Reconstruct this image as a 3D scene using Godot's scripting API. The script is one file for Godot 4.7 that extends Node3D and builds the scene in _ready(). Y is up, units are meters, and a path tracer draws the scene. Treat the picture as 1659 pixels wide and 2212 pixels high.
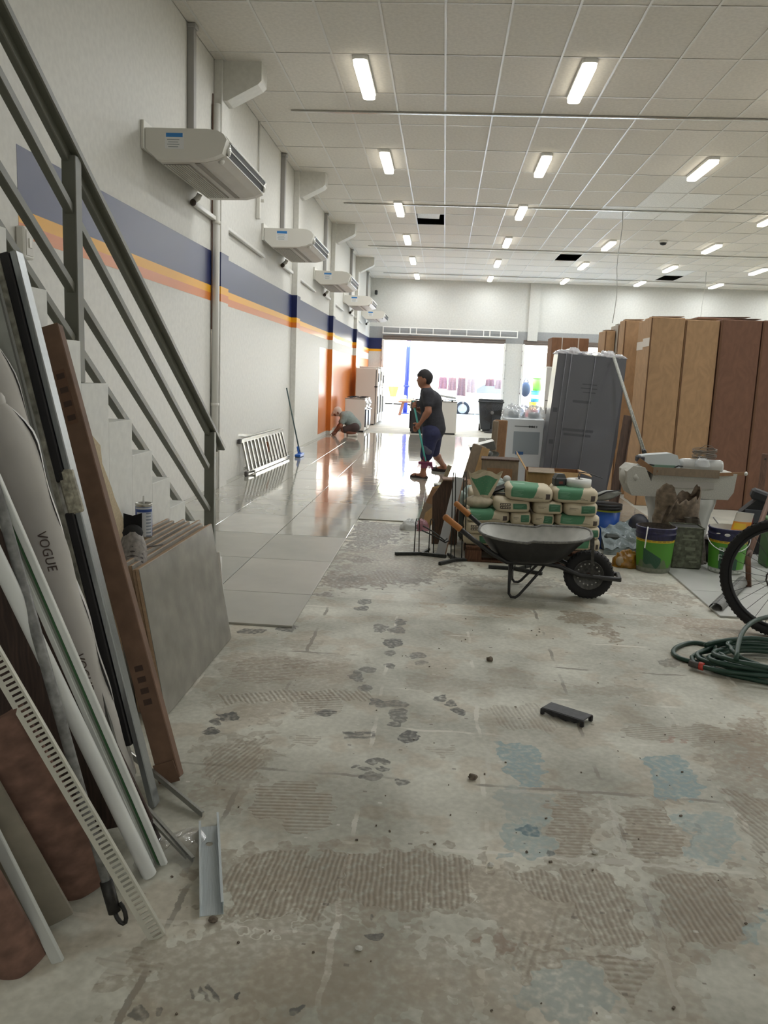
extends Node3D
# A shop being refitted: photograph pixels (1659 x 2212) are turned into rays; distances come from floor, walls, ceiling.
const EYE := Vector3(0, 1.448, 0)
const CEIL := 4.909
const WALL := -2.785
const BACK := -30.3
const FOCAL := 1770.0
var view := Basis(Vector3.UP, 0.06559654) * Basis(Vector3.RIGHT, -0.16412281) * Basis(Vector3.BACK, 0.04049005)
var mats := {}
var texs := {}
var used := {}
var rng := RandomNumberGenerator.new()

func ray(px: float, py: float) -> Vector3:
	return view * Vector3((px - 829.5) / FOCAL, -(py - 1106.0) / FOCAL, -1.0)
func on_y(px: float, py: float, y := 0.0) -> Vector3:      # where the pixel's ray meets a level plane
	var v := ray(px, py)
	return EYE + v * ((y - EYE.y) / v.y)
func on_z(px: float, py: float, depth: float) -> Vector3:  # ... an upright plane across the shop
	var v := ray(px, py)
	return EYE + v * (-depth / v.z)
func on_x(px: float, py: float, x: float) -> Vector3:      # ... an upright plane along the shop
	var v := ray(px, py)
	return EYE + v * (x / v.x)

# ---------------------------------------------------------------- mesh builder
class MB:
	var st := SurfaceTool.new()
	var xf := Transform3D.IDENTITY
	var tris := 0
	func _init(smooth := false):
		st.begin(Mesh.PRIMITIVE_TRIANGLES)
		st.set_smooth_group(0 if smooth else 0xFFFFFFFF)
	func smooth(on: bool) -> MB:
		st.set_smooth_group(0 if on else 0xFFFFFFFF)
		return self
	func at(t: Transform3D) -> MB:
		xf = t
		return self
	func tri(a: Vector3, b: Vector3, c: Vector3, ua := Vector2.ZERO, ub := Vector2.ZERO, uc := Vector2.ZERO) -> void:  # counter-clockwise from outside
		st.set_uv(ua); st.add_vertex(xf * a)
		st.set_uv(uc); st.add_vertex(xf * c)
		st.set_uv(ub); st.add_vertex(xf * b)
		tris += 1
	func quad(a: Vector3, b: Vector3, c: Vector3, d: Vector3) -> void:
		tri(a, b, c, Vector2(0, 1), Vector2(1, 1), Vector2(1, 0))
		tri(a, c, d, Vector2(0, 1), Vector2(1, 0), Vector2(0, 0))
	func box(c: Vector3, s: Vector3, bevel := 0.0) -> MB:
		var h := s * 0.5
		if bevel <= 0.0:
			for ax in 3:
				for sg in [-1.0, 1.0]:
					var u := (ax + 1) % 3
					var w := (ax + 2) % 3
					var p := []
					for k in [[-1, -1], [1, -1], [1, 1], [-1, 1]]:
						var v := Vector3.ZERO
						v[ax] = sg * h[ax]; v[u] = k[0] * h[u]; v[w] = k[1] * h[w]
						p.append(c + v)
					if sg > 0: quad(p[0], p[1], p[2], p[3])
					else: quad(p[0], p[3], p[2], p[1])
			return self
		var b: float = minf(bevel, minf(h.x, minf(h.y, h.z)) * 0.95)
		for ax in 3:
			var u := (ax + 1) % 3
			var w := (ax + 2) % 3
			for sg in [-1.0, 1.0]:
				var p := []
				for k in [[-1, -1], [1, -1], [1, 1], [-1, 1]]:
					var v := Vector3.ZERO
					v[ax] = sg * h[ax]; v[u] = k[0] * (h[u] - b); v[w] = k[1] * (h[w] - b)
					p.append(c + v)
				if sg > 0: quad(p[0], p[1], p[2], p[3])
				else: quad(p[0], p[3], p[2], p[1])
			for su in [-1.0, 1.0]:                       # edges that run along w, between faces ax and u
				for sa in [-1.0, 1.0]:
					var e := []
					for k in [[0, -1], [0, 1], [1, 1], [1, -1]]:
						var v := Vector3.ZERO
						v[ax] = sa * (h[ax] - (b if k[0] == 1 else 0.0))
						v[u] = su * (h[u] - (0.0 if k[0] == 1 else b))
						v[w] = k[1] * (h[w] - b)
						e.append(c + v)
					if su * sa > 0: quad(e[0], e[3], e[2], e[1])
					else: quad(e[0], e[1], e[2], e[3])
		for sx in [-1.0, 1.0]:
			for sy in [-1.0, 1.0]:
				for sz in [-1.0, 1.0]:
					var pa := c + Vector3(sx * h.x, sy * (h.y - b), sz * (h.z - b))
					var pb := c + Vector3(sx * (h.x - b), sy * h.y, sz * (h.z - b))
					var pc := c + Vector3(sx * (h.x - b), sy * (h.y - b), sz * h.z)
					if sx * sy * sz > 0: tri(pa, pb, pc)
					else: tri(pa, pc, pb)
		return self
	func bar(a: Vector3, b: Vector3, w: float, t: float, side := Vector3.UP, bevel := 0.0) -> MB:  # a box from a to b, w along «side», t across
		var dir := (b - a).normalized()
		var x := (side - dir * side.dot(dir)).normalized()
		var z := dir.cross(x).normalized()
		var keep := xf
		xf = keep * Transform3D(Basis(x, dir, z), (a + b) * 0.5)
		box(Vector3.ZERO, Vector3(w, (b - a).length(), t), bevel)
		xf = keep
		return self
	func tube(pts: Array, r, sides := 10, caps := true, closed := false) -> MB:
		var n := pts.size()
		var rings := []
		var ref := Vector3.UP
		var t0: Vector3 = (pts[1] - pts[0]).normalized()
		if absf(t0.dot(ref)) > 0.9: ref = Vector3.RIGHT
		var u: Vector3 = (ref - t0 * ref.dot(t0)).normalized()
		for i in n:
			var a: Vector3 = pts[(i - 1 + n) % n] if (closed or i > 0) else pts[0]
			var b: Vector3 = pts[(i + 1) % n] if (closed or i < n - 1) else pts[n - 1]
			var t: Vector3 = (b - a).normalized()
			u = (u - t * u.dot(t)).normalized()
			var w := t.cross(u)
			var rad: float = r[i] if r is Array else r
			var ring := []
			for k in sides:
				var g := TAU * k / sides
				ring.append(pts[i] + (u * cos(g) + w * sin(g)) * rad)
			rings.append(ring)
		var last := n if closed else n - 1
		for i in last:
			var ra: Array = rings[i]
			var rb: Array = rings[(i + 1) % n]
			for k in sides:
				quad(ra[k], ra[(k + 1) % sides], rb[(k + 1) % sides], rb[k])
		if caps and not closed:
			for k in range(1, sides - 1):
				tri(rings[0][0], rings[0][k + 1], rings[0][k])
				tri(rings[n - 1][0], rings[n - 1][k], rings[n - 1][k + 1])
		return self
	func lathe(prof: Array, sides := 24, cap := true, from := 0.0, sweep := TAU) -> MB:   # Vector2(r, y), from bottom to top, outside to the right
		var n := prof.size()
		for i in n - 1:
			var p: Vector2 = prof[i]
			var q: Vector2 = prof[i + 1]
			for k in sides:
				var a := from + sweep * k / sides
				var b := from + sweep * (k + 1) / sides
				var p0 := Vector3(p.x * cos(a), p.y, -p.x * sin(a))
				var p1 := Vector3(p.x * cos(b), p.y, -p.x * sin(b))
				var q0 := Vector3(q.x * cos(a), q.y, -q.x * sin(a))
				var q1 := Vector3(q.x * cos(b), q.y, -q.x * sin(b))
				var u0 := float(k) / sides
				var u1 := float(k + 1) / sides
				var v0 := 1.0 - float(i) / (n - 1)
				var v1 := 1.0 - float(i + 1) / (n - 1)
				if p.x > 1e-6: tri(p0, p1, q1, Vector2(u0, v0), Vector2(u1, v0), Vector2(u1, v1))
				if q.x > 1e-6: tri(p0, q1, q0, Vector2(u0, v0), Vector2(u1, v1), Vector2(u0, v1))
		if cap:
			for e in [[prof[0], -1], [prof[n - 1], 1]]:
				var p: Vector2 = e[0]
				if p.x < 1e-6: continue
				for k in sides:
					var a := TAU * k / sides
					var b := TAU * (k + 1) / sides
					var c := Vector3(0, p.y, 0)
					var pa := Vector3(p.x * cos(a), p.y, -p.x * sin(a))
					var pb := Vector3(p.x * cos(b), p.y, -p.x * sin(b))
					if e[1] > 0: tri(c, pa, pb)
					else: tri(c, pb, pa)
		return self
	func prism(poly: Array, z0: float, z1: float) -> MB:      # poly in x, y (any turn), extruded along z
		var pv := PackedVector2Array(poly)
		if Geometry2D.is_polygon_clockwise(pv): pv.reverse()
		var idx := Geometry2D.triangulate_polygon(pv)
		var lo := minf(z0, z1)
		var hi := maxf(z0, z1)
		for i in range(0, idx.size(), 3):
			var a := pv[idx[i]]
			var b := pv[idx[i + 1]]
			var c := pv[idx[i + 2]]
			if (b - a).cross(c - a) < 0.0:
				var t := b; b = c; c = t
			tri(Vector3(a.x, a.y, hi), Vector3(b.x, b.y, hi), Vector3(c.x, c.y, hi), a, b, c)
			tri(Vector3(a.x, a.y, lo), Vector3(c.x, c.y, lo), Vector3(b.x, b.y, lo), a, c, b)
		for i in pv.size():
			var a := pv[i]
			var b := pv[(i + 1) % pv.size()]
			quad(Vector3(a.x, a.y, hi), Vector3(a.x, a.y, lo), Vector3(b.x, b.y, lo), Vector3(b.x, b.y, hi))
		return self
	func grid(f: Callable, nu: int, nv: int, flip := false) -> MB:       # f(u, v) -> Vector3, u and v 0..1
		var g := []
		for j in nv + 1:
			var row := []
			for i in nu + 1: row.append(f.call(float(i) / nu, float(j) / nv))
			g.append(row)
		for j in nv:
			for i in nu:
				var uv := [Vector2(float(i) / nu, 1.0 - float(j) / nv), Vector2(float(i + 1) / nu, 1.0 - float(j) / nv), Vector2(float(i + 1) / nu, 1.0 - float(j + 1) / nv), Vector2(float(i) / nu, 1.0 - float(j + 1) / nv)]
				var a: Vector3 = g[j][i]
				var b: Vector3 = g[j][i + 1]
				var c: Vector3 = g[j + 1][i + 1]
				var d: Vector3 = g[j + 1][i]
				if flip:
					tri(a, c, b, uv[0], uv[2], uv[1]); tri(a, d, c, uv[0], uv[3], uv[2])
				else:
					tri(a, b, c, uv[0], uv[1], uv[2]); tri(a, c, d, uv[0], uv[2], uv[3])
		return self
	func ball(c: Vector3, s: Vector3, nu := 14, nv := 9) -> MB:
		return grid(func(u, v): return c + Vector3(cos(u * TAU) * sin(v * PI), -cos(v * PI), -sin(u * TAU) * sin(v * PI)) * s, nu, nv)
	func mesh() -> ArrayMesh:
		st.generate_normals()
		return st.commit()

func part(called: String, mb: MB, m: Material, parent: Node = self, kind := "") -> MeshInstance3D:
	var o := MeshInstance3D.new()
	o.name = called
	o.mesh = mb.mesh()
	o.material_override = m
	o.cast_shadow = GeometryInstance3D.SHADOW_CASTING_SETTING_ON
	if kind: o.set_meta("kind", kind)
	parent.add_child(o, true)
	return o
func inst(called: String, ms: Mesh, m: Material, t: Transform3D, parent: Node) -> MeshInstance3D:
	var o := MeshInstance3D.new()
	o.name = called
	o.mesh = ms
	o.material_override = m
	o.transform = t
	parent.add_child(o, true)
	return o
func numbered(called: String) -> String:
	var n: int = used.get(called, 0)
	used[called] = n + 1
	return called if n == 0 else "%s_%03d" % [called, n]
func tag(o: Node, label: String, category: String, group := "") -> Node:
	o.set_meta("label", label)
	o.set_meta("category", category)
	if group: o.set_meta("group", group)
	return o
func thing(called: String, label: String, category: String, where := Vector3.ZERO, turn := 0.0, group := "") -> Node3D:
	var o := Node3D.new()
	o.name = numbered(called)
	add_child(o)
	o.position = where
	o.rotation.y = turn
	tag(o, label, category, group)
	return o
func solo(called: String, mb: MB, m: Material, label: String, category: String, group := "") -> MeshInstance3D:
	var o := part(numbered(called), mb, m)
	tag(o, label, category, group)
	return o
func setting(called: String, where := Vector3.ZERO) -> Node3D:
	var o := Node3D.new()
	o.name = called
	o.set_meta("kind", "structure")
	add_child(o)
	o.position = where
	return o

# ---------------------------------------------------------------- materials
func noise_tex(key: String, freq: float, low: float, oct := 4, size := 512, kind := FastNoiseLite.TYPE_SIMPLEX_SMOOTH, seed_ := 3) -> Texture2D:
	if texs.has(key): return texs[key]
	var n := FastNoiseLite.new()
	n.noise_type = kind
	n.frequency = freq
	n.fractal_octaves = oct
	n.seed = seed_
	var t := NoiseTexture2D.new()
	t.width = size; t.height = size
	t.seamless = true
	t.noise = n
	var g := Gradient.new()
	g.set_color(0, Color(low, low, low))
	g.set_color(1, Color(1, 1, 1))
	t.color_ramp = g
	texs[key] = t
	return t
func streak_tex(key: String, fx: float, fy: float, low: float, size := 512) -> Texture2D:    # grain drawn out along v
	if texs.has(key): return texs[key]
	var n := FastNoiseLite.new()
	n.seed = 11
	n.fractal_octaves = 4
	n.frequency = 1.0
	var im := Image.create(size, size, false, Image.FORMAT_RGB8)
	for y in size:
		for x in size:
			var a := n.get_noise_2d(x * fx + 3.0 * n.get_noise_2d(x * 0.004, y * 0.003), y * fy)
			var v := clampf(lerpf(low, 1.0, 0.5 + 0.75 * a), 0.0, 1.0)
			im.set_pixel(x, y, Color(v, v, v))
	texs[key] = ImageTexture.create_from_image(im)
	return texs[key]
func C(r: int, g: int, b: int) -> Color:
	return Color8(r, g, b)
func M(key: String, col := Color.WHITE, rough := 0.7, tex := "", scale := 1.0, metal := 0.0) -> StandardMaterial3D:
	if mats.has(key): return mats[key]
	var m := StandardMaterial3D.new()
	m.resource_name = key
	m.albedo_color = col
	m.roughness = rough
	m.metallic = metal
	if tex:
		m.albedo_texture = texs[tex]
		m.uv1_triplanar = true
		m.uv1_scale = Vector3.ONE * scale
	mats[key] = m
	return m
func bump(m: StandardMaterial3D, tex: String, cm: float) -> StandardMaterial3D:
	m.heightmap_enabled = true
	m.heightmap_texture = texs[tex]
	m.heightmap_scale = cm
	return m
func printed(key: String, im: Image, rough := 0.6) -> StandardMaterial3D:
	if mats.has(key): return mats[key]
	var m := StandardMaterial3D.new()
	m.resource_name = key
	m.albedo_texture = ImageTexture.create_from_image(im)
	m.roughness = rough
	mats[key] = m
	return m
func film(key: String, col: Color, alpha: float, rough := 0.12) -> StandardMaterial3D:
	if mats.has(key): return mats[key]
	var m := StandardMaterial3D.new()
	m.resource_name = key
	m.transparency = BaseMaterial3D.TRANSPARENCY_ALPHA
	m.albedo_color = Color(col.r, col.g, col.b, alpha)
	m.roughness = rough
	mats[key] = m
	return m
func lettering(text: String, height: float, depth := 0.002, serif := false) -> TextMesh:
	var t := TextMesh.new()
	var f := SystemFont.new()
	f.font_names = PackedStringArray(["Droid Serif" if serif else "Droid Sans"])
	t.font = f
	t.text = text
	t.font_size = 32
	t.pixel_size = height / 24.0
	t.depth = depth
	t.curve_step = 1.5
	return t
func make_textures() -> void:
	noise_tex("grain", 0.09, 0.86, 3, 256)
	noise_tex("blotch", 0.012, 0.8)
	noise_tex("soft", 0.006, 0.92)
	noise_tex("dirty", 0.02, 0.55, 5)
	noise_tex("plaster", 0.05, 0.94, 5)
	noise_tex("crumple", 0.02, 0.0, 3, 512, FastNoiseLite.TYPE_CELLULAR)
	noise_tex("ripple", 0.008, 0.0, 3)
	streak_tex("wood", 0.16, 0.008, 0.62)
	streak_tex("brush", 0.3, 0.004, 0.86)
	streak_tex("card", 0.05, 0.02, 0.9, 256)

func _ready() -> void:
	rng.seed = 20240611
	camera_and_light()
	make_textures()
	make_floor()
	make_walls()
	make_ceiling()
	make_street()
	make_lamps()
	make_air_conditioners()
	make_stairs()
	make_leaning_stack()
	make_shop_things()
	make_people()
	make_bag_pallet()
	make_wheelbarrow()
	make_pile()
	make_cartons()
	make_right_corner()
	make_floor_things()

func camera_and_light() -> void:
	var cam := Camera3D.new()
	cam.name = "camera"
	cam.fov = rad_to_deg(2.0 * atan(1106.0 / FOCAL))
	cam.near = 0.05
	cam.far = 400.0
	add_child(cam)
	cam.transform = Transform3D(view, EYE)
	cam.current = true
	var env := Environment.new()
	env.tonemap_mode = Environment.TONE_MAPPER_LINEAR
	env.tonemap_exposure = 1.0
	env.background_mode = Environment.BG_SKY
	var sky := Sky.new()
	var sm := ProceduralSkyMaterial.new()
	sm.sky_top_color = Color(0.62, 0.74, 0.92)
	sm.sky_horizon_color = Color(0.93, 0.95, 0.97)
	sm.ground_horizon_color = Color(0.8, 0.8, 0.78)
	sm.ground_bottom_color = Color(0.5, 0.5, 0.48)
	sm.sky_energy_multiplier = 4.2
	sm.ground_energy_multiplier = 2.0
	sky.sky_material = sm
	env.sky = sky
	env.sdfgi_enabled = true
	env.ssao_enabled = true
	env.ssil_enabled = true
	var we := WorldEnvironment.new()
	we.name = "world_environment"
	we.environment = env
	add_child(we)
	var sun := DirectionalLight3D.new()
	sun.name = "sun"
	sun.light_energy = 22.0
	sun.light_color = Color(1.0, 0.96, 0.9)
	sun.light_angular_distance = 0.6
	sun.shadow_enabled = true
	add_child(sun)
	sun.look_at_from_position(Vector3(-6, 20, -12), Vector3(0, 0, -30), Vector3.UP)

# ---------------------------------------------------------------- floor
var fl_w := 0
var fl_px := 0.0      # metres per texel
var fl_x := 0.0
var fl_z := 0.0
var fl_c := PackedByteArray()
var fl_h := PackedByteArray()
var fl_n := FastNoiseLite.new()

func floor_start(x0: float, z0: float, size: float, w: int, seed_: int) -> void:
	fl_w = w; fl_px = size / w; fl_x = x0; fl_z = z0
	fl_c.resize(w * w * 3)
	fl_h.resize(w * w)
	var a := FastNoiseLite.new()
	a.seed = seed_; a.frequency = 1.4 * fl_px; a.fractal_octaves = 5
	var b := FastNoiseLite.new()
	b.seed = seed_ + 1; b.frequency = 30.0 * fl_px; b.fractal_octaves = 3
	var c := FastNoiseLite.new()
	c.seed = seed_ + 2; c.frequency = 3.0 * fl_px; c.fractal_octaves = 4
	var na := a.get_image(w, w, false, false, true).get_data()
	var nb := b.get_image(w, w, false, false, true).get_data()
	var nc := c.get_image(w, w, false, false, true).get_data()
	var k := 0
	for i in w * w:
		var t := (na[i] - 128) * 0.26 + (nb[i] - 128) * 0.09
		var warm := clampf((nc[i] - 140) * 0.028, 0.0, 1.0)
		fl_c[k] = int(clampf(184.0 + t - warm * 6.0, 0, 255))
		fl_c[k + 1] = int(clampf(182.0 + t - warm * 11.0, 0, 255))
		fl_c[k + 2] = int(clampf(168.0 + t - warm * 14.0, 0, 255))
		k += 3
		fl_h[i] = 120 + (nb[i] - 128) / 9
func tex_of(p: Vector3) -> Vector2:
	return Vector2((p.x - fl_x) / fl_px, (fl_z - p.z) / fl_px)
func fl_mix(i: int, col: Color, a: float) -> void:
	var k := i * 3
	fl_c[k] = int(lerpf(fl_c[k], col.r8, a))
	fl_c[k + 1] = int(lerpf(fl_c[k + 1], col.g8, a))
	fl_c[k + 2] = int(lerpf(fl_c[k + 2], col.b8, a))
func stain(pts: Array, col: Color, alpha: float, ragged := 0.02, lines := Vector4.ZERO, spacing := 0.0, relief := 0.0) -> void:
	# pts: photo pixels of an outline on the floor. With lines (two photo pixels) combed trowel ridges run that way.
	var poly := PackedVector2Array()
	var lo := Vector2(1e9, 1e9)
	var hi := -lo
	for p in pts:
		var v := tex_of(on_y(p[0], p[1]))
		poly.append(v)
		lo = lo.min(v); hi = hi.max(v)
	var g := ragged / fl_px
	var x0 := clampi(int(lo.x - g), 0, fl_w - 1)
	var x1 := clampi(int(hi.x + g), 0, fl_w - 1)
	var y0 := clampi(int(lo.y - g), 0, fl_w - 1)
	var y1 := clampi(int(hi.y + g), 0, fl_w - 1)
	if x1 <= x0 or y1 <= y0: return
	var across := Vector2.ZERO
	if spacing > 0.0:
		var d := (tex_of(on_y(lines.z, lines.w)) - tex_of(on_y(lines.x, lines.y))).normalized()
		across = Vector2(-d.y, d.x) * (TAU * fl_px / spacing)
	fl_n.frequency = 1.0
	fl_n.fractal_octaves = 3
	var f1 := fl_px * 9.0
	var f2 := fl_px * 30.0
	for y in range(y0, y1 + 1):
		for x in range(x0, x1 + 1):
			var wob := fl_n.get_noise_2d(x * f1, y * f1)
			var q := Vector2(x + wob * g * 1.6, y + fl_n.get_noise_2d(x * f1 + 50.0, y * f1) * g * 1.6)
			if not Geometry2D.is_point_in_polygon(q, poly): continue
			var a := alpha * clampf(0.8 + 0.9 * fl_n.get_noise_2d(x * f2, y * f2 + 90.0), 0.0, 1.0)
			var i := y * fl_w + x
			if spacing > 0.0:
				var s := sin(Vector2(x + wob * 2.0, y).dot(across))
				fl_mix(i, col, a * 0.5)
				if s > 0.25: fl_mix(i, Color8(104, 93, 80), a * 0.62 * (s - 0.25) * clampf(1.0 + 1.6 * wob, 0.2, 1.0))
				fl_h[i] = int(clampf(fl_h[i] - s * relief * 90.0, 0, 255))
			else:
				fl_mix(i, col, a)
func spot(cx: float, cy: float, rx: float, ry: float, col: Color, alpha: float, ragged := 0.02) -> void:
	var pts := []
	for k in 14:
		var g := TAU * k / 14.0
		pts.append([cx + rx * cos(g), cy + ry * sin(g)])
	stain(pts, col, alpha, ragged)
func floor_joints(x0: float, z0: float, step: float, alpha: float) -> void:
	fl_n.frequency = 1.0
	for axis in 2:
		var first := ceili(((fl_x - x0) if axis == 0 else (z0 - fl_z)) / step)
		for j in range(first, first + int(fl_w * fl_px / step) + 1):
			var c := (x0 + j * step - fl_x) / fl_px if axis == 0 else (fl_z - z0 + j * step) / fl_px
			for t in fl_w:
				var here := fl_n.get_noise_2d(t * fl_px * 2.2, j * 7.3 + axis * 40.0)
				if here < -0.05: continue
				var w := int(0.004 / fl_px * (1.0 + 2.0 * here)) + 1
				for o in range(-w, w + 1):
					var cc := int(c + o + 6.0 * fl_n.get_noise_2d(t * fl_px * 6.0, j * 3.1))
					if cc < 0 or cc >= fl_w: continue
					var i := t * fl_w + cc if axis == 0 else cc * fl_w + t
					fl_mix(i, Color8(214, 210, 198) if (j * 5 + axis) % 3 else Color8(128, 122, 110), alpha * clampf(here * 3.0, 0.0, 1.0))
func floor_specks(n: int) -> void:
	for s in n:
		var x := rng.randi_range(3, fl_w - 8)
		var y := rng.randi_range(3, fl_w - 8)
		var r := maxf(0.6, rng.randf_range(0.001, 0.006) / fl_px)
		var dark := rng.randf() < 0.75
		for oy in range(int(-r), int(r) + 1):
			for ox in range(int(-r * 1.4), int(r * 1.4) + 1):
				var i := clampi(y + oy, 0, fl_w - 1) * fl_w + clampi(x + ox, 0, fl_w - 1)
				fl_mix(i, Color8(104, 96, 86) if dark else Color8(214, 212, 205), 0.6)
func floor_material(key: String, rough: float) -> StandardMaterial3D:
	var m := StandardMaterial3D.new()
	m.resource_name = key
	m.albedo_texture = ImageTexture.create_from_image(Image.create_from_data(fl_w, fl_w, false, Image.FORMAT_RGB8, fl_c))
	m.heightmap_enabled = true
	m.heightmap_texture = ImageTexture.create_from_image(Image.create_from_data(fl_w, fl_w, false, Image.FORMAT_L8, fl_h))
	m.heightmap_scale = 0.28
	m.roughness = rough
	m.texture_repeat = false
	return m
func floor_patch(called: String, x0: float, z0: float, size_x: float, size_z: float, m: Material, parent: Node, uv := true) -> void:
	var mb := MB.new()
	var a := Vector3(x0, 0, z0)
	var b := Vector3(x0 + size_x, 0, z0)
	var c := Vector3(x0 + size_x, 0, z0 - size_z)
	var d := Vector3(x0, 0, z0 - size_z)
	if uv:
		mb.tri(a, b, c, Vector2(0, 0), Vector2(1, 0), Vector2(1, 1))
		mb.tri(a, c, d, Vector2(0, 0), Vector2(1, 1), Vector2(0, 1))
	else: mb.quad(a, b, c, d)
	mb.box(Vector3(x0 + size_x * 0.5, -0.1005, z0 - size_z * 0.5), Vector3(size_x, 0.2, size_z))
	part(called, mb, m, parent)

func paint_near() -> void:
	floor_start(-1.75, -1.1, 4.1, 2048, 5)
	floor_joints(0.655, -2.36, 0.435, 0.8)
	var brown := C(146, 131, 112)
	var H := Vector4(600, 1700, 700, 1703)
	# old adhesive left on the screed in broad thin sheets
	for r in [[[[470, 1832], [760, 1826], [1020, 1838], [1016, 1965], [800, 1985], [480, 1994], [440, 1900]], 0.6], [[[330, 2010], [620, 1996], [930, 2010], [1040, 2110], [1010, 2212], [300, 2212], [240, 2120]], 0.5], [[[1000, 1874], [1330, 1868], [1410, 2050], [1330, 2090], [1060, 2070]], 0.55], [[[1400, 1890], [1659, 1876], [1659, 1990], [1600, 2060], [1470, 2066]], 0.6], [[[1500, 1590], [1659, 1560], [1659, 1780], [1570, 1720]], 0.5], [[[1180, 1716], [1290, 1712], [1300, 1862], [1190, 1860]], 0.5], [[[1330, 1740], [1450, 1730], [1500, 1850], [1370, 1872]], 0.5], [[[440, 1600], [600, 1580], [560, 1720], [430, 1760]], 0.45], [[[480, 1410], [760, 1410], [780, 1500], [560, 1560], [450, 1530]], 0.35], [[[1040, 2070], [1460, 2060], [1520, 2212], [1020, 2212]], 0.4], [[[1290, 1300], [1500, 1320], [1659, 1365], [1659, 1400], [1440, 1370]], 0.4]]:
		stain(r[0], C(140, 128, 110), r[1], 0.09)
	for r in [
		[[[540, 1762], [560, 1700], [640, 1688], [716, 1712], [708, 1735], [720, 1775], [680, 1800], [610, 1796], [600, 1772]], H, 0.021, 0.9, 1.0],
		[[[498, 1466], [520, 1422], [620, 1418], [690, 1426], [672, 1442], [640, 1466], [560, 1476]], H, 0.021, 0.9, 0.8],
		[[[600, 1424], [700, 1428], [745, 1436], [722, 1456], [640, 1460]], H, 0.021, 0.6, 0.5],
		[[[646, 1500], [720, 1496], [748, 1520], [730, 1546], [645, 1550]], H, 0.02, 0.7, 0.9],
		[[[630, 1588], [690, 1590], [688, 1610], [625, 1604]], H, 0.022, 0.6, 1.0],
		[[[920, 1612], [980, 1616], [950, 1640]], H, 0.022, 0.6, 0.9],
		[[[1344, 1572], [1400, 1564], [1440, 1572], [1500, 1563], [1610, 1583], [1580, 1600], [1540, 1606], [1440, 1600], [1360, 1596]], Vector4(1350, 1575, 1600, 1592), 0.019, 0.8, 1.2],
		[[[480, 1905], [540, 1845], [700, 1836], [745, 1842], [735, 1950], [690, 1985], [500, 1982]], Vector4(530, 1970, 585, 1850), 0.015, 0.8, 0.7],
		[[[740, 1840], [860, 1838], [1010, 1842], [1012, 1950], [860, 1965], [745, 1952]], Vector4(880, 1950, 885, 1845), 0.0155, 0.9, 0.7],
		[[[1188, 1726], [1262, 1724], [1284, 1852], [1200, 1842]], Vector4(1190, 1760, 1280, 1764), 0.018, 0.8, 0.9],
		[[[1340, 1752], [1440, 1744], [1462, 1800], [1482, 1842], [1382, 1862], [1352, 1810]], Vector4(1350, 1800, 1450, 1806), 0.02, 0.9, 1.0],
		[[[1110, 1884], [1320, 1880], [1404, 2040], [1262, 2042], [1236, 1950], [1130, 1930]], Vector4(1240, 1885, 1290, 2005), 0.016, 0.8, 0.8],
		[[[1410, 1902], [1560, 1888], [1612, 2012], [1540, 2040], [1470, 2050]], Vector4(1470, 1890, 1550, 2010), 0.017, 0.9, 1.0],
		[[[1270, 2066], [1380, 2060], [1408, 2120], [1360, 2172], [1318, 2118]], Vector4(1280, 2080, 1400, 2090), 0.022, 0.9, 1.0],
		[[[1228, 1478], [1388, 1484], [1380, 1496], [1320, 1508], [1240, 1496]], Vector4(1230, 1485, 1380, 1490), 0.018, 0.8, 0.9],
		[[[1560, 1700], [1659, 1735], [1659, 1890], [1640, 1850]], Vector4(1560, 1720, 1659, 1800), 0.02, 0.8, 1.0],
		[[[212, 2062], [330, 2048], [330, 2112], [222, 2112]], Vector4(215, 2070, 320, 2090), 0.02, 0.5, 0.8],
		[[[1040, 1530], [1150, 1520], [1230, 1560], [1200, 1585], [1090, 1572]], Vector4(1050, 1525, 1075, 1565), 0.02, 0.5, 0.9],
		[[[500, 1600], [580, 1590], [560, 1680], [460, 1690], [440, 1640]], Vector4(450, 1680, 560, 1600), 0.019, 0.5, 0.7],
		[[[880, 1455], [1000, 1462], [1060, 1480], [960, 1500], [870, 1482]], H, 0.018, 0.6, 0.5],
		[[[1050, 1440], [1150, 1452], [1160, 1490], [1060, 1486]], H, 0.018, 0.6, 0.5],
		[[[610, 1378], [700, 1384], [690, 1402], [640, 1406], [606, 1398]], H, 0.018, 0.8, 0.4],
		[[[480, 1500], [640, 1492], [800, 1490], [800, 1512], [640, 1512], [480, 1520]], Vector4(560, 1495, 575, 1515), 0.022, 0.5, 0.8],
		[[[1060, 2060], [1240, 1950], [1260, 2040], [1120, 2110]], Vector4(1110, 2060, 1150, 1960), 0.021, 0.4, 0.6],
	]:
		stain(r[0], brown, r[3] * 0.8, 0.025, r[1], r[2], r[4])
	var blue := C(128, 152, 156)
	stain([[1072, 1606], [1150, 1608], [1164, 1640], [1174, 1695], [1120, 1700], [1092, 1664], [1080, 1640]], blue, 0.75, 0.03)
	stain([[1394, 1632], [1470, 1634], [1502, 1668], [1520, 1722], [1430, 1736], [1404, 1684]], blue, 0.8, 0.025)
	stain([[1098, 1772], [1180, 1762], [1200, 1852], [1088, 1850]], blue, 0.5, 0.04)
	stain([[1458, 1752], [1584, 1762], [1606, 1850], [1500, 1872]], blue, 0.5, 0.05)
	stain([[1610, 1990], [1659, 1976], [1659, 2050], [1612, 2034]], blue, 0.5, 0.05)
	stain([[1118, 2092], [1250, 2080], [1296, 2110], [1300, 2200], [1150, 2205], [1090, 2150]], blue, 0.35, 0.06)
	stain([[1080, 1700], [1180, 1712], [1190, 1760], [1090, 1768]], C(150, 158, 152), 0.6, 0.05)
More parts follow.
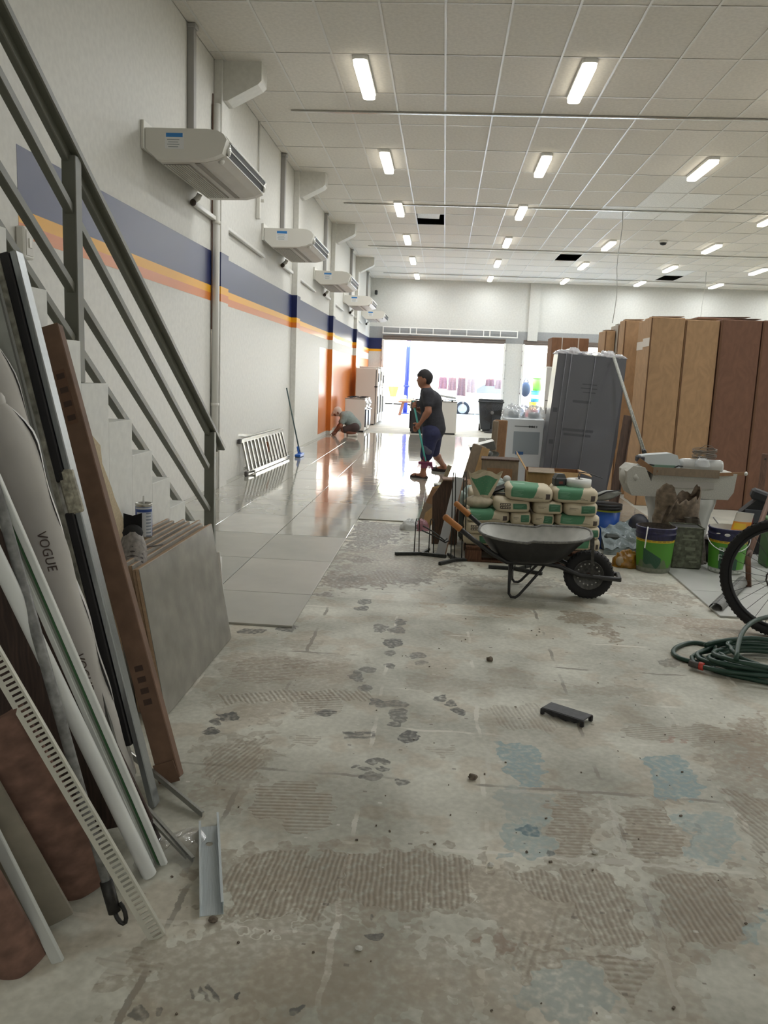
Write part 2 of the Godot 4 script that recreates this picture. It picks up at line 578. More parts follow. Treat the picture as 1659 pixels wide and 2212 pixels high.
	spot(1145, 1796, 26, 15, C(70, 98, 108), 0.7)
	spot(1188, 1840, 10, 9, C(82, 84, 80), 0.7)
	var damp := C(86, 84, 78)
	for e in [[848, 1389, 21, 10, 0.75], [840, 1412, 13, 6, 0.5], [846, 1439, 14, 7, 0.6], [863, 1345, 12, 8, 0.6], [820, 1357, 18, 9, 0.55], [857, 1361, 18, 8, 0.55], [787, 1300, 14, 7, 0.55], [780, 1315, 18, 6, 0.6], [772, 1462, 18, 12, 0.55], [793, 1446, 16, 6, 0.5], [790, 1487, 18, 6, 0.55], [808, 1515, 15, 8, 0.6], [845, 1520, 38, 8, 0.5], [862, 1545, 24, 15, 0.55], [852, 1564, 12, 8, 0.6], [886, 1592, 21, 15, 0.75], [766, 1586, 18, 6, 0.5], [812, 1645, 25, 6, 0.6], [790, 1662, 12, 5, 0.6], [820, 1660, 14, 5, 0.6], [768, 1656, 8, 4, 0.6], [803, 1678, 30, 10, 0.4], [776, 1679, 9, 5, 0.6], [870, 1692, 20, 9, 0.55], [905, 1416, 18, 7, 0.5], [908, 1432, 16, 5, 0.4], [950, 1508, 14, 6, 0.6], [972, 1520, 18, 7, 0.6], [992, 1536, 12, 8, 0.7], [456, 1582, 22, 9, 0.9], [470, 1560, 14, 8, 0.6], [494, 1547, 24, 9, 0.85], [700, 1540, 26, 8, 0.6], [808, 2022, 26, 7, 0.7], [808, 1978, 5, 9, 0.5], [418, 2152, 6, 16, 0.5], [440, 2155, 6, 16, 0.5], [460, 2150, 6, 18, 0.6], [512, 2145, 9, 12, 0.7], [300, 2185, 16, 24, 0.5], [350, 2180, 12, 12, 0.45], [638, 2180, 7, 8, 0.7], [545, 1364, 30, 6, 0.6], [620, 1358, 22, 8, 0.6]]:
		spot(e[0], e[1], e[2], e[3], damp, minf(1.0, e[4] * 1.3), 0.018)
	stain([[740, 1580], [806, 1580], [808, 1594], [745, 1597], [744, 1592], [800, 1590], [800, 1585], [742, 1586]], damp, 0.7, 0.006)
	var rusty := C(116, 100, 80)
	spot(1250, 1334, 42, 16, rusty, 0.6, 0.05)
	spot(1306, 1360, 30, 13, rusty, 0.6, 0.05)
	spot(1326, 1376, 15, 12, rusty, 0.6, 0.04)
	spot(1090, 1318, 60, 12, C(150, 128, 104), 0.45, 0.07)
	spot(940, 1300, 40, 10, C(150, 122, 92), 0.45, 0.05)
	spot(1455, 1600, 22, 8, C(156, 118, 100), 0.5, 0.04)
	spot(1080, 2040, 34, 24, C(140, 118, 100), 0.6, 0.05)
	spot(1450, 1432, 30, 9, C(104, 100, 90), 0.6, 0.03)
	stain([[1420, 1300], [1540, 1318], [1659, 1350], [1659, 1400], [1560, 1380], [1440, 1345]], C(140, 122, 104), 0.5, 0.06)
	stain([[1580, 1560], [1659, 1540], [1659, 1700], [1600, 1660]], C(150, 132, 112), 0.55, 0.06)
	var pale := C(196, 193, 182)
	stain([[1312, 1722], [1330, 1760], [1362, 1862], [1352, 1862], [1322, 1780]], pale, 0.7, 0.006)
	stain([[1190, 1848], [1520, 1872], [1520, 1882], [1350, 1872], [1190, 1855]], pale, 0.6, 0.01)
	stain([[1316, 2049], [1380, 2052], [1392, 2066], [1322, 2064]], pale, 0.8, 0.02)
	stain([[1132, 2037], [1180, 2040], [1178, 2046], [1134, 2044]], pale, 0.7, 0.01)
	stain([[1048, 1612], [1056, 1612], [1058, 1680], [1050, 1678]], pale, 0.6, 0.01)
	stain([[1378, 1900], [1390, 1900], [1480, 2200], [1465, 2200]], pale, 0.4, 0.01)
	stain([[1090, 1706], [1250, 1712], [1250, 1718], [1090, 1712]], pale, 0.5, 0.01)
	floor_specks(420)

func paint_far() -> void:
	floor_start(-0.85, -5.2, 4.1, 1024, 15)
	floor_joints(0.655, -2.36, 0.435, 0.4)
	var mud := C(112, 103, 90)
	var H := Vector4(900, 1200, 1000, 1203)
	stain([[770, 1125], [880, 1135], [860, 1165], [820, 1180], [740, 1190]], C(88, 82, 74), 0.85, 0.12)
	stain([[740, 1190], [900, 1170], [1000, 1220], [900, 1262], [760, 1268], [700, 1260]], mud, 0.6, 0.2)
	stain([[700, 1235], [800, 1245], [860, 1262], [740, 1275], [690, 1268]], C(104, 92, 78), 0.65, 0.1)
	stain([[800, 1235], [850, 1232], [880, 1250], [830, 1262]], mud, 0.7, 0.05, Vector4(820, 1235, 835, 1255), 0.03, 0.7)
	stain([[960, 1240], [1200, 1250], [1230, 1268], [1000, 1262]], C(124, 118, 106), 0.55, 0.1)
	stain([[1290, 1250], [1440, 1262], [1520, 1310], [1420, 1300], [1300, 1280]], C(132, 120, 104), 0.6, 0.1)
	stain([[1300, 1248], [1400, 1252], [1440, 1262], [1330, 1262]], C(190, 188, 180), 0.5, 0.08)
	stain([[1400, 1270], [1500, 1285], [1490, 1292], [1400, 1282]], mud, 0.5, 0.06, Vector4(1400, 1272, 1412, 1284), 0.025, 0.6)
	for e in [[780, 1210, 30, 6], [830, 1160, 24, 6], [760, 1250, 26, 6], [900, 1255, 40, 6], [700, 1285, 20, 5]]:
		spot(e[0], e[1], e[2], e[3], C(86, 78, 68), 0.6, 0.05)
	floor_specks(350)

func make_floor() -> void:
	var fl := setting("floor")
	paint_near()
	var near := floor_material("old floor near", 0.62)
	floor_patch("screed", -1.75, -1.1, 4.1, 4.1, near, fl)
	paint_far()
	var far := floor_material("old floor far", 0.55)
	floor_patch("screed", -0.85, -5.2, 4.1, 4.1, far, fl)
	noise_tex("screed", 0.01, 0.78, 5)
	var plain := M("plain screed", C(184, 181, 168), 0.6, "screed", 0.25)
	for r in [[WALL, 13.0, 16.0, 14.1], [WALL, -1.1, -1.75 - WALL, 4.1], [2.35, -1.1, 13.215 - 2.35, 4.1], [WALL, -5.2, -0.85 - WALL, 4.1], [3.25, -5.2, 13.215 - 3.25, 4.1], [WALL, -9.3, 16.0, -BACK - 9.3]]:
		floor_patch("screed", r[0], r[1], r[2], r[3], plain, fl, false)
	# new porcelain tiles, laid over the old floor; the far ones are wet from washing
	noise_tex("wetness", 0.02, 0.0, 4)
	var dry := []
	var wet := []
	for k in 3:
		var m := M("porcelain %d" % k, [C(168, 166, 155), C(163, 162, 151), C(172, 169, 158)][k], 0.34, "soft", 0.6)
		dry.append(m)
		var w := M("wet porcelain %d" % k, [C(158, 155, 144), C(153, 151, 140), C(162, 158, 147)][k], 0.07, "soft", 0.6)
		w.uv1_world_triplanar = true
		w.metallic_specular = 0.75
		w.heightmap_enabled = true
		w.heightmap_texture = texs["ripple"]
		w.heightmap_scale = 0.08
		wet.append(w)
	var tw := 0.632
	var tl := 0.98
	var gap := 0.006
	var sizes := {}
	var x_right := -0.795
	for ix in range(-4, 5):
		var xa := x_right + ix * tw
		var xb := xa + tw
		xa = maxf(xa, WALL)
		if xb - xa < 0.02: continue
		for iz in range(-1, 17):
			var za := -5.18 - iz * tl
			var zb := za - tl
			za = minf(za, -4.49)
			if ix >= 0 and zb > -8.3: continue
			if ix >= 0: za = minf(za, -8.16)
			if zb < -21.3: continue
			var s := Vector3(xb - xa - gap, 0.012, za - zb - gap)
			var key := "%.2f %.2f" % [s.x, s.z]
			if not sizes.has(key):
				sizes[key] = MB.new().box(Vector3.ZERO, s, 0.0012).mesh()
			var pick := (ix * 7 + iz * 5 + 60) % 3
			inst("tile", sizes[key], (wet if za < -6.9 else dry)[pick], Transform3D(Basis.IDENTITY, Vector3((xa + xb) * 0.5, 0.0065, (za + zb) * 0.5)), fl)
	# a second patch of paler tiles on the right
	var white := M("white porcelain", C(198, 198, 192), 0.3, "soft", 0.5)
	for ix in 6:
		for r in [[-5.25, -5.9], [-5.9, -6.88], [-6.88, -7.86], [-7.86, -8.84]]:
			var s := Vector3(tw - gap, 0.012, r[0] - r[1] - gap)
			var key := "%.2f %.2f" % [s.x, s.z]
			if not sizes.has(key): sizes[key] = MB.new().box(Vector3.ZERO, s, 0.0012).mesh()
			inst("tile", sizes[key], white, Transform3D(Basis.IDENTITY, Vector3(1.85 + (ix + 0.5) * tw, 0.0065, (r[0] + r[1]) * 0.5)), fl)

# ---------------------------------------------------------------- walls
func block(called: String, a: Vector3, b: Vector3, m: Material, parent: Node, bevel := 0.0) -> MeshInstance3D:
	return part(called, MB.new().box((a + b) * 0.5, (b - a).abs(), bevel), m, parent)

func make_walls() -> void:
	var white := M("white wall", C(214, 212, 204), 0.55, "plaster", 0.5)
	white.uv1_world_triplanar = true
	var navy := M("navy paint", C(26, 36, 82), 0.32)
	var yellow := M("yellow paint", C(228, 164, 20), 0.4)
	var orange := M("orange paint", C(208, 118, 44), 0.3)
	var grey := M("grey paint", C(150, 152, 152), 0.6, "plaster", 0.5)
	var top := 5.7
	var wl := setting("wall_left")
	block("masonry", Vector3(WALL - 0.2, 0, 13.2), Vector3(WALL, top, BACK - 0.25), white, wl)
	var e := 0.0015
	block("painted_stripe", Vector3(WALL, 2.42, -5.33), Vector3(WALL + e, 2.81, BACK), navy, wl)
	block("painted_stripe", Vector3(WALL, 2.335, -5.33), Vector3(WALL + e, 2.42, BACK), yellow, wl)
	block("painted_stripe", Vector3(WALL, 2.245, -5.33), Vector3(WALL + e, 2.335, BACK), orange, wl)
	block("painted_field", Vector3(WALL, 0.09, -18.4), Vector3(WALL + e, 2.03, BACK), orange, wl)
	var tn := 0
	for z in [-9.83, -14.9, -19.78, -25.1]:
		var p := 0.098
		tn += 1
		var tm := setting("trim_%d" % tn)
		block("pilaster", Vector3(WALL, 0, z), Vector3(WALL + p, CEIL + 0.4, z - 0.34), white, tm, 0.006)
		var q := p + e
		for s in [[2.42, 2.81, navy], [2.335, 2.42, yellow], [2.245, 2.335, orange], [0.09, 2.03, orange]]:
			if s[0] < 1.0 and z > -18.0: continue
			block("painted_band", Vector3(WALL, s[0], z + e), Vector3(WALL + q, s[1], z - 0.34 - e), s[2], tm)
		# beam end over the pilaster
		var mb := MB.new()
		mb.prism([Vector2(WALL + p - 0.01, CEIL + 0.3), Vector2(WALL + p - 0.01, CEIL - 0.42), Vector2(WALL + p + 0.05, CEIL - 0.42), Vector2(WALL + 0.5, CEIL - 0.24), Vector2(WALL + 0.54, CEIL - 0.2), Vector2(WALL + 0.54, CEIL + 0.3)], z - 0.04, z - 0.32)
		part("beam_end", mb, white, tm)
	# pipes on the wall
	var back_white := M("back wall white", C(202, 202, 196), 0.6, "plaster", 0.5)
	var wb := setting("wall_back")
	var dl := on_z(826, 740, 30.3).x
	var d1 := on_z(1093, 740, 30.3).x
	var d2 := on_z(1130, 740, 30.3).x
	var d3 := on_z(1345, 740, 30.3).x
	var dtop := 2.78
	var band := 3.22
	var far := Vector3(0, 0, BACK - 0.25)
	for r in [[WALL, dl, 0.0, dtop, back_white], [d1, d2, 0.0, dtop, back_white], [d3, 13.215, 0.0, dtop, back_white], [WALL, 13.215, dtop, band, grey], [WALL, 13.215, band, top, back_white]]:
		block("masonry", Vector3(r[0], r[2], BACK), Vector3(r[1], r[3], BACK - 0.25), r[4], wb)
	for s in [[2.42, 2.81, navy], [2.335, 2.42, yellow]]:
		block("painted_stripe", Vector3(WALL, s[0], BACK), Vector3(dl - 0.02, s[1], BACK + e), s[2], wb)
	block("beam", Vector3(2.9, 2.9, BACK), Vector3(3.25, top, BACK + 0.1), back_white, wb)
	var wr := setting("wall_right")
	block("masonry", Vector3(13.215, 0, 13.2), Vector3(13.415, top, BACK - 0.25), white, wr)
	var wf := setting("wall_front")
	block("masonry", Vector3(WALL - 0.2, 0, 13.0), Vector3(13.415, top, 13.2), white, wf)
	# roller shutters drawn up over both doorways
	var steel := M("shutter steel", C(108, 97, 89), 0.6)
	var wp := M("white paint steel", C(222, 222, 218), 0.45)
	for d in [[dl, d1, 1], [d2, d3, 2]]:
		var door := setting("door_%d" % d[2])
		for k in 3:
			block("shutter_slat", Vector3(d[0] + 0.02, dtop - 0.03 + 0.06 * k, BACK + 0.005 + 0.012 * (k % 2)), Vector3(d[1] - 0.02, dtop + 0.026 + 0.06 * k, BACK + 0.05 + 0.012 * (k % 2)), steel, door, 0.004)
		block("shutter_foot", Vector3(d[0] + 0.02, dtop - 0.06, BACK + 0.01), Vector3(d[1] - 0.02, dtop - 0.034, BACK + 0.05), wp, door, 0.004)
		for x in [d[0], d[1]]:
			var sg := 1.0 if x == d[0] else -1.0
			block("guide_rail", Vector3(x, 0, BACK + 0.002), Vector3(x + sg * 0.07, dtop, BACK + 0.07), wp, door, 0.006)
			for k in 5:
				block("bolt_plate", Vector3(x - sg * 0.02, 0.5 + 0.5 * k, BACK + 0.001), Vector3(x + sg * 0.0, 0.55 + 0.5 * k, BACK + 0.03), steel, door)
	# open white frame that carries the first shutter
	var fr := thing("shutter_frame", "white welded open frame over the wide street doorway", "frame", Vector3(0, 0, BACK + 0.12))
	var fy := 3.1
	for y in [fy - 0.11, fy + 0.11]:
		part("rail", MB.new().bar(Vector3(dl, y, 0), Vector3(d1 + 0.4, y, 0), 0.035, 0.035), wp, fr)
	for k in 9:
		var x := lerpf(dl + 0.02, d1 + 0.38, k / 8.0)
		part("upright", MB.new().bar(Vector3(x, fy - 0.11, 0), Vector3(x, fy + 0.11, 0), 0.03, 0.03, Vector3.RIGHT), wp, fr)
	part("bracket", MB.new().bar(Vector3(dl + 1.0, fy + 0.11, -0.06), Vector3(dl + 1.0, fy - 0.11, -0.06), 0.04, 0.12, Vector3.RIGHT), wp, fr)
	part("bracket", MB.new().bar(Vector3(d1 - 0.6, fy + 0.11, -0.06), Vector3(d1 - 0.6, fy - 0.11, -0.06), 0.04, 0.12, Vector3.RIGHT), wp, fr)

# ---------------------------------------------------------------- ceiling
func make_ceiling() -> void:
	var ce := setting("ceiling")
	noise_tex("panel", 0.06, 0.93, 4, 256)
	var kinds := []
	for k in 3:
		var m := M("ceiling panel %d" % k, [C(224, 219, 209), C(221, 216, 206), C(227, 222, 213)][k], 0.75, "panel", 1.2)
		kinds.append(m)
	var pale := M("ceiling panel ribbed", C(240, 240, 236), 0.55, "card", 3.0)
	var rail := M("grid rail", C(214, 212, 206), 0.35, "", 1.0, 0.1)
	var tin := M("ceiling strip", C(190, 188, 184), 0.22, "", 1.0, 0.85)
	var dark := M("roof deck metal", C(150, 148, 142), 0.7)
	var W := 0.625
	var L := 1.25
	var xs := -1.1 - W * 0.5    # the lamps sit in the middle of a panel column
	while xs - W > WALL - W: xs -= W
	var z_first := -10.23 + L * 0.5
	while z_first + L < 13.0: z_first += L
	var cells := []
	var x := xs
	while x < 13.2:
		var z := z_first
		while z > BACK:
			cells.append([maxf(x, WALL), minf(x + W, 13.215), minf(z, 13.0), maxf(z - L, BACK)])
			z -= L
		x += W
	var holes := []
	for h in [[902, 472], [1252, 556], [1462, 600]]: holes.append(on_y(h[0], h[1], CEIL))
	var pales := []
	for h in [[1450, 396], [1411, 430], [1473, 432], [1297, 457], [1370, 458], [1437, 461], [1494, 589]]: pales.append(on_y(h[0], h[1], CEIL))
	var scored := []
	for c in cells:
		var mid := Vector3((c[0] + c[1]) * 0.5, CEIL, (c[2] + c[3]) * 0.5)
		var v := view.inverse() * (mid - EYE)
		var seen := false
		var depth := maxf(-v.z, 0.1)
		if v.z < -0.5:
			var sx := 829.5 + FOCAL * v.x / -v.z
			var sy := 1106.0 - FOCAL * v.y / -v.z
			seen = sx > -60 and sx < 1720 and sy > -60
		scored.append([depth if seen else 1000.0 + depth, c, mid])
	scored.sort_custom(func(a, b): return a[0] < b[0])
	var rest := MB.new()
	var count := 0
	var sizes := {}
	for s in scored:
		var c: Array = s[1]
		var gone := false
		for h in holes:
			if h.x > c[0] and h.x < c[1] and h.z < c[2] and h.z > c[3]: gone = true
		if gone: continue
		var size := Vector3(c[1] - c[0] - 0.012, 0.012, c[2] - c[3] - 0.012)
		if size.x < 0.02 or size.z < 0.02: continue
		var m: Material = kinds[(count * 5 + count / 7) % 3]
		for h in pales:
			if h.x > c[0] and h.x < c[1] and h.z < c[2] and h.z > c[3]: m = pale
		if count < 296 and s[0] < 999.0:
			var key := "%.2f %.2f" % [size.x, size.z]
			if not sizes.has(key): sizes[key] = MB.new().box(Vector3.ZERO, size, 0.003).mesh()
			var t := Transform3D(Basis(Vector3.RIGHT, rng.randf_range(-0.0012, 0.0012)), s[2] + Vector3(0, 0.009 + rng.randf() * 0.002, 0))
			inst("ceiling_panel", sizes[key], m, t, ce)
		else:
			rest.box(s[2] + Vector3(0, 0.009, 0), size)
		count += 1
	part("far_panels", rest, kinds[0], ce, "stuff")
	x = xs + W
	while x < 13.2:
		part("grid_rail", MB.new().box(Vector3(x, CEIL, (13.0 + BACK) * 0.5), Vector3(0.024, 0.004, 13.0 - BACK)), rail, ce)
		x += W
	var z := z_first
	while z > BACK:
		part("cross_rail", MB.new().box(Vector3((WALL + 13.215) * 0.5, CEIL + 0.0005, z), Vector3(13.215 - WALL, 0.003, 0.018)), rail, ce)
		z -= L
	for zz in [-11.57, -17.44, -22.9, -28.6]:
		part("steel_strip", MB.new().box(Vector3((WALL + 13.215) * 0.5 + 0.28, CEIL - 0.012, zz), Vector3(13.215 - WALL - 0.56, 0.02, 0.05), 0.004), tin, ce)
	# one panel pushed aside above the first opening, and the dark roof over everything
	part("ceiling_panel", MB.new().at(Transform3D(Basis(Vector3.UP, 0.04), holes[0] + Vector3(0.24, 0.09, 0.02))).box(Vector3.ZERO, Vector3(0.5, 0.012, 0.9), 0.003), pale, ce)
	block("roof_deck", Vector3(WALL - 0.2, 5.7, 13.2), Vector3(13.415, 5.85, BACK - 0.25), dark, ce)
	# small fittings
	var black := M("black plastic", C(32, 32, 34), 0.5)
	var dp := on_y(1433, 520, CEIL)
	var det := thing("smoke_sensor", "small dark round sensor fixed to the panelled ceiling", "sensor", dp - Vector3(0, 0.11, 0))
	part("base", MB.new(true).lathe([Vector2(0.09, 0.06), Vector2(0.1, 0.08), Vector2(0.1, 0.11)], 20), M("white plastic", C(222, 221, 216), 0.4), det)
	part("lens", MB.new(true).lathe([Vector2(0.0, 0.0), Vector2(0.06, 0.015), Vector2(0.085, 0.06)], 20), black, det)
	for w in [[1345, 456, 2.2, "thin wire hanging from the ceiling in front of the stacked cartons"], [1525, 588, 2.6, "thin pale wire hanging from the far ceiling above the brown cartons"]]:
		var a := on_y(w[0], w[1], CEIL)
		var pts := []
		for k in 9: pts.append(a + Vector3(0.02 * sin(k * 1.3), -w[2] * k / 8.0, 0.02 * cos(k)))
		solo("hanging_wire", MB.new(true).tube(pts, 0.008, 6), M("wire grey", C(170, 168, 162), 0.6), w[3], "wire")

# ---------------------------------------------------------------- street
func make_street() -> void:
	var st := setting("street_ground")
	var pave := M("street paving", C(186, 182, 172), 0.8, "dirty", 0.3)
	part("paving", MB.new().box(Vector3(5, -0.12, BACK - 3.25), Vector3(60, 0.2, 6.0)), pave, st)
	part("asphalt", MB.new().box(Vector3(5, -0.2, BACK - 12.25), Vector3(60, 0.2, 12.0)), M("asphalt", C(120, 118, 114), 0.9, "dirty", 0.4), st)
	var facade := M("sunlit facade", C(226, 222, 210), 0.8, "plaster", 0.2)
	var fz := BACK - 16.0
	var b := thing("street_building", "pale sunlit building across the street with awning and shop windows", "building", Vector3(4, 0, fz))
	part("wall", MB.new().box(Vector3(0, 4.5, -2.0), Vector3(46, 9, 4.0)), facade, b)
	for k in 9:
		var w := part("window", MB.new().box(Vector3(-16 + k * 4.0, 6.2, 0.0), Vector3(1.6, 1.5, 0.1), 0.02), M("window frame pale", C(200, 198, 190), 0.5), b)
		part("pane", MB.new().box(Vector3(-16 + k * 4.0, 6.2, 0.03), Vector3(1.4, 1.3, 0.06)), M("street glass", C(150, 160, 165), 0.1), w)
	part("awning", MB.new().prism([Vector2(-20, 3.0), Vector2(20, 3.0), Vector2(20, 3.25), Vector2(-20, 3.25)], 0.0, 1.6), M("awning cloth", C(232, 226, 200), 0.8), b)
	var yw := thing("side_building", "pale yellow wall beside the street doorway", "building", Vector3(-4.4, 0, BACK - 5.0))
	part("wall", MB.new().box(Vector3(0, 2.6, 0), Vector3(3.4, 5.2, 6.0)), M("cream yellow wall", C(236, 224, 150), 0.8, "plaster", 0.2), yw)
	part("plinth", MB.new().box(Vector3(0, 0.3, 0), Vector3(3.44, 0.6, 6.04)), M("plinth grey", C(180, 176, 160), 0.8), yw)
	var post := on_z(884, 740, 33.5)
	var foot := on_z(874, 902, 33.5)
	var p := thing("awning_post", "tall dark blue steel post standing on the pavement", "post", Vector3(foot.x, 0, -33.5))
	var blue := M("post blue", C(44, 52, 130), 0.45)
	part("tube", MB.new(true).tube([Vector3(0, -0.02, 0), Vector3(post.x - foot.x, 3.3, 0)], 0.09, 12), blue, p)
	part("flange", MB.new().box(Vector3(0, 0.0, 0), Vector3(0.34, 0.04, 0.34), 0.01), blue, p)
	part("collar", MB.new(true).tube([Vector3(0.02, 1.05, 0), Vector3(0.022, 1.13, 0)], 0.13, 12), blue, p)
	make_car(on_z(1062, 905, 36.0))
	# crate table
	var tp := on_z(886, 905, 32.2)
	var t := thing("fruit_table", "wooden trestle table with shallow trays on the pavement outside", "table", Vector3(tp.x, -0.02, -32.2))
	var wood := M("warm wood", C(150, 92, 54), 0.7, "wood", 1.0)
	part("top", MB.new().box(Vector3(0, 0.52, 0), Vector3(0.95, 0.06, 0.6), 0.008), wood, t)
	for sx in [-1, 1]:
		for sz in [-1, 1]:
			part("leg", MB.new().bar(Vector3(sx * 0.42, 0, sz * 0.24), Vector3(sx * 0.3, 0.5, sz * 0.24), 0.09, 0.05, Vector3.RIGHT), wood, t)
	for k in 3:
		var tr := part("tray", MB.new().box(Vector3(-0.3 + k * 0.3, 0.59, 0), Vector3(0.27, 0.1, 0.45), 0.01), M("tray pale", C(196, 160, 110), 0.7), t)
		for j in 3: part("parcel", MB.new().box(Vector3(-0.3 + k * 0.3, 0.7, -0.15 + j * 0.15), Vector3(0.22, 0.12, 0.12), 0.02), M("parcel %d" % (k % 2), [C(230, 215, 180), C(226, 200, 60)][k % 2] if j == 1 else C(228, 220, 204), 0.6), tr)
	# clothes hung out for sale across the pavement
	var cols := [C(140, 104, 98), C(124, 92, 86), C(160, 134, 122), C(128, 92, 88), C(150, 122, 112), C(140, 96, 96)]
	var rail := thing("clothes_rail", "steel rail across the street doorway carrying hung garments", "rail", Vector3(0.6, 0, -34.5))
	var steel := M("street steel", C(190, 190, 190), 0.4, "", 1.0, 0.6)
	part("bar", MB.new(true).tube([Vector3(-0.9, 1.75, 0), Vector3(2.2, 1.75, 0)], 0.018, 8), steel, rail)
	for x in [-0.8, 0.75, 2.1]: part("upright", MB.new(true).tube([Vector3(x, -0.02, 0), Vector3(x, 1.76, 0)], 0.02, 8), steel, rail)
	for k in 6:
		var gx := [-0.25, 0.14, 0.53, 1.3, 1.7, -0.64][k] as float
		var hgt := [0.75, 0.95, 0.8, 0.5, 0.6, 0.7][k] as float
		var g := MB.new(true)
		g.grid(func(u, v): return Vector3(gx + 0.6 + (u - 0.5) * (0.28 + 0.1 * v), 1.72 - hgt * v, -34.5 + 0.05 + 0.04 * sin(u * 14.0 + k) * v), 10, 8, true)
		g.grid(func(u, v): return Vector3(gx + 0.6 + (u - 0.5) * (0.28 + 0.1 * v), 1.72 - hgt * v, -34.5 - 0.05 + 0.04 * sin(u * 14.0 + k) * v), 10, 8)
		solo("hung_garment", g, M("garment %d" % k, cols[k], 0.85, "blotch", 2.0), "reddish garment hanging on the steel rail outside the doorway", "garment", "garments on the street rail")
	# bright goods seen through the second doorway
	var base := on_z(1150, 900, 33.0)
	var items := [[0.28, 0.3, C(170, 40, 36), "red plastic crate at the bottom of the bright goods outside", 0.52], [0.3, 0.24, C(240, 170, 40), "orange tub in the stack of bright goods outside", 0.36], [0.3, 0.36, C(70, 150, 210), "blue and white tub in the stack of bright goods outside", 0.38], [0.34, 0.42, C(120, 200, 60), "lime green basket topping the stack of bright goods outside", 0.4]]
	var y := -0.02
	for k in 4:
		var it: Array = items[k]
		var o := thing("plastic_tub", it[3], "tub", Vector3(base.x + 0.05 * k - 0.05, y, -33.0), 0.1 * k)
		var hh: float = it[1] + 0.08
		part("body", MB.new(true).lathe([Vector2(it[4] * 0.42, 0.0), Vector2(it[4] * 0.5, hh)], 20), M("tub %d" % k, it[2], 0.4), o)
		part("rim", MB.new(true).lathe([Vector2(it[4] * 0.5, hh - 0.03), Vector2(it[4] * 0.54, hh - 0.02), Vector2(it[4] * 0.54, hh), Vector2(it[4] * 0.5, hh)], 20), M("tub rim %d" % k, it[2].lightened(0.2), 0.4), o)
		if k == 1 or k == 2: part("band", MB.new(true).lathe([Vector2(it[4] * 0.475, hh * 0.3), Vector2(it[4] * 0.5, hh * 0.62)], 20, false), M("tub band %d" % k, [C(250, 210, 90), C(236, 236, 232)][k - 1], 0.4), o)
		y += hh + 0.001
	var side := on_z(1140, 850, 33.6)
	var bk := thing("backpack", "dark backpack hanging beside the bright goods outside", "bag", Vector3(side.x - 0.1, 0.9, -33.6))
	part("body", MB.new(true).ball(Vector3(0, 0.25, 0), Vector3(0.2, 0.3, 0.14)), M("bag dark", C(52, 54, 62), 0.8), bk)
	part("strap", MB.new(true).tube([Vector3(-0.1, 0.5, 0), Vector3(0, 0.75, 0), Vector3(0.1, 0.5, 0)], 0.02, 6), M("bag dark"), bk)
	var dp := thing("display_pole", "thin steel pole carrying the dark backpack outside", "pole", Vector3(side.x - 0.1, -0.02, -33.78))
	part("shaft", MB.new(true).tube([Vector3(0, 0, 0), Vector3(0, 1.68, 0)], 0.02, 8), steel, dp)
	part("hook", MB.new(true).tube([Vector3(0, 1.64, 0), Vector3(0, 1.66, 0.18)], 0.012, 6), steel, dp)
	var yb := on_z(850, 835, 33.0)
	var dq := thing("display_pole", "thin steel pole carrying the lime yellow bag outside", "pole", Vector3(yb.x, -0.02, -33.12))
	part("shaft", MB.new(true).tube([Vector3(0, 0, 0), Vector3(0, yb.y + 0.16, 0)], 0.02, 8), steel, dq)
	part("hook", MB.new(true).tube([Vector3(0, yb.y + 0.15, 0), Vector3(0, yb.y + 0.155, 0.13)], 0.012, 6), steel, dq)
	var sack := thing("yellow_bag", "lime yellow carrier bag hanging by the fridges outside", "bag", yb)
	part("body", MB.new(true).grid(func(u, v): return Vector3((u - 0.5) * 0.42 * (1.0 - 0.45 * v), -0.2 - 0.4 * v + 0.2, 0.06 * sin(u * PI)), 8, 6, true).grid(func(u, v): return Vector3((u - 0.5) * 0.42 * (1.0 - 0.45 * v), -0.2 - 0.4 * v + 0.2, -0.06 * sin(u * PI)), 8, 6), M("lime yellow", C(214, 214, 70), 0.6), sack)
	part("handle", MB.new(true).tube([Vector3(-0.1, 0, 0), Vector3(0, 0.14, 0), Vector3(0.1, 0, 0)], 0.012, 6), M("lime yellow"), sack)

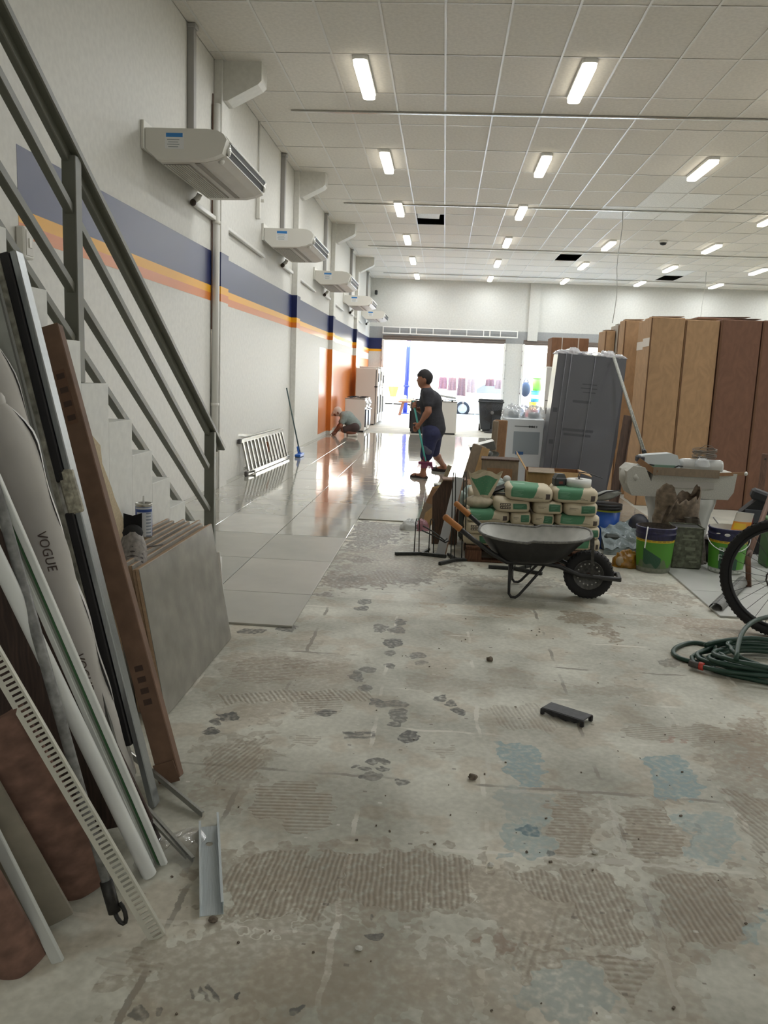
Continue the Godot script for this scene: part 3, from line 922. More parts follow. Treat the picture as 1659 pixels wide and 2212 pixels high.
func make_car(at: Vector3) -> void:
	var car := thing("parked_car", "white hatchback car parked along the street", "car", Vector3(at.x, -0.1, -36.3))
	var paint := M("car white", C(228, 228, 226), 0.25)
	paint.clearcoat_enabled = true
	var glass := M("car glass", C(60, 66, 70), 0.08)
	var rubber := M("tyre rubber", C(30, 30, 31), 0.85)
	var alloy := M("alloy", C(176, 176, 176), 0.35, "", 1.0, 0.7)
	var prof := [Vector2(-2.05, 0.28), Vector2(-2.1, 0.62), Vector2(-1.95, 0.88), Vector2(-1.15, 0.98), Vector2(-0.5, 1.42), Vector2(0.9, 1.48), Vector2(1.6, 1.02), Vector2(1.95, 0.95), Vector2(2.02, 0.6), Vector2(1.98, 0.28)]
	part("body", MB.new().prism(prof, -0.82, 0.82), paint, car)
	part("side_glass", MB.new().prism([Vector2(-1.0, 1.0), Vector2(-0.46, 1.36), Vector2(0.85, 1.41), Vector2(1.35, 1.03)], 0.8, 0.835), glass, car)
	part("door_line", MB.new().box(Vector3(0.1, 0.75, 0.825), Vector3(0.015, 0.9, 0.01)), glass, car)
	part("door_handle", MB.new().box(Vector3(0.35, 0.9, 0.84), Vector3(0.16, 0.03, 0.03), 0.008), paint, car)
	part("mirror", MB.new().box(Vector3(-0.85, 1.05, 0.92), Vector3(0.12, 0.14, 0.2), 0.03), paint, car)
	for x in [-1.3, 1.25]:
		for z in [-0.72, 0.74]:
			var b := Basis(Vector3.RIGHT, PI / 2)
			var w := part("wheel", MB.new(true).at(Transform3D(b, Vector3(x, 0.31, z))).lathe([Vector2(0.2, -0.1), Vector2(0.3, -0.1), Vector2(0.32, -0.05), Vector2(0.32, 0.05), Vector2(0.3, 0.1), Vector2(0.2, 0.1)], 28, false), rubber, car)
			part("hub", MB.new().at(Transform3D(b, Vector3(x, 0.31, z))).lathe([Vector2(0.21, -0.09), Vector2(0.21, 0.085), Vector2(0.08, 0.1)], 20), alloy, w)
	part("bumper", MB.new().box(Vector3(-2.06, 0.42, 0), Vector3(0.14, 0.24, 1.6), 0.05), paint, car)

# ---------------------------------------------------------------- lamps
func make_lamps() -> void:
	var shell := M("lamp housing", C(230, 230, 226), 0.4)
	var glow := StandardMaterial3D.new()
	glow.resource_name = "lit diffuser"
	glow.albedo_color = Color(1, 1, 1)
	glow.emission_enabled = true
	glow.emission = Color(1.0, 0.97, 0.9)
	glow.emission_energy_multiplier = 5.0
	var shape := func(hw: float, hl: float, y0: float, y1: float) -> MB:
		var poly := []
		for k in 24:
			var a := TAU * k / 24.0
			var r := minf(hw, 0.05)
			poly.append(Vector2((hw - r) * signf(cos(a)) + r * cos(a), (hl - r) * signf(sin(a)) + r * sin(a)))
		return MB.new().at(Transform3D(Basis(Vector3.RIGHT, PI / 2), Vector3.ZERO)).prism(poly, -y1, -y0)
	var house: Mesh = shape.call(0.085, 0.615, 0.045, 0.085).mesh()
	var diff: Mesh = shape.call(0.075, 0.605, 0.0, 0.046).mesh()
	for i in 6:
		for j in range(-5, 6):  # the rows behind the camera are unseen, added to brighten surfaces facing it
			if i == 2 and j == 2 or j == -1 and i == 0 or j == -2 or j == -3: continue
			var p := Vector3(-1.1 + 2.5 * i, CEIL - 0.085, -10.23 - 3.75 * j)
			var o := thing("ceiling_lamp", "long white batten lamp with rounded ends lit on the panelled ceiling", "lamp", p, 0.0, "lit batten lamps on the ceiling")
			inst("housing", house, shell, Transform3D.IDENTITY, o)
			inst("diffuser", diff, glow, Transform3D.IDENTITY, o)
			var l := AreaLight3D.new()
			l.name = "light"
			l.area_size = Vector2(0.15, 1.2)
			l.light_energy = 3.75
			l.light_color = Color(0.975, 0.99, 1.0)
			l.area_range = 60.0
			l.shadow_enabled = true
			l.rotation.x = -PI / 2
			l.position.y = -0.012
			o.add_child(l)

# ---------------------------------------------------------------- air conditioners and pipes on the left wall
func make_air_conditioners() -> void:
	var shell := M("ac shell", C(208, 204, 194), 0.42, "soft", 0.5)
	var cap := M("ac end cap", C(220, 217, 208), 0.4)
	var grill := M("ac intake", C(150, 144, 134), 0.6)
	var chrome := M("ac lip", C(226, 226, 222), 0.15, "", 1.0, 0.6)
	var black := M("ac slot", C(30, 28, 27), 0.6)
	var pvc := M("grey duct", C(168, 166, 162), 0.5, "soft", 0.5)
	var wpipe := M("white pipe", C(214, 212, 205), 0.4)
	var prof := [Vector2(0.03, 0), Vector2(0.6, 0), Vector2(0.69, -0.012), Vector2(0.745, -0.04), Vector2(0.775, -0.085), Vector2(0.735, -0.205), Vector2(0.66, -0.238), Vector2(0.55, -0.262), Vector2(0.14, -0.27), Vector2(0.06, -0.2), Vector2(0.03, -0.17)]
	var labels := ["long white ceiling-type air conditioner on the wall nearest the staircase", "white air conditioner mounted on the wall second from the staircase", "white air conditioner mounted on the wall third from the staircase", "white air conditioner mounted on the wall fourth from the staircase", "white air conditioner mounted on the wall closest to the street doorway"]
	var len := 1.68
	for k in 5:
		var z0 := [-7.53, -12.42, -17.25, -22.3, -27.2][k] as float
		var y := 3.535
		var o := thing("air_conditioner", labels[k], "air conditioner", Vector3(WALL, y, z0), 0.0, "air conditioners along the left wall")
		part("casing", MB.new().prism(prof, -0.1, -len + 0.1), shell, o)
		for z in [[0.0, -0.1], [-len + 0.1, -len]]:
			var inner := []
			for p in prof: inner.append(Vector2(0.4, -0.13) + (p - Vector2(0.4, -0.13)) * 0.985)
			part("end_cap", MB.new().prism(inner, z[0], z[1]), cap, o)
		part("wall_plate", MB.new().box(Vector3(0.016, -0.06, -len * 0.5), Vector3(0.03, 0.24, len + 0.04), 0.004), cap, o)
		# intake on the underside
		var g := part("intake_grille", MB.new().box(Vector3(0.27, -0.268, -len * 0.5), Vector3(0.24, 0.012, len - 0.3)), grill, o)
		for s in 9: part("slat", MB.new().box(Vector3(0.165 + s * 0.026, -0.276, -len * 0.5), Vector3(0.008, 0.006, len - 0.3)), shell, g)
		part("groove", MB.new().box(Vector3(0.475, -0.2655, -len * 0.5), Vector3(0.05, 0.006, len - 0.24)), grill, o)
		var tilt := Transform3D(Basis(Vector3.BACK, -0.322), Vector3(0.757, -0.145, -len * 0.5))
		var mouth := part("outlet", MB.new().at(tilt).box(Vector3(0.0, 0, 0), Vector3(0.012, 0.105, len - 0.26)), black, o)
		part("louvre", MB.new().at(tilt).box(Vector3(0.012, 0.0, 0), Vector3(0.014, 0.008, len - 0.26)), chrome, mouth)
		part("lip", MB.new().at(tilt).box(Vector3(0.004, 0.058, 0), Vector3(0.012, 0.012, len - 0.2), 0.003), chrome, o)
		part("lip", MB.new().at(tilt).box(Vector3(0.004, -0.058, 0), Vector3(0.012, 0.012, len - 0.2), 0.003), chrome, o)
		for z in [-0.12, -len + 0.12]: part("hinge", MB.new(true).ball(Vector3(0.76, -0.145, z), Vector3(0.022, 0.06, 0.03), 10, 8), chrome, o)
		part("knob", MB.new(true).ball(Vector3(0.68, -0.235, -0.16), Vector3(0.03, 0.025, 0.03), 10, 8), cap, o)
		var stick := part("sticker", MB.new().box(Vector3(0.3, -0.11, 0.001), Vector3(0.17, 0.13, 0.002)), M("sticker white", C(226, 226, 224), 0.5), o)
		part("blue_band", MB.new().box(Vector3(0.3, -0.06, 0.0026), Vector3(0.15, 0.034, 0.0012)), M("sticker blue", C(52, 128, 196), 0.5), stick)
		for s in 4: part("text_line", MB.new().box(Vector3(0.29, -0.098 - s * 0.02, 0.0026), Vector3(0.11 - 0.02 * (s % 2), 0.006, 0.0012)), M("sticker grey", C(150, 156, 156), 0.5), stick)
		# duct from the unit to the ceiling
		var zd := z0 - 1.36
		var d := thing("cable_duct", "grey duct rising from %s air conditioner to the ceiling" % ["the nearest-to-stairs", "the second", "the third", "the fourth", "the farthest"][k], "duct", Vector3(WALL, y + 0.065, zd))
		part("trunk", MB.new().box(Vector3(0.036, (CEIL - y - 0.065) * 0.5, 0), Vector3(0.07, CEIL - y - 0.067, 0.09), 0.006), pvc, d)
		part("collar", MB.new().box(Vector3(0.046, CEIL - y - 0.09, 0), Vector3(0.09, 0.04, 0.12), 0.006), pvc, d)
		# condensate pipe
		var c := thing("drain_pipe", "white drain pipe running along the wall from %s air conditioner" % ["the nearest-to-stairs", "the second", "the third", "the fourth", "the farthest"][k], "pipe", Vector3(WALL + 0.012, 3.2, z0 - 1.42))
		part("elbow", MB.new(true).tube([Vector3(0.1, 0.07, 0.02), Vector3(0.08, 0.03, 0.02), Vector3(0.03, 0.0, 0.0), Vector3(0.03, -0.02, -0.06)], 0.03, 10), wpipe, c)
		part("stopper", MB.new(true).ball(Vector3(0.03, -0.02, 0.03), Vector3(0.035, 0.035, 0.035), 10, 8), M("dark brown rubber", C(70, 58, 50), 0.7), c)
		if k < 4:
			part("run", MB.new().bar(Vector3(0.025, -0.02, -0.05), Vector3(0.025, -0.03, -0.86), 0.05, 0.05, Vector3.UP, 0.006), wpipe, c)
			part("run", MB.new().bar(Vector3(0.025, -0.04, -1.22), Vector3(0.025, -0.08, -3.45), 0.04, 0.05, Vector3.UP, 0.006), wpipe, c)
			part("clip", MB.new().box(Vector3(0.03, -0.04, -1.3), Vector3(0.06, 0.075, 0.05), 0.006), cap, c)
	# small fittings on the wall
	var sw := on_x(44, 525, WALL)
	var o := thing("switch_box", "small white switch box on the wall below the orange stripe", "switch", sw)
	part("case", MB.new().box(Vector3(0.03, 0, 0), Vector3(0.06, 0.2, 0.13), 0.01), cap, o)
	part("face", MB.new().box(Vector3(0.062, 0, 0), Vector3(0.006, 0.16, 0.09), 0.002), shell, o)
	part("rocker", MB.new().box(Vector3(0.068, 0.0, 0), Vector3(0.008, 0.06, 0.035), 0.002), cap, o)
	var ca := on_x(561, 295, WALL)
	var cb := on_x(556, 440, WALL)
	var cd := thing("conduit", "thin white conduit dropping down the wall to a small junction box", "conduit", Vector3(WALL, cb.y, cb.z))
	part("tube", MB.new(true).tube([Vector3(0.015, 0.05, 0), Vector3(0.015, CEIL - cb.y, 0)], 0.012, 8), wpipe, cd)
	part("junction_box", MB.new().box(Vector3(0.03, -0.07, 0.06), Vector3(0.06, 0.3, 0.07), 0.008), cap, cd)
	part("clip", MB.new().box(Vector3(0.05, 0.04, 0), Vector3(0.1, 0.04, 0.03), 0.006), cap, cd)
	var cam := on_z(813, 632, 30.2)
	var sc := thing("security_camera", "small dark camera fixed high in the corner of the back wall", "camera", cam)
	part("mount", MB.new().box(Vector3(0, 0, -0.04), Vector3(0.1, 0.16, 0.08), 0.01), cap, sc)
	part("body", MB.new().box(Vector3(0, 0, 0.05), Vector3(0.1, 0.16, 0.14), 0.02), M("black plastic"), sc)
	# rain pipe down the first pilaster
	var pz := -9.78
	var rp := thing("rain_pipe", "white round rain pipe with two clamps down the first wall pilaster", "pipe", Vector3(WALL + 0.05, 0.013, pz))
	part("tube", MB.new(true).tube([Vector3(0, 0, 0), Vector3(0, CEIL - 0.5, 0)], 0.045, 14), wpipe, rp)
	for y in [0.62, 1.0, 3.1]: part("clamp", MB.new(true).tube([Vector3(0, y, 0), Vector3(0, y + 0.035, 0)], 0.052, 14), cap, rp)
	part("gap_line", MB.new(true).tube([Vector3(-0.035, 1.9, 0.035), Vector3(-0.035, CEIL - 0.4, 0.035)], 0.008, 6), M("brown cable", C(110, 84, 70), 0.7), rp)  # thin brown line put in for the dark, shaded gap beside the pilaster

# ---------------------------------------------------------------- staircase
func make_stairs() -> void:
	var white := M("stair white", C(228, 228, 222), 0.55, "plaster", 0.6)
	var olive := M("rail olive", C(104, 104, 92), 0.38, "soft", 1.0)
	var x1 := -1.47
	var x0 := -2.5
	var s := thing("staircase", "white solid staircase and olive railing standing along the striped wall", "stairs", Vector3(x1, 0, -5.46))
	for n in range(1, 19):
		var z := (n - 1) * 0.273
		var y0 := 0.013 if z < 0.95 else 0.0
		part("step", MB.new().box(Vector3((x0 - x1) * 0.5, (y0 + n * 0.171) * 0.5, z + 0.1365), Vector3(x1 - x0, n * 0.171 - y0, 0.273), 0.0015), white, s)
	part("landing", MB.new().box(Vector3((x0 - x1) * 0.5 + 0.1, 3.0, 18 * 0.273 + 1.65), Vector3(x1 - x0 + 0.2, 0.16, 3.3)), white, s)
	# railing, in a plane just inside the stepped side
	var rx := -1.58
	var r := Node3D.new()
	r.name = "railing"
	r.set_meta("label", "olive grey steel railing with sloping bars")
	s.add_child(r)
	r.position = Vector3(rx - x1, 0, -0.08)
	var org := Vector3(rx, 0, -5.54)
	var line := func(a: Vector2, b: Vector2, z_end: float) -> Array:
		var p := on_x(a.x, a.y, rx)
		var q := on_x(b.x, b.y, rx)
		var d := (q - p) / (q.z - p.z)
		return [q - org, p + d * (z_end - p.z) - org]
	var hand: Array = line.call(Vector2(154, 328), Vector2(361, 740), -0.9)
	var h_end := on_x(476, 955, rx) - org
	var d: Vector3 = (hand[1] - hand[0]).normalized()
	var low: Vector3 = hand[0] - d * ((hand[0].z - h_end.z) / d.z)
	part("handrail", MB.new().bar(low, hand[1], 0.075, 0.034, Vector3.RIGHT, 0.005), olive, r)
	part("handrail_web", MB.new().bar(low + d * 0.07 + Vector3(-0.012, -0.035, 0), hand[1] + Vector3(-0.012, -0.035, 0), 0.03, 0.05, Vector3.RIGHT, 0.004), olive, r)
	for b in [[Vector2(178, 505), Vector2(447, 1008)], [Vector2(80, 503), Vector2(449, 1100)], [Vector2(65, 598), Vector2(407, 1117)]]:
		var e: Array = line.call(b[0], b[1], -0.9)
		var low_end: Vector3 = e[0]
		if b[1].x < 420:
			var dd: Vector3 = (e[1] - e[0]).normalized()
			low_end = e[0] - dd * ((e[0].y - 0.06) / dd.y)
		part("sloping_bar", MB.new().bar(low_end, e[1], 0.036, 0.036, Vector3.RIGHT, 0.003), olive, r)
	var top := func(z: float) -> float: return (low + d * ((z - low.z) / d.z)).y
	part("post", MB.new().bar(Vector3(0, 0.013, 0), Vector3(0, top.call(0.0) - 0.02, 0), 0.07, 0.05, Vector3.RIGHT, 0.003), olive, r)
	var z1 := -3.47 + 5.54
	part("post", MB.new().bar(Vector3(0, 1.369, z1), Vector3(0, top.call(z1) - 0.02, z1), 0.06, 0.06, Vector3.RIGHT, 0.003), olive, r)
	var z2 := -1.4 + 5.54
	part("post", MB.new().bar(Vector3(0, 2.566, z2), Vector3(0, top.call(z2) - 0.02, z2), 0.06, 0.06, Vector3.RIGHT, 0.003), olive, r)

# ---------------------------------------------------------------- things leaning against the stairs
func leaner(bx: float, by: float, tx: float, ty: float, x_top: float, lift := 0.0) -> Array:
	return [on_y(bx, by, lift), on_x(tx, ty, x_top)]

func make_leaning_stack() -> void:
	# tiles
	var face := M("grey tile face", C(146, 142, 132), 0.42, "blotch", 0.9)
	var body := M("tile body", C(178, 148, 118), 0.8, "grain", 2.0)
	var n := 13
	var zc := -3.71
	for k in n:
		var f := k / float(n - 1)
		var len := 1.065 - (0.0 if k == 0 else 0.03 * (k % 3))
		var hgt := 0.64 + (0.0 if k == 0 else 0.012 * ((k * 5) % 4) - 0.02)
		var b := Vector3(lerpf(-1.088, -1.372, f), 0.001, zc + 0.012 * ((k * 3) % 3))
		var lean := 0.178 - 0.07 * f
		var bottom := (-0.009) * sin(lean) * -1.0
		var o := thing("porcelain_slab", "large grey porcelain tile on the front of the stack leaning on the stairs" if k == 0 else "large porcelain tile with beige edge in the stack leaning on the stairs", "tile", b + Vector3(0, 0.002, 0), 0.0, "porcelain tiles stacked against the stairs")
		o.rotation = Vector3(0, 0, lean)
		part("body", MB.new().box(Vector3(-0.008, hgt * 0.5, 0), Vector3(0.014, hgt, len), 0.0015), body, o)
		part("glazed_face", MB.new().box(Vector3(0.0005, hgt * 0.5, 0), Vector3(0.003, hgt - 0.003, len - 0.003), 0.001), face, o)
	# tin on the stack
	var cp := on_z(311, 1168, 3.72)
	var can := thing("aerosol_can", "white and blue metal can standing on the tile stack", "can", Vector3(cp.x, 0.648, -3.72))
	var im := Image.create(128, 64, false, Image.FORMAT_RGB8)
	im.fill(C(196, 200, 206))
	for y in 64:
		for x in 128:
			if y > 52 and y < 59 or y > 62: im.set_pixel(x, y, C(40, 70, 140))
			elif (x % 64) < 14 + 6.0 * sin(y * 0.16): im.set_pixel(x, y, C(34, 66, 150))
			elif (x % 64) > 44 and (x % 64) < 60 and y % 7 < 3: im.set_pixel(x, y, C(128, 136, 150))
	im.flip_y()
	part("label", MB.new(true).lathe([Vector2(0.0385, 0.012), Vector2(0.0385, 0.152)], 24, false), printed("can print", im, 0.3), can)
	part("shell", MB.new(true).lathe([Vector2(0.036, 0.0), Vector2(0.038, 0.004), Vector2(0.038, 0.16), Vector2(0.0395, 0.165), Vector2(0.036, 0.168), Vector2(0.033, 0.158), Vector2(0.0, 0.158)], 24), M("can tin", C(190, 188, 180), 0.3, "", 1.0, 0.8), can)
	part("nozzle", MB.new(true).lathe([Vector2(0.006, 0.158), Vector2(0.004, 0.2), Vector2(0.0, 0.201)], 8), M("white plastic"), can)
	make_boot()
	# cream foam sheet behind the brown carton
	var fa := on_x(192, 930, -1.455)
	var foam := MB.new()
	var edge := []
	for p in [[186, 930], [212, 962], [216, 1000], [236, 1052], [243, 1075], [262, 1120], [274, 1150], [276, 1176], [262, 1188], [238, 1180], [180, 1000]]:
		var v := on_x(p[0], p[1], -1.455)
		edge.append(Vector2(v.z, v.y))
	foam.at(Transform3D(Basis(Vector3(0, 0, 1), Vector3(0, 1, 0), Vector3(-1, 0, 0)), Vector3(-1.445, 0, 0))).prism(edge, 0.0, 0.02)
	solo("foam_sheet", foam, M("cream foam", C(206, 188, 156), 0.85, "grain", 3.0), "torn cream foam sheet against the stairs behind the brown carton", "foam sheet")
	# long brown carton
	var e := leaner(371, 1688, 108, 706, -1.44)
	var br := thing("long_carton", "long narrow brown carton leaning beside the grey tiles", "carton", e[0])
	var card := M("brown carton", C(126, 97, 77), 0.75, "blotch", 1.5)
	var dir: Vector3 = e[1] - e[0]
	part("sleeve", MB.new().bar(Vector3(0, 0.012, 0), dir, 0.078, 0.045, Vector3.RIGHT, 0.003), card, br)
	var dn := dir.normalized()
	var xw := (Vector3.RIGHT - dn * Vector3.RIGHT.dot(dn)).normalized()
	var nz := xw.cross(dn).normalized()
	var tape := M("carton print", C(70, 52, 42), 0.8)
	for pr in [[0.16, 0.26], [0.78, 0.9]]:
		var pad := part("printed_stamp", MB.new().bar(dir * pr[0] + nz * 0.0232, dir * pr[1] + nz * 0.0232, 0.04, 0.0012, xw), M("stamp ground", C(104, 76, 58), 0.8), br)
		for k in 4:
			var t: float = lerpf(pr[0] + 0.008, pr[1] - 0.02, k / 3.0)
			part("stamp_mark", MB.new().bar(dir * t + nz * 0.0242, dir * (t + 0.012) + nz * 0.0242, 0.03, 0.0012, xw), tape, pad)
	part("end_flap", MB.new().bar(dir * 0.0 + nz * 0.02, dir * 0.045 + nz * 0.035, 0.075, 0.003, xw), card, br)
	# framed sheet: silver edge, black seal, pale edge
	e = leaner(322, 1742, 22, 548, -1.40)
	var fr := thing("glazing_sash", "tall window sash with black seal and silver edge leaning on the stairs", "window sash", e[0])
	dir = e[1] - e[0]
	dn = dir.normalized()
	xw = (Vector3.RIGHT - dn * Vector3.RIGHT.dot(dn)).normalized()
	nz = xw.cross(dn).normalized()
	var silver := M("sash silver", C(168, 172, 172), 0.3, "brush", 2.0, 0.7)
	part("silver_edge", MB.new().bar(xw * 0.02, dir + xw * 0.02, 0.022, 0.05, xw, 0.003), silver, fr)
	var top_cut := dir * 1.0
	part("black_seal", MB.new().bar(dir * 0.12 + xw * -0.008 + nz * 0.006, dir * 0.545 + xw * -0.008 + nz * 0.006, 0.03, 0.05, xw, 0.004), M("seal black", C(26, 24, 25), 0.6), fr)
	part("black_seal", MB.new().bar(dir * 0.6 + xw * -0.008 + nz * 0.006, top_cut + xw * -0.008 + nz * 0.006, 0.03, 0.05, xw, 0.004), M("seal black"), fr)
	part("pale_edge", MB.new().bar(xw * -0.042 + dir * 0.06, dir + xw * -0.042, 0.036, 0.052, xw, 0.003), M("sash dirty", C(186, 182, 166), 0.7, "dirty", 2.0), fr)
	part("masking_tape", MB.new().bar(dir * 0.54 + xw * 0.012 + nz * 0.016, dir * 0.62 + xw * 0.008 + nz * 0.016, 0.05, 0.03, xw, 0.008), M("masking tape", C(196, 190, 168), 0.7, "dirty", 4.0), fr)
	# grey boards behind and beside it
	e = leaner(296, 1768, -12, 560, -1.385)
	var gb := thing("plaster_board", "grey plaster board leaning behind the long wrapped rolls", "board", e[0])
	dir = e[1] - e[0]
	dn = dir.normalized()
	xw = (Vector3.RIGHT - dn * Vector3.RIGHT.dot(dn)).normalized()
	var pb := M("plaster board grey", C(164, 166, 158), 0.7, "blotch", 1.0)
	part("sheet", MB.new().bar(xw * -0.085, dir + xw * -0.085, 0.15, 0.013, xw, 0.002), pb, gb)
	part("paper_edge", MB.new().bar(xw * -0.008, dir + xw * -0.008, 0.006, 0.015, xw), M("board edge", C(100, 100, 94), 0.8), gb)
	e = leaner(255, 1850, -330, 700, -1.42)
	var db := thing("dark_board", "dark brown board deep behind the leaning pipes", "board", e[0])
	dir = e[1] - e[0]
	xw = Vector3.RIGHT
	part("sheet", MB.new().bar(Vector3(-0.16, 0, -0.1), dir + Vector3(-0.16, 0, -0.1), 0.5, 0.012, xw, 0.002), M("dark brown board", C(86, 68, 60), 0.7, "wood", 1.0), db)
	part("edge_strip", MB.new().bar(Vector3(0.09, 0, -0.1), dir + Vector3(0.09, 0, -0.1), 0.012, 0.016, xw), M("dark edge", C(56, 46, 42), 0.8), db)
	# two long wrapped rolls with printed film
	var rolls := [[262, 1735, -4, 868, -1.30, 0.075, 0.05, "long roll wrapped in pale printed film with a twisted end", [0.37, 0.665]], [262, 1712, -26, 730, -1.37, 0.05, 0.03, "slim wrapped roll with printed film half hidden behind the thicker one", [0.58]]]
	var fm := M("film grey", C(214, 210, 204), 0.42, "soft", 1.0)
	for r in rolls:
		e = leaner(r[0], r[1], r[2], r[3], r[4])
		var o := thing("wrapped_roll", r[7], "roll", e[0], 0.0, "wrapped rolls leaning on the stairs")
		dir = e[1] - e[0]
		dn = dir.normalized()
		xw = (Vector3.RIGHT - dn * Vector3.RIGHT.dot(dn)).normalized()
		nz = xw.cross(dn).normalized()
		var rw: float = r[5]
		var rt: float = r[6]
		var mb := MB.new(true)
		mb.grid(func(u, v):
			var a: float = u * TAU
			var k := 1.0 - 0.35 * pow(maxf(0.0, 1.0 - v * 9.0), 2.0) - 0.8 * pow(maxf(0.0, (v - 0.9) * 10.0), 2.0)
			var wob := 1.0 + 0.05 * sin(v * 31.0 + u * 5.0) + 0.04 * sin(v * 13.0 + 9.0 * u)
			return dir * v + (xw * cos(a) * rw + nz * sin(a) * rt) * k * wob, 20, 40)
		part("film", mb, fm, o)
		part("twisted_end", MB.new(true).ball(dir * 1.0, Vector3(0.022, 0.03, 0.022), 8, 6), fm, o)
		for t in r[8]:
			var lm := lettering("VOGUE", 0.03, 0.002)
			var basis := Basis(-dn, xw, nz)
			inst("printed_word", lm, M("print brown", C(98, 86, 80), 0.7), Transform3D(basis, dir * t + xw * rw * 0.5 + nz * rt * 0.98), o)
	# profiles and pipes
	var wm := M("white profile", C(226, 228, 222), 0.4, "soft", 1.0)
	e = leaner(343, 1870, -250, 506, -1.38)
	var p := thing("white_profile", "white plastic edging with a green stripe leaning on the stairs", "profile", e[0])
	dir = e[1] - e[0]
	dn = dir.normalized()
	xw = (Vector3.RIGHT - dn * Vector3.RIGHT.dot(dn)).normalized()
	nz = xw.cross(dn).normalized()
	part("flange", MB.new().bar(xw * 0.018, dir + xw * 0.018, 0.02, 0.014, xw, 0.002), wm, p)
	part("web", MB.new().bar(Vector3.ZERO - nz * 0.006, dir - nz * 0.006, 0.05, 0.004, xw), M("profile web", C(128, 132, 120), 0.6), p)
	part("green_stripe", MB.new().bar(xw * 0.0 + nz * -0.003, dir + nz * -0.003, 0.006, 0.004, xw), M("profile green", C(64, 104, 66), 0.6), p)
	part("flange", MB.new().bar(xw * -0.02, dir - xw * 0.02, 0.016, 0.014, xw, 0.002), wm, p)
	e = leaner(323, 1892, -300, 597, -1.36)
	var pp := thing("plastic_pipe", "white round plastic pipe leaning among the profiles", "pipe", e[0])
	dir = e[1] - e[0]
	part("tube", MB.new(true).tube([Vector3(0, 0.004, 0), dir], 0.0205, 18, false), M("pvc white", C(226, 228, 224), 0.35, "soft", 1.0), pp)
	part("bore", MB.new(true).tube([Vector3(0, 0.006, 0), dir], 0.017, 18), M("pvc bore", C(150, 150, 146), 0.6), pp)
	e = leaner(258, 2006, -30, 980, -1.18)
	var hp := thing("hooked_pole", "grey dusty metal pole with a hooked lower end", "pole", e[0])
	dir = e[1] - e[0]
	dn = dir.normalized()
	var dusty := M("dusty metal", C(164, 164, 160), 0.6, "dirty", 3.0, 0.2)
	part("shaft", MB.new(true).tube([dn * 0.05, dir * 0.5, dir], [0.012, 0.014, 0.014], 12), dusty, hp)
	part("ferrule", MB.new(true).tube([dn * 0.045, dn * 0.13], 0.0165, 12), M("tarnished metal", C(70, 68, 64), 0.55, "dirty", 4.0, 0.5), hp)
	var hook := []
	for k in 9:
		var a := PI * 1.35 * k / 8.0
		hook.append(dn * (0.045 - 0.03 * sin(a)) + Vector3(0.014 - 0.014 * cos(a), 0, 0.0))
	part("hook", MB.new(true).tube(hook, 0.006, 8), M("tarnished metal"), hp)
	e = leaner(340, 2028, -300, 930, -1.30)
	var sa := thing("slotted_angle", "pale slotted steel angle leaning in front of the clay tiles", "angle bar", e[0])
	dir = e[1] - e[0]
	dn = dir.normalized()
	xw = (Vector3(1, 0.2, -0.4) - dn * Vector3(1, 0.2, -0.4).dot(dn)).normalized()
	nz = xw.cross(dn).normalized()
	var zinc := M("pale steel", C(200, 198, 184), 0.45, "soft", 2.0, 0.25)
	var slot := MB.new()
	var total := dir.length()
	# the slotted face is a ladder of bridges between two edge strips, so that the slots are open
	slot.bar(xw * -0.014, dir + xw * -0.014, 0.012, 0.0025, xw)
	slot.bar(xw * 0.0175, dir + xw * 0.0175, 0.004, 0.0025, xw)
	var pitch := 0.0145
	for k in int(total / pitch):
		slot.bar(dn * (k * pitch) + xw * 0.004, dn * (k * pitch + 0.008) + xw * 0.004, 0.025, 0.0025, xw)
	part("slotted_face", slot, zinc, sa)
	part("plain_face", MB.new().bar(xw * 0.0195 - nz * 0.012, dir + xw * 0.0195 - nz * 0.012, 0.0025, 0.026, xw), zinc, sa)
	e = leaner(126, 2080, -220, 1385, -1.22)
	dir = e[1] - e[0]
	solo("flat_bar", MB.new().at(Transform3D(Basis.IDENTITY, e[0])).bar(Vector3(0, 0.003, 0), dir, 0.032, 0.012, Vector3.RIGHT, 0.002), M("white flat bar", C(188, 190, 184), 0.4), "white flat metal bar leaning at the front of the heap", "flat bar")
	var thin := M("thin aluminium", C(176, 176, 170), 0.3, "brush", 3.0, 0.6)
	for t in [[437, 1760, 170, 1532, -1.36, 0.022, "thin aluminium trim slanting low beside the metal channel"], [416, 1858, 120, 1525, -1.33, 0.018, "thin aluminium trim with rounded tip slanting low out of the heap"], [402, 1852, 96, 1528, -1.34, 0.014, "narrow aluminium strip slanting low alongside the round tipped trim"], [330, 1668, 40, 1440, -1.4, 0.02, "thin aluminium trim half hidden under the plaster board"]]:
		e = leaner(t[0], t[1], t[2], t[3], t[4], 0.008)
		var o := thing("metal_trim", t[6], "trim", e[0] - Vector3(0, 0.008, 0), 0.0, "thin aluminium trims in the heap")
		dir = e[1] - e[0]
		part("strip", MB.new().bar(Vector3(0, 0.008, 0), dir, t[5], 0.003, Vector3.UP), thin, o)
		part("lip", MB.new().bar(Vector3(0.003, 0.008 + t[5] * 0.5, 0.003), dir + Vector3(0.003, t[5] * 0.5, 0.003), 0.004, 0.01, Vector3.UP), thin, o)
	# clay roof tiles
	var clay := M("clay", C(146, 110, 94), 0.8, "dirty", 1.6)
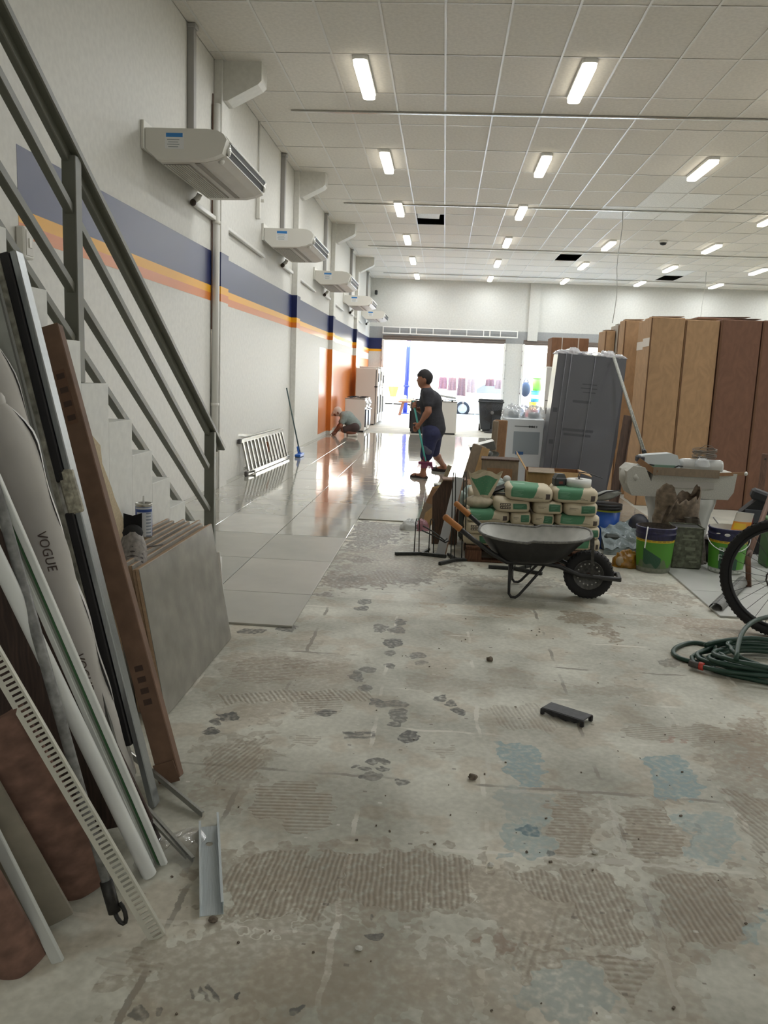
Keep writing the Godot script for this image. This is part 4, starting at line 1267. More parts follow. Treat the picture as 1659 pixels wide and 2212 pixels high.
	var tiles := [[152, 1925, -110, 1430, -1.1, 0.115, 0.65, "reddish clay roof tile leaning behind the slotted angle", "clay"], [36, 2088, -170, 1720, -1.08, 0.07, 0.45, "small reddish clay roof tile at the front of the heap", "clay"], [8, 1985, -190, 1600, -1.12, 0.07, 0.4, "beige clay roof tile resting behind the small reddish one", "pale"], [96, 2002, -150, 1560, -1.14, 0.075, 0.5, "grey beige tile lying under the reddish clay roof tile", "pale"]]
	var pale := M("pale clay", C(150, 142, 126), 0.75, "blotch", 1.5)
	for t in tiles:
		e = leaner(t[0], t[1], t[2], t[3], t[4])
		dir = (e[1] - e[0]).normalized() * t[6]
		dn = dir.normalized()
		xw = (Vector3(1, 0, -0.35) - dn * Vector3(1, 0, -0.35).dot(dn)).normalized()
		nz = xw.cross(dn).normalized()
		var wd: float = t[5]
		var o := thing("roof_tile", t[7], "roof tile", e[0], 0.0, "clay roof tiles in the heap")
		var mb := MB.new(true)
		var bow := 0.045 if t[8] == "clay" else 0.012
		mb.grid(func(u, v): return dir * v + xw * (u - 0.5) * 2.0 * wd * (1.0 - 0.12 * v) + nz * bow * (1.0 - pow(2.0 * u - 1.0, 2.0)) + Vector3(0, 0.004, 0), 14, 6)
		mb.grid(func(u, v): return dir * v + xw * (u - 0.5) * 2.0 * wd * (1.0 - 0.12 * v) + nz * (bow * (1.0 - pow(2.0 * u - 1.0, 2.0)) - 0.012) + Vector3(0, 0.004, 0), 14, 6, true)
		mb.smooth(false)
		for s in [0.0, 1.0]:
			mb.grid(func(u, v): return dir * s + xw * (u - 0.5) * 2.0 * wd * (1.0 - 0.12 * s) + nz * (bow * (1.0 - pow(2.0 * u - 1.0, 2.0)) - 0.012 * (1.0 - v)) + Vector3(0, 0.004, 0), 14, 1, s > 0.5)
			mb.grid(func(u, v): return dir * v + xw * (s - 0.5) * 2.0 * wd * (1.0 - 0.12 * v) + nz * (-0.012 * (1.0 - u)) + Vector3(0, 0.004, 0), 1, 6, s > 0.5)
		part("shell", mb, clay if t[8] == "clay" else pale, o)
		if t[8] == "clay":
			part("nib", MB.new().bar(dir * 0.94 + nz * (bow - 0.02) - xw * 0.02, dir * 0.94 + nz * (bow - 0.02) + xw * 0.02, 0.02, 0.014, dn, 0.003), clay, o)
	# crumpled clear film at the foot of the pipes
	var cf := on_y(372, 1835)
	var wrap := MB.new(true)
	wrap.grid(func(u, v): return cf + Vector3((u - 0.5) * 0.17, 0.003 + 0.03 * absf(sin(u * 9.0 + v * 5.0)) * (1.0 - absf(2.0 * v - 1.0)), (v - 0.5) * 0.2 + 0.03 * sin(u * 7.0)), 16, 16)
	solo("clear_film_scrap", wrap, film("clear film", C(190, 190, 184), 0.25, 0.15), "crumpled clear film scrap at the foot of the pipes", "film")

func make_boot() -> void:
	var at := on_z(291, 1215, 3.42)
	var o := thing("work_shoe", "worn black and grey work shoe on the corner of the tile stack", "shoe", Vector3(at.x, 0.585, -3.42))
	var leather := M("shoe leather", C(166, 158, 150), 0.7, "dirty", 4.0)
	var inner := M("shoe inside", C(18, 17, 17), 0.9)
	var sole := M("shoe sole", C(168, 158, 140), 0.7, "blotch", 3.0)
	var xf := Transform3D(Basis(Vector3.UP, 0.35) * Basis(Vector3.RIGHT, 0.3) * Basis.from_scale(Vector3.ONE * 1.3), Vector3(0, -0.01, 0.02))
	# foot shape along z: heel at the back, toe forward
	var up := MB.new(true).at(xf)
	up.grid(func(u, v):
		var a: float = u * TAU
		var z: float = lerpf(-0.09, 0.1, v)
		var w := 0.048 * sqrt(maxf(0.0, 1.0 - pow((v - 0.5) * 1.9, 4.0)))
		var h := lerpf(0.1, 0.05, smoothstep(0.35, 0.85, v)) * sqrt(maxf(0.0, 1.0 - pow((v - 0.5) * 1.95, 6.0)))
		return Vector3(cos(a) * w, 0.03 + maxf(sin(a), -0.25) * h, z), 18, 16, true)
	part("upper", up, leather, o)
	part("opening", MB.new(true).at(xf).ball(Vector3(0, 0.112, -0.05), Vector3(0.034, 0.022, 0.042), 14, 8), inner, o)
	var ton := MB.new(true).at(xf)
	ton.grid(func(u, v): return Vector3((u - 0.5) * 0.06, 0.085 + 0.07 * v + 0.02 * absf(u - 0.5), -0.075 - 0.015 * v + 0.0 * sin(u * PI)), 6, 6)
	part("tongue", ton, inner, o)
	part("sole", MB.new(true).at(xf).grid(func(u, v):
		var a: float = u * TAU
		var r := 0.054 * (1.0 - 0.12 * sin(a))
		return Vector3(cos(a) * r, 0.0 + 0.026 * v, 0.005 + sin(a) * 0.112), 24, 2, true), sole, o)
	for k in 5:
		part("lace", MB.new(true).at(xf).tube([Vector3(-0.032, 0.082 - 0.006 * k, 0.02 + 0.015 * k), Vector3(0, 0.1 - 0.008 * k, 0.026 + 0.015 * k), Vector3(0.032, 0.082 - 0.006 * k, 0.02 + 0.015 * k)], 0.0035, 6), M("lace", C(78, 72, 68), 0.8), o)
	part("loose_lace", MB.new(true).tube([Vector3(0.035, 0.06, 0.05), Vector3(0.06, 0.03, 0.06), Vector3(0.072, -0.05, 0.06), Vector3(0.074, -0.15, 0.05), Vector3(0.082, -0.22, 0.05)], 0.0032, 6), M("lace dark", C(84, 78, 72), 0.8), o)
	part("loose_lace", MB.new(true).tube([Vector3(0.03, 0.08, -0.02), Vector3(0.05, 0.07, -0.1), Vector3(0.07, 0.066, -0.16)], 0.0032, 6), M("lace dark"), o)

# ---------------------------------------------------------------- goods, ladder and squeegee far down the shop
func make_shop_things() -> void:
	var enamel := M("white enamel", C(218, 216, 210), 0.28)
	var side := M("enamel side", C(206, 202, 195), 0.4)
	var black := M("black plastic")
	var chrome := M("chrome", C(200, 200, 198), 0.15, "", 1.0, 0.9)
	for k in 3:
		var z := [-24.75, -25.75, -26.75][k] as float
		var hgt := [1.66, 1.72, 1.6][k] as float
		var f := thing("refrigerator", ["white two door refrigerator nearest the white stoves", "white refrigerator in the middle of the row by the orange wall", "white refrigerator at the street end of the row by the orange wall"][k], "refrigerator", Vector3(-2.3, 0, z), 0.0, "refrigerators along the orange wall")
		part("cabinet", MB.new().box(Vector3(0, hgt * 0.5 + 0.015, 0), Vector3(0.6, hgt - 0.03, 0.66), 0.012), side, f)
		var split := hgt * 0.68
		for d in [[0.06, split - 0.006], [split + 0.006, hgt]]:
			var door := part("door", MB.new().box(Vector3(0.335, (d[0] + d[1]) * 0.5, 0), Vector3(0.06, d[1] - d[0], 0.65), 0.014), enamel, f)
			part("handle", MB.new().box(Vector3(0.375, (d[0] + d[1]) * 0.5, 0.27), Vector3(0.025, (d[1] - d[0]) * 0.5, 0.03), 0.008), black, door)
		part("hinge", MB.new().box(Vector3(0.31, split, 0.34), Vector3(0.1, 0.035, 0.03), 0.006), black, f)
		part("gasket", MB.new().box(Vector3(0.302, hgt * 0.5, 0.325), Vector3(0.008, hgt - 0.1, 0.02)), M("gasket", C(84, 76, 78), 0.7), f)
		for sx in [-0.24, 0.24]:
			for sz in [-0.26, 0.26]: part("foot", MB.new(true).lathe([Vector2(0.03, 0.0), Vector2(0.03, 0.03)], 10).at(Transform3D.IDENTITY), black, f).position = Vector3(sx, 0, sz)
	var spots := [[Vector3(-2.24, 0.0, -21.35), 0.0, "white"], [Vector3(-2.24, 0.0, -22.2), 0.0, "white"], [Vector3(0.12, 0.0, -21.9), PI, "white"], [Vector3(-0.56, 0.0, -21.85), PI, "black"]]
	var names := ["white four burner stove beside the crouching worker", "white four burner stove between the refrigerators and another stove", "white stove standing in the middle of the shop with its lid down", "black sided stove behind the man with the broom"]
	for k in 4:
		var s: Array = spots[k]
		var o := thing("stove", names[k], "stove", s[0], s[1], "stoves for sale")
		var shell := enamel if s[2] == "white" else M("black enamel", C(34, 33, 36), 0.35)
		part("body", MB.new().box(Vector3(0, 0.44, 0), Vector3(0.52, 0.8, 0.56), 0.01), shell, o)
		part("plinth", MB.new().box(Vector3(0, 0.025, 0), Vector3(0.46, 0.05, 0.5)), black, o)
		part("oven_door", MB.new().box(Vector3(0.275, 0.36, 0), Vector3(0.03, 0.46, 0.52), 0.008), M("oven glass", C(52, 52, 54), 0.12), o)
		part("oven_handle", MB.new(true).tube([Vector3(0.31, 0.57, -0.2), Vector3(0.31, 0.57, 0.2)], 0.012, 8), chrome, o)
		var pan := part("control_panel", MB.new().box(Vector3(0.275, 0.72, 0), Vector3(0.03, 0.16, 0.54), 0.006), enamel, o)
		for j in 5: part("knob", MB.new(true).ball(Vector3(0.3, 0.73, -0.2 + j * 0.1), Vector3(0.02, 0.025, 0.025), 8, 6), chrome, pan)
		part("cooktop", MB.new().box(Vector3(0, 0.852, 0), Vector3(0.53, 0.024, 0.57), 0.006), M("steel top", C(170, 168, 164), 0.25, "", 1.0, 0.8), o)
		for gx in [-0.13, 0.13]:
			for gz in [-0.14, 0.14]:
				part("grate", MB.new().bar(Vector3(gx - 0.1, 0.885, gz), Vector3(gx + 0.1, 0.885, gz), 0.012, 0.012).bar(Vector3(gx, 0.885, gz - 0.1), Vector3(gx, 0.885, gz + 0.1), 0.012, 0.012).bar(Vector3(gx, 0.862, gz), Vector3(gx, 0.885, gz), 0.05, 0.05, Vector3.RIGHT), black, o)
		if k == 2:
			part("glass_lid", MB.new().box(Vector3(0, 0.915, 0), Vector3(0.5, 0.012, 0.54), 0.004), M("lid glass", C(176, 180, 178), 0.1), o)
			part("leaflet_pack", MB.new().at(Transform3D(Basis(Vector3.BACK, 0.12), Vector3(0, 0.98, 0))).box(Vector3.ZERO, Vector3(0.44, 0.05, 0.4), 0.01), M("pack grey", C(190, 192, 190), 0.5), o)
	# wheeled bin and pedestal fan in front of the column
	var b := on_y(1058, 934)
	var bin := thing("wheeled_bin", "dark grey wheeled bin standing by the column between the doorways", "bin", Vector3(b.x, 0, b.z - 0.5))
	var bg := M("bin grey", C(70, 74, 78), 0.5)
	part("tub", MB.new().prism([Vector2(-0.26, 0.06), Vector2(0.26, 0.06), Vector2(0.34, 0.84), Vector2(-0.34, 0.84)], -0.3, 0.3), bg, bin)
	part("rim", MB.new().box(Vector3(0, 0.85, 0), Vector3(0.74, 0.05, 0.68), 0.015), bg, bin)
	part("lid", MB.new().box(Vector3(0, 0.9, -0.02), Vector3(0.7, 0.05, 0.66), 0.02), bg, bin)
	for x in [-0.26, 0.26]: part("wheel", MB.new(true).at(Transform3D(Basis(Vector3.BACK, PI / 2), Vector3(x, 0.1, -0.28))).lathe([Vector2(0.1, -0.03), Vector2(0.1, 0.03)], 18), black, bin)
	part("foot", MB.new().box(Vector3(0, 0.03, 0.15), Vector3(0.4, 0.06, 0.2)), bg, bin)
	var fan := thing("pedestal_fan", "large black pedestal fan in front of the grey bin", "fan", Vector3(b.x + 0.02, 0, b.z + 0.15))
	var hub := Vector3(0, 0.56, 0)
	part("base", MB.new(true).lathe([Vector2(0.2, 0.0), Vector2(0.2, 0.02), Vector2(0.05, 0.05), Vector2(0.03, 0.1)], 24), black, fan)
	part("pole", MB.new(true).tube([Vector3(0, 0.05, -0.08), Vector3(0, 0.5, -0.1)], 0.018, 10), black, fan)
	part("motor", MB.new(true).ball(hub + Vector3(0, 0, -0.12), Vector3(0.08, 0.08, 0.11), 14, 9), black, fan)
	var cage := MB.new(true)
	for r in 7:
		for sgn in [-1.0, 1.0]:
			var ring := []
			var rad := 0.31 - r * 0.042
			for q in 24: ring.append(hub + Vector3(rad * cos(TAU * q / 24), rad * sin(TAU * q / 24), sgn * 0.075 * sqrt(1.0 - pow(rad / 0.32, 2.0)) + 0.0))
			cage.tube(ring, 0.004, 5, false, true)
	for q in 20:
		var a := TAU * q / 20
		for sgn in [-1.0, 1.0]:
			cage.tube([hub + Vector3(0.31 * cos(a), 0.31 * sin(a), 0), hub + Vector3(0.2 * cos(a), 0.2 * sin(a), sgn * 0.058), hub + Vector3(0.05 * cos(a), 0.05 * sin(a), sgn * 0.075)], 0.003, 4, false)
	part("cage", cage, black, fan)
	for q in 3:
		part("blade", MB.new(true).at(Transform3D(Basis(Vector3.BACK, TAU * q / 3), hub)).grid(func(u, v): return Vector3(0.04 + 0.23 * v, (u - 0.5) * (0.08 + 0.12 * v), (u - 0.5) * 0.05), 6, 6), M("fan blade", C(48, 48, 50), 0.4), fan)
	part("badge", MB.new(true).ball(hub + Vector3(0, 0, 0.078), Vector3(0.05, 0.05, 0.012), 14, 6), M("fan badge", C(104, 104, 104), 0.4), fan)
	# aluminium ladder lying on edge along the wall
	var alu := M("ladder aluminium", C(166, 164, 156), 0.28, "brush", 2.0, 0.75)
	var foot := M("ladder foot", C(70, 66, 64), 0.7)
	var y0 := 0.045
	var la := on_y(533, 1023, y0)
	var lb := on_y(624, 986, y0)
	var lad := thing("step_ladder", "aluminium step ladder lying on edge against the left wall", "ladder", Vector3(la.x, 0.013, la.z))
	var run := lb - la
	run.y = 0.0
	var up := Vector3(-0.1, 0.44, 0.0)
	var a0 := Vector3(0, 0.032, 0)
	part("rail", MB.new().bar(a0, a0 + run, 0.055, 0.028, Vector3.UP, 0.004), alu, lad)
	part("rail", MB.new().bar(a0 + up, a0 + up + run * 0.97, 0.055, 0.028, Vector3.UP, 0.004), alu, lad)
	for k in 13:
		var t := (k + 0.6) / 13.2
		part("rung", MB.new().bar(a0 + run * t, a0 + run * t * 0.98 + up, 0.06, 0.022, run.normalized(), 0.004), alu, lad)
	var back := Vector3(-0.16, 0.02, 0)
	part("rear_rail", MB.new().bar(a0 + back - run * 0.05, a0 + back + run * 0.95, 0.04, 0.024, Vector3.UP, 0.004), alu, lad)
	part("rear_rail", MB.new().bar(a0 + up + Vector3(-0.05, 0.1, 0) - run * 0.06, a0 + up + run * 0.3 + Vector3(-0.04, 0.02, 0), 0.04, 0.024, Vector3.UP, 0.004).bar(a0 + up + run * 0.3 + Vector3(-0.04, 0.02, 0), a0 + up + run * 0.96 + Vector3(-0.04, 0.03, 0), 0.04, 0.024, Vector3.UP, 0.004), alu, lad)
	for p in [a0, a0 + up, a0 + up + Vector3(-0.05, 0.1, 0) - run * 0.06]: part("rubber_foot", MB.new().bar(p - run.normalized() * 0.06, p + run.normalized() * 0.03, 0.064, 0.04, Vector3.UP, 0.008), foot, lad)
	var front := Vector3(0.14, -0.012, 0.0)
	part("spreader", MB.new().bar(a0 + front - run * 0.03, a0 + run * 0.16, 0.03, 0.02, Vector3.UP, 0.003), alu, lad)
	part("rust_stain_rung", MB.new().bar(a0 + run * 0.52 + up * 0.4, a0 + run * 0.54 + up * 0.75, 0.02, 0.03, run.normalized(), 0.004), M("rust", C(120, 72, 44), 0.8), lad)
	# squeegee
	var sb := on_y(647, 986, 0.013)
	var stp := on_x(619, 838, WALL + 0.03)
	var sq := thing("floor_squeegee", "floor squeegee with thin dark pole and blue head leaning on the wall", "squeegee", sb)
	var bl := M("squeegee blue", C(40, 96, 178), 0.45)
	part("pole", MB.new(true).tube([Vector3(0, 0.08, 0), stp - sb], 0.012, 8), M("pole green", C(58, 78, 76), 0.5), sq)
	part("socket", MB.new(true).tube([Vector3(0, 0.03, 0), Vector3(0, 0.03, 0).lerp(stp - sb, 0.12)], 0.026, 10), bl, sq)
	part("head", MB.new().box(Vector3(0, 0.028, 0), Vector3(0.1, 0.05, 0.4), 0.01), bl, sq)
	part("blade", MB.new().box(Vector3(-0.03, 0.008, 0), Vector3(0.02, 0.016, 0.42)), M("dark rubber", C(40, 40, 42), 0.8), sq)

# ---------------------------------------------------------------- people: tapered bones joined by a smooth minimum, meshed as surface nets
func flesh(mb: MB, bones: Array, cell: float, k: float) -> void:
	var lo := Vector3(1e9, 1e9, 1e9)
	var hi := -lo
	for b in bones:
		var r := maxf(b[2], b[3]) + cell * 3.0
		lo = lo.min(b[0] - Vector3.ONE * r).min(b[1] - Vector3.ONE * r)
		hi = hi.max(b[0] + Vector3.ONE * r).max(b[1] + Vector3.ONE * r)
	var n := Vector3i(((hi - lo) / cell).ceil()) + Vector3i.ONE
	var f := PackedFloat32Array()
	f.resize(n.x * n.y * n.z)
	f.fill(1.0)
	var sy := n.x
	var sz := n.x * n.y
	for b in bones:
		var a: Vector3 = b[0]
		var ab: Vector3 = b[1] - a
		var ra: float = b[2]
		var rb: float = b[3]
		var q := maxf(ab.length_squared(), 1e-9)
		var m := maxf(ra, rb) + cell * 2.5 + k
		var p0 := Vector3i(((a.min(b[1]) - Vector3.ONE * m - lo) / cell).floor()).clamp(Vector3i.ZERO, n - Vector3i.ONE)
		var p1 := Vector3i(((a.max(b[1]) + Vector3.ONE * m - lo) / cell).ceil()).clamp(Vector3i.ZERO, n - Vector3i.ONE)
		for z in range(p0.z, p1.z + 1):
			for y in range(p0.y, p1.y + 1):
				var i := z * sz + y * sy + p0.x
				for x in range(p0.x, p1.x + 1):
					var p := lo + Vector3(x, y, z) * cell
					var t := clampf((p - a).dot(ab) / q, 0.0, 1.0)
					var d := p.distance_to(a + ab * t) - (ra + (rb - ra) * t)
					var o := f[i]
					if d < o + k:
						var h := maxf(k - absf(d - o), 0.0) / k
						f[i] = minf(d, o) - h * h * k * 0.25
					i += 1
	var verts := {}
	var offs := [0, 1, sy, sy + 1, sz, sz + 1, sz + sy, sz + sy + 1]
	var corner := [Vector3(0, 0, 0), Vector3(1, 0, 0), Vector3(0, 1, 0), Vector3(1, 1, 0), Vector3(0, 0, 1), Vector3(1, 0, 1), Vector3(0, 1, 1), Vector3(1, 1, 1)]
	var edges := [[0, 1], [2, 3], [4, 5], [6, 7], [0, 2], [1, 3], [4, 6], [5, 7], [0, 4], [1, 5], [2, 6], [3, 7]]
	for z in n.z - 1:
		for y in n.y - 1:
			var i := z * sz + y * sy
			for x in n.x - 1:
				var s := f[i] < 0.0
				if (f[i + 1] < 0.0) != s or (f[i + sy] < 0.0) != s or (f[i + sz] < 0.0) != s or (f[i + sy + 1] < 0.0) != s or (f[i + sz + 1] < 0.0) != s or (f[i + sz + sy] < 0.0) != s or (f[i + sz + sy + 1] < 0.0) != s:
					var sum := Vector3.ZERO
					var c := 0
					for e in edges:
						var va := f[i + offs[e[0]]]
						var vb := f[i + offs[e[1]]]
						if (va < 0.0) != (vb < 0.0):
							sum += corner[e[0]].lerp(corner[e[1]], va / (va - vb))
							c += 1
					verts[i] = lo + (Vector3(x, y, z) + sum / c) * cell
				i += 1
	for i in verts:
		var s := f[i] < 0.0
		for ax in 3:
			var step: int = [1, sy, sz][ax]
			var u: int = [sy, sz, 1][ax]
			var w: int = [sz, 1, sy][ax]
			if (f[i + step] < 0.0) == s: continue
			if not (verts.has(i - u) and verts.has(i - w) and verts.has(i - u - w)): continue
			if s: mb.quad(verts[i - u - w], verts[i - w], verts[i], verts[i - u])
			else: mb.quad(verts[i - u - w], verts[i - u], verts[i], verts[i - w])

func hand_bones(wrist: Vector3, palm: Vector3, grip: Vector3, thumb_side: Vector3) -> Array:
	# fingers leave the palm and close round a shaft that runs along «grip»
	var out := (palm - wrist).normalized()
	var across := grip.normalized()
	var curl := out.cross(across).normalized()
	var bones := [[wrist, palm, 0.026, 0.034], [palm - across * 0.02, palm + across * 0.025, 0.026, 0.026]]
	for k in 4:
		var root := palm + out * 0.03 + across * (-0.03 + 0.021 * k)
		var len: float = [0.026, 0.03, 0.031, 0.027][k]
		var k1 := root + out * len
		var k2 := k1 + (curl * 0.85 + out * 0.1).normalized() * len
		var k3 := k2 + (curl * 0.5 - out * 0.8).normalized() * len * 0.8
		bones.append_array([[root, k1, 0.0105, 0.0098], [k1, k2, 0.0098, 0.009], [k2, k3, 0.009, 0.008]])
	var t0 := palm + thumb_side * 0.03 - out * 0.01
	var t1 := t0 + (thumb_side * 0.5 + out * 0.5 + curl * 0.4).normalized() * 0.034
	bones.append_array([[palm, t0, 0.022, 0.014], [t0, t1, 0.013, 0.011], [t1, t1 + (curl + out * 0.3).normalized() * 0.03, 0.011, 0.009]])
	return bones

func make_people() -> void:
	var skin := M("skin brown", C(150, 102, 78), 0.55)
	# ---- man with broom, walking towards the left wall, back half turned
	var D := 11.8
	var j := func(px: float, py: float, dz := 0.0) -> Vector3: return on_z(px, py, D + dz)
	var foot_l := on_y(913, 1033, 0.013)
	var foot_r := on_y(957, 1019, 0.013)
	var man := thing("person", "man in dark grey shirt, navy shorts and sandals walking with a broom", "person", Vector3(foot_l.x, 0.013, foot_l.z))
	var org := man.position
	var rel := func(v: Vector3) -> Vector3: return v - org
	var pelvis: Vector3 = rel.call(j.call(935, 930))
	var hip_l: Vector3 = pelvis + Vector3(-0.02, -0.03, 0.09)
	var hip_r: Vector3 = pelvis + Vector3(0.03, -0.03, -0.1)
	var knee_l: Vector3 = rel.call(j.call(921, 984, -0.03))
	var ank_l := Vector3(0.0, 0.085, 0.0)
	var knee_r: Vector3 = rel.call(j.call(937, 975, 0.35))
	var ank_r: Vector3 = rel.call(foot_r) + Vector3(0.0, 0.1, 0.0)
	var waist: Vector3 = rel.call(j.call(934, 905))
	var chest: Vector3 = rel.call(j.call(930, 868))
	var neck: Vector3 = rel.call(j.call(922, 842))
	var head: Vector3 = rel.call(j.call(917, 818))
	var sh_l: Vector3 = rel.call(j.call(925, 851, -0.19))
	var sh_r: Vector3 = rel.call(j.call(920, 851, 0.19))
	var el_l: Vector3 = rel.call(j.call(925, 889, -0.24))
	var wr_l: Vector3 = rel.call(j.call(908, 914, -0.2))
	var pa_l: Vector3 = rel.call(j.call(902, 921, -0.17))
	var el_r: Vector3 = rel.call(j.call(911, 888, 0.2))
	var wr_r: Vector3 = rel.call(j.call(898, 883, 0.06))
	var pa_r: Vector3 = rel.call(j.call(895, 878, -0.02))
	var fwd := Vector3(-0.88, 0, -0.47)
	var body := [
		[head + Vector3(0, 0.02, 0), head + Vector3(0, -0.015, 0), 0.098, 0.09], [head + fwd * 0.03 + Vector3(0, -0.05, 0), head + fwd * 0.035 + Vector3(0, -0.085, 0), 0.068, 0.055],
		[head + fwd * 0.098 + Vector3(0, -0.01, 0), head + fwd * 0.118 + Vector3(0, -0.03, 0), 0.012, 0.017],
		[head + fwd * 0.08 + Vector3(0, -0.07, 0), head + fwd * 0.085 + Vector3(0, -0.072, 0.01), 0.02, 0.02],
		[head + Vector3(0.01, -0.01, 0.095), head + Vector3(0.012, -0.045, 0.096), 0.018, 0.014], [head + Vector3(0.04, -0.01, -0.09), head + Vector3(0.042, -0.045, -0.09), 0.018, 0.014],
		[head + Vector3(0.01, -0.06, 0), neck, 0.06, 0.062], [neck, chest, 0.065, 0.13], [chest + Vector3(0, 0.02, 0.08), chest + Vector3(0, 0.02, -0.08), 0.12, 0.12], [chest, waist, 0.135, 0.13], [waist, pelvis, 0.13, 0.135],
		[pelvis, hip_l, 0.12, 0.095], [pelvis, hip_r, 0.12, 0.095], [hip_l, knee_l, 0.09, 0.058], [hip_r, knee_r, 0.09, 0.058],
		[knee_l, knee_l.lerp(ank_l, 0.35), 0.055, 0.056], [knee_l.lerp(ank_l, 0.35), ank_l, 0.056, 0.036], [knee_r, knee_r.lerp(ank_r, 0.35), 0.055, 0.056], [knee_r.lerp(ank_r, 0.35), ank_r, 0.056, 0.036],
		[ank_l, ank_l + Vector3(0.02, -0.045, 0), 0.036, 0.032], [ank_l + Vector3(0.02, -0.045, 0), ank_l + fwd * 0.14 + Vector3(0, -0.05, 0), 0.034, 0.028], [ank_l + fwd * 0.14 + Vector3(0, -0.05, 0), ank_l + fwd * 0.17 + Vector3(0, -0.053, 0.02), 0.024, 0.018],
		[ank_r, ank_r + Vector3(0.03, -0.045, 0), 0.036, 0.03], [ank_r + Vector3(0.02, -0.03, 0), ank_r + fwd * 0.13 + Vector3(0, -0.065, 0), 0.034, 0.026],
		[sh_l, el_l, 0.058, 0.044], [el_l, el_l.lerp(wr_l, 0.3), 0.044, 0.043], [el_l.lerp(wr_l, 0.3), wr_l, 0.043, 0.028], [sh_r, el_r, 0.058, 0.044], [el_r, wr_r, 0.044, 0.028], [neck, sh_l, 0.06, 0.055], [neck, sh_r, 0.06, 0.055]]
	var mb := MB.new(true)
	flesh(mb, body, 0.015, 0.03)
	var shaft_top: Vector3 = rel.call(j.call(894, 874, -0.05))
	var shaft_bot: Vector3 = rel.call(j.call(919, 1000, -0.32))
	var shaft := (shaft_bot - shaft_top).normalized()
	flesh(mb, hand_bones(wr_l, pa_l, shaft, -shaft), 0.006, 0.006)
	flesh(mb, hand_bones(wr_r, pa_r, shaft, -shaft), 0.006, 0.006)
	var b := part("body", mb, skin, man)
	for s in [-1.0, 1.0]:
		var sidev: Vector3 = fwd.cross(Vector3.UP) * s
		part("eye", MB.new(true).ball(head + fwd * 0.09 + sidev * 0.035 + Vector3(0, 0.0, 0), Vector3(0.011, 0.008, 0.011), 8, 6), M("eye dark", C(40, 30, 28), 0.3), b)
	part("mouth", MB.new(true).ball(head + fwd * 0.101 + Vector3(0, -0.07, 0), Vector3(0.012, 0.006, 0.022), 8, 6), M("lip", C(120, 66, 58), 0.5), b)
	var hair := MB.new(true)
	flesh(hair, [[head + Vector3(0, 0.04, 0), head - fwd * 0.03 + Vector3(0, 0.02, 0), 0.098, 0.094], [head - fwd * 0.03 + Vector3(0, 0.02, 0), head - fwd * 0.045 + Vector3(0, -0.02, 0), 0.086, 0.07], [head + fwd * 0.06 + Vector3(0, 0.05, 0), head + fwd * 0.085 + Vector3(0, 0.045, 0), 0.05, 0.035]], 0.011, 0.02)
	part("hair", hair, M("hair black", C(40, 36, 36), 0.8), man)
	var shirt := MB.new(true)
	flesh(shirt, [[neck + Vector3(0, -0.025, 0), chest, 0.078, 0.15], [chest + Vector3(0, 0.02, 0.085), chest + Vector3(0, 0.02, -0.085), 0.138, 0.138], [chest, waist, 0.155, 0.15], [waist, pelvis + Vector3(0.01, 0.02, 0), 0.15, 0.158], [waist + Vector3(0.07, -0.02, 0.0), pelvis + Vector3(0.08, 0.03, 0), 0.09, 0.1],
		[neck + Vector3(0, -0.03, 0), sh_l, 0.07, 0.074], [neck + Vector3(0, -0.03, 0), sh_r, 0.07, 0.074], [sh_l, sh_l.lerp(el_l, 0.55), 0.074, 0.068], [sh_r, sh_r.lerp(el_r, 0.55), 0.074, 0.068]], 0.015, 0.045)
	part("shirt", shirt, M("shirt charcoal", C(60, 60, 66), 0.9, "blotch", 3.0), man)
	var shorts := MB.new(true)
	flesh(shorts, [[waist + Vector3(0, -0.06, 0), pelvis, 0.135, 0.15], [pelvis, hip_l, 0.145, 0.118], [pelvis, hip_r, 0.145, 0.118], [hip_l, hip_l.lerp(knee_l, 0.98), 0.115, 0.092], [hip_r, hip_r.lerp(knee_r, 0.98), 0.115, 0.09]], 0.015, 0.035)
	var sh := part("shorts", shorts, M("shorts navy", C(54, 57, 92), 0.9, "blotch", 3.0), man)
	var patch := MB.new(true)
	flesh(patch, [[hip_l.lerp(knee_l, 0.62) + Vector3(-0.02, 0, 0.035), hip_l.lerp(knee_l, 0.78) + Vector3(0.01, 0, 0.045), 0.07, 0.066]], 0.014, 0.02)
	part("grey_panel", patch, M("shorts grey", C(88, 88, 102), 0.9), sh)
	for f in [[ank_l, 0.0], [ank_r, 0.35]]:
		var sole := MB.new(true)
		var c: Vector3 = f[0]
		flesh(sole, [[c + Vector3(0.04, -0.074, 0), c + fwd * 0.17 + Vector3(0, -0.076, 0), 0.036, 0.04]], 0.009, 0.01)
		var so := part("sandal", sole, M("sandal dark", C(44, 34, 32), 0.8), man)
		part("strap", MB.new(true).tube([c + fwd * 0.12 + Vector3(0, -0.06, 0.045), c + fwd * 0.13 + Vector3(0, -0.018, 0.0), c + fwd * 0.12 + Vector3(0, -0.06, -0.045)], 0.008, 6), M("sandal dark"), so)
	# broom
	var br := thing("broom", "broom with teal pole and maroon bristle head held by the man", "broom", org + shaft_bot)
	var teal := M("teal pole", C(70, 158, 146), 0.4)
	var maroon := M("maroon bristle", C(112, 44, 74), 0.8, "grain", 8.0)
	part("pole", MB.new(true).tube([shaft_top - shaft_bot - shaft * 0.05, Vector3(0, 0.02, 0)], 0.014, 10), teal, br)
	part("socket", MB.new(true).tube([-shaft * 0.09, -shaft * 0.0], 0.02, 10), maroon, br)
	part("block", MB.new().box(Vector3(0, 0.0, 0), Vector3(0.2, 0.035, 0.05), 0.008), maroon, br)
	var bris := MB.new()
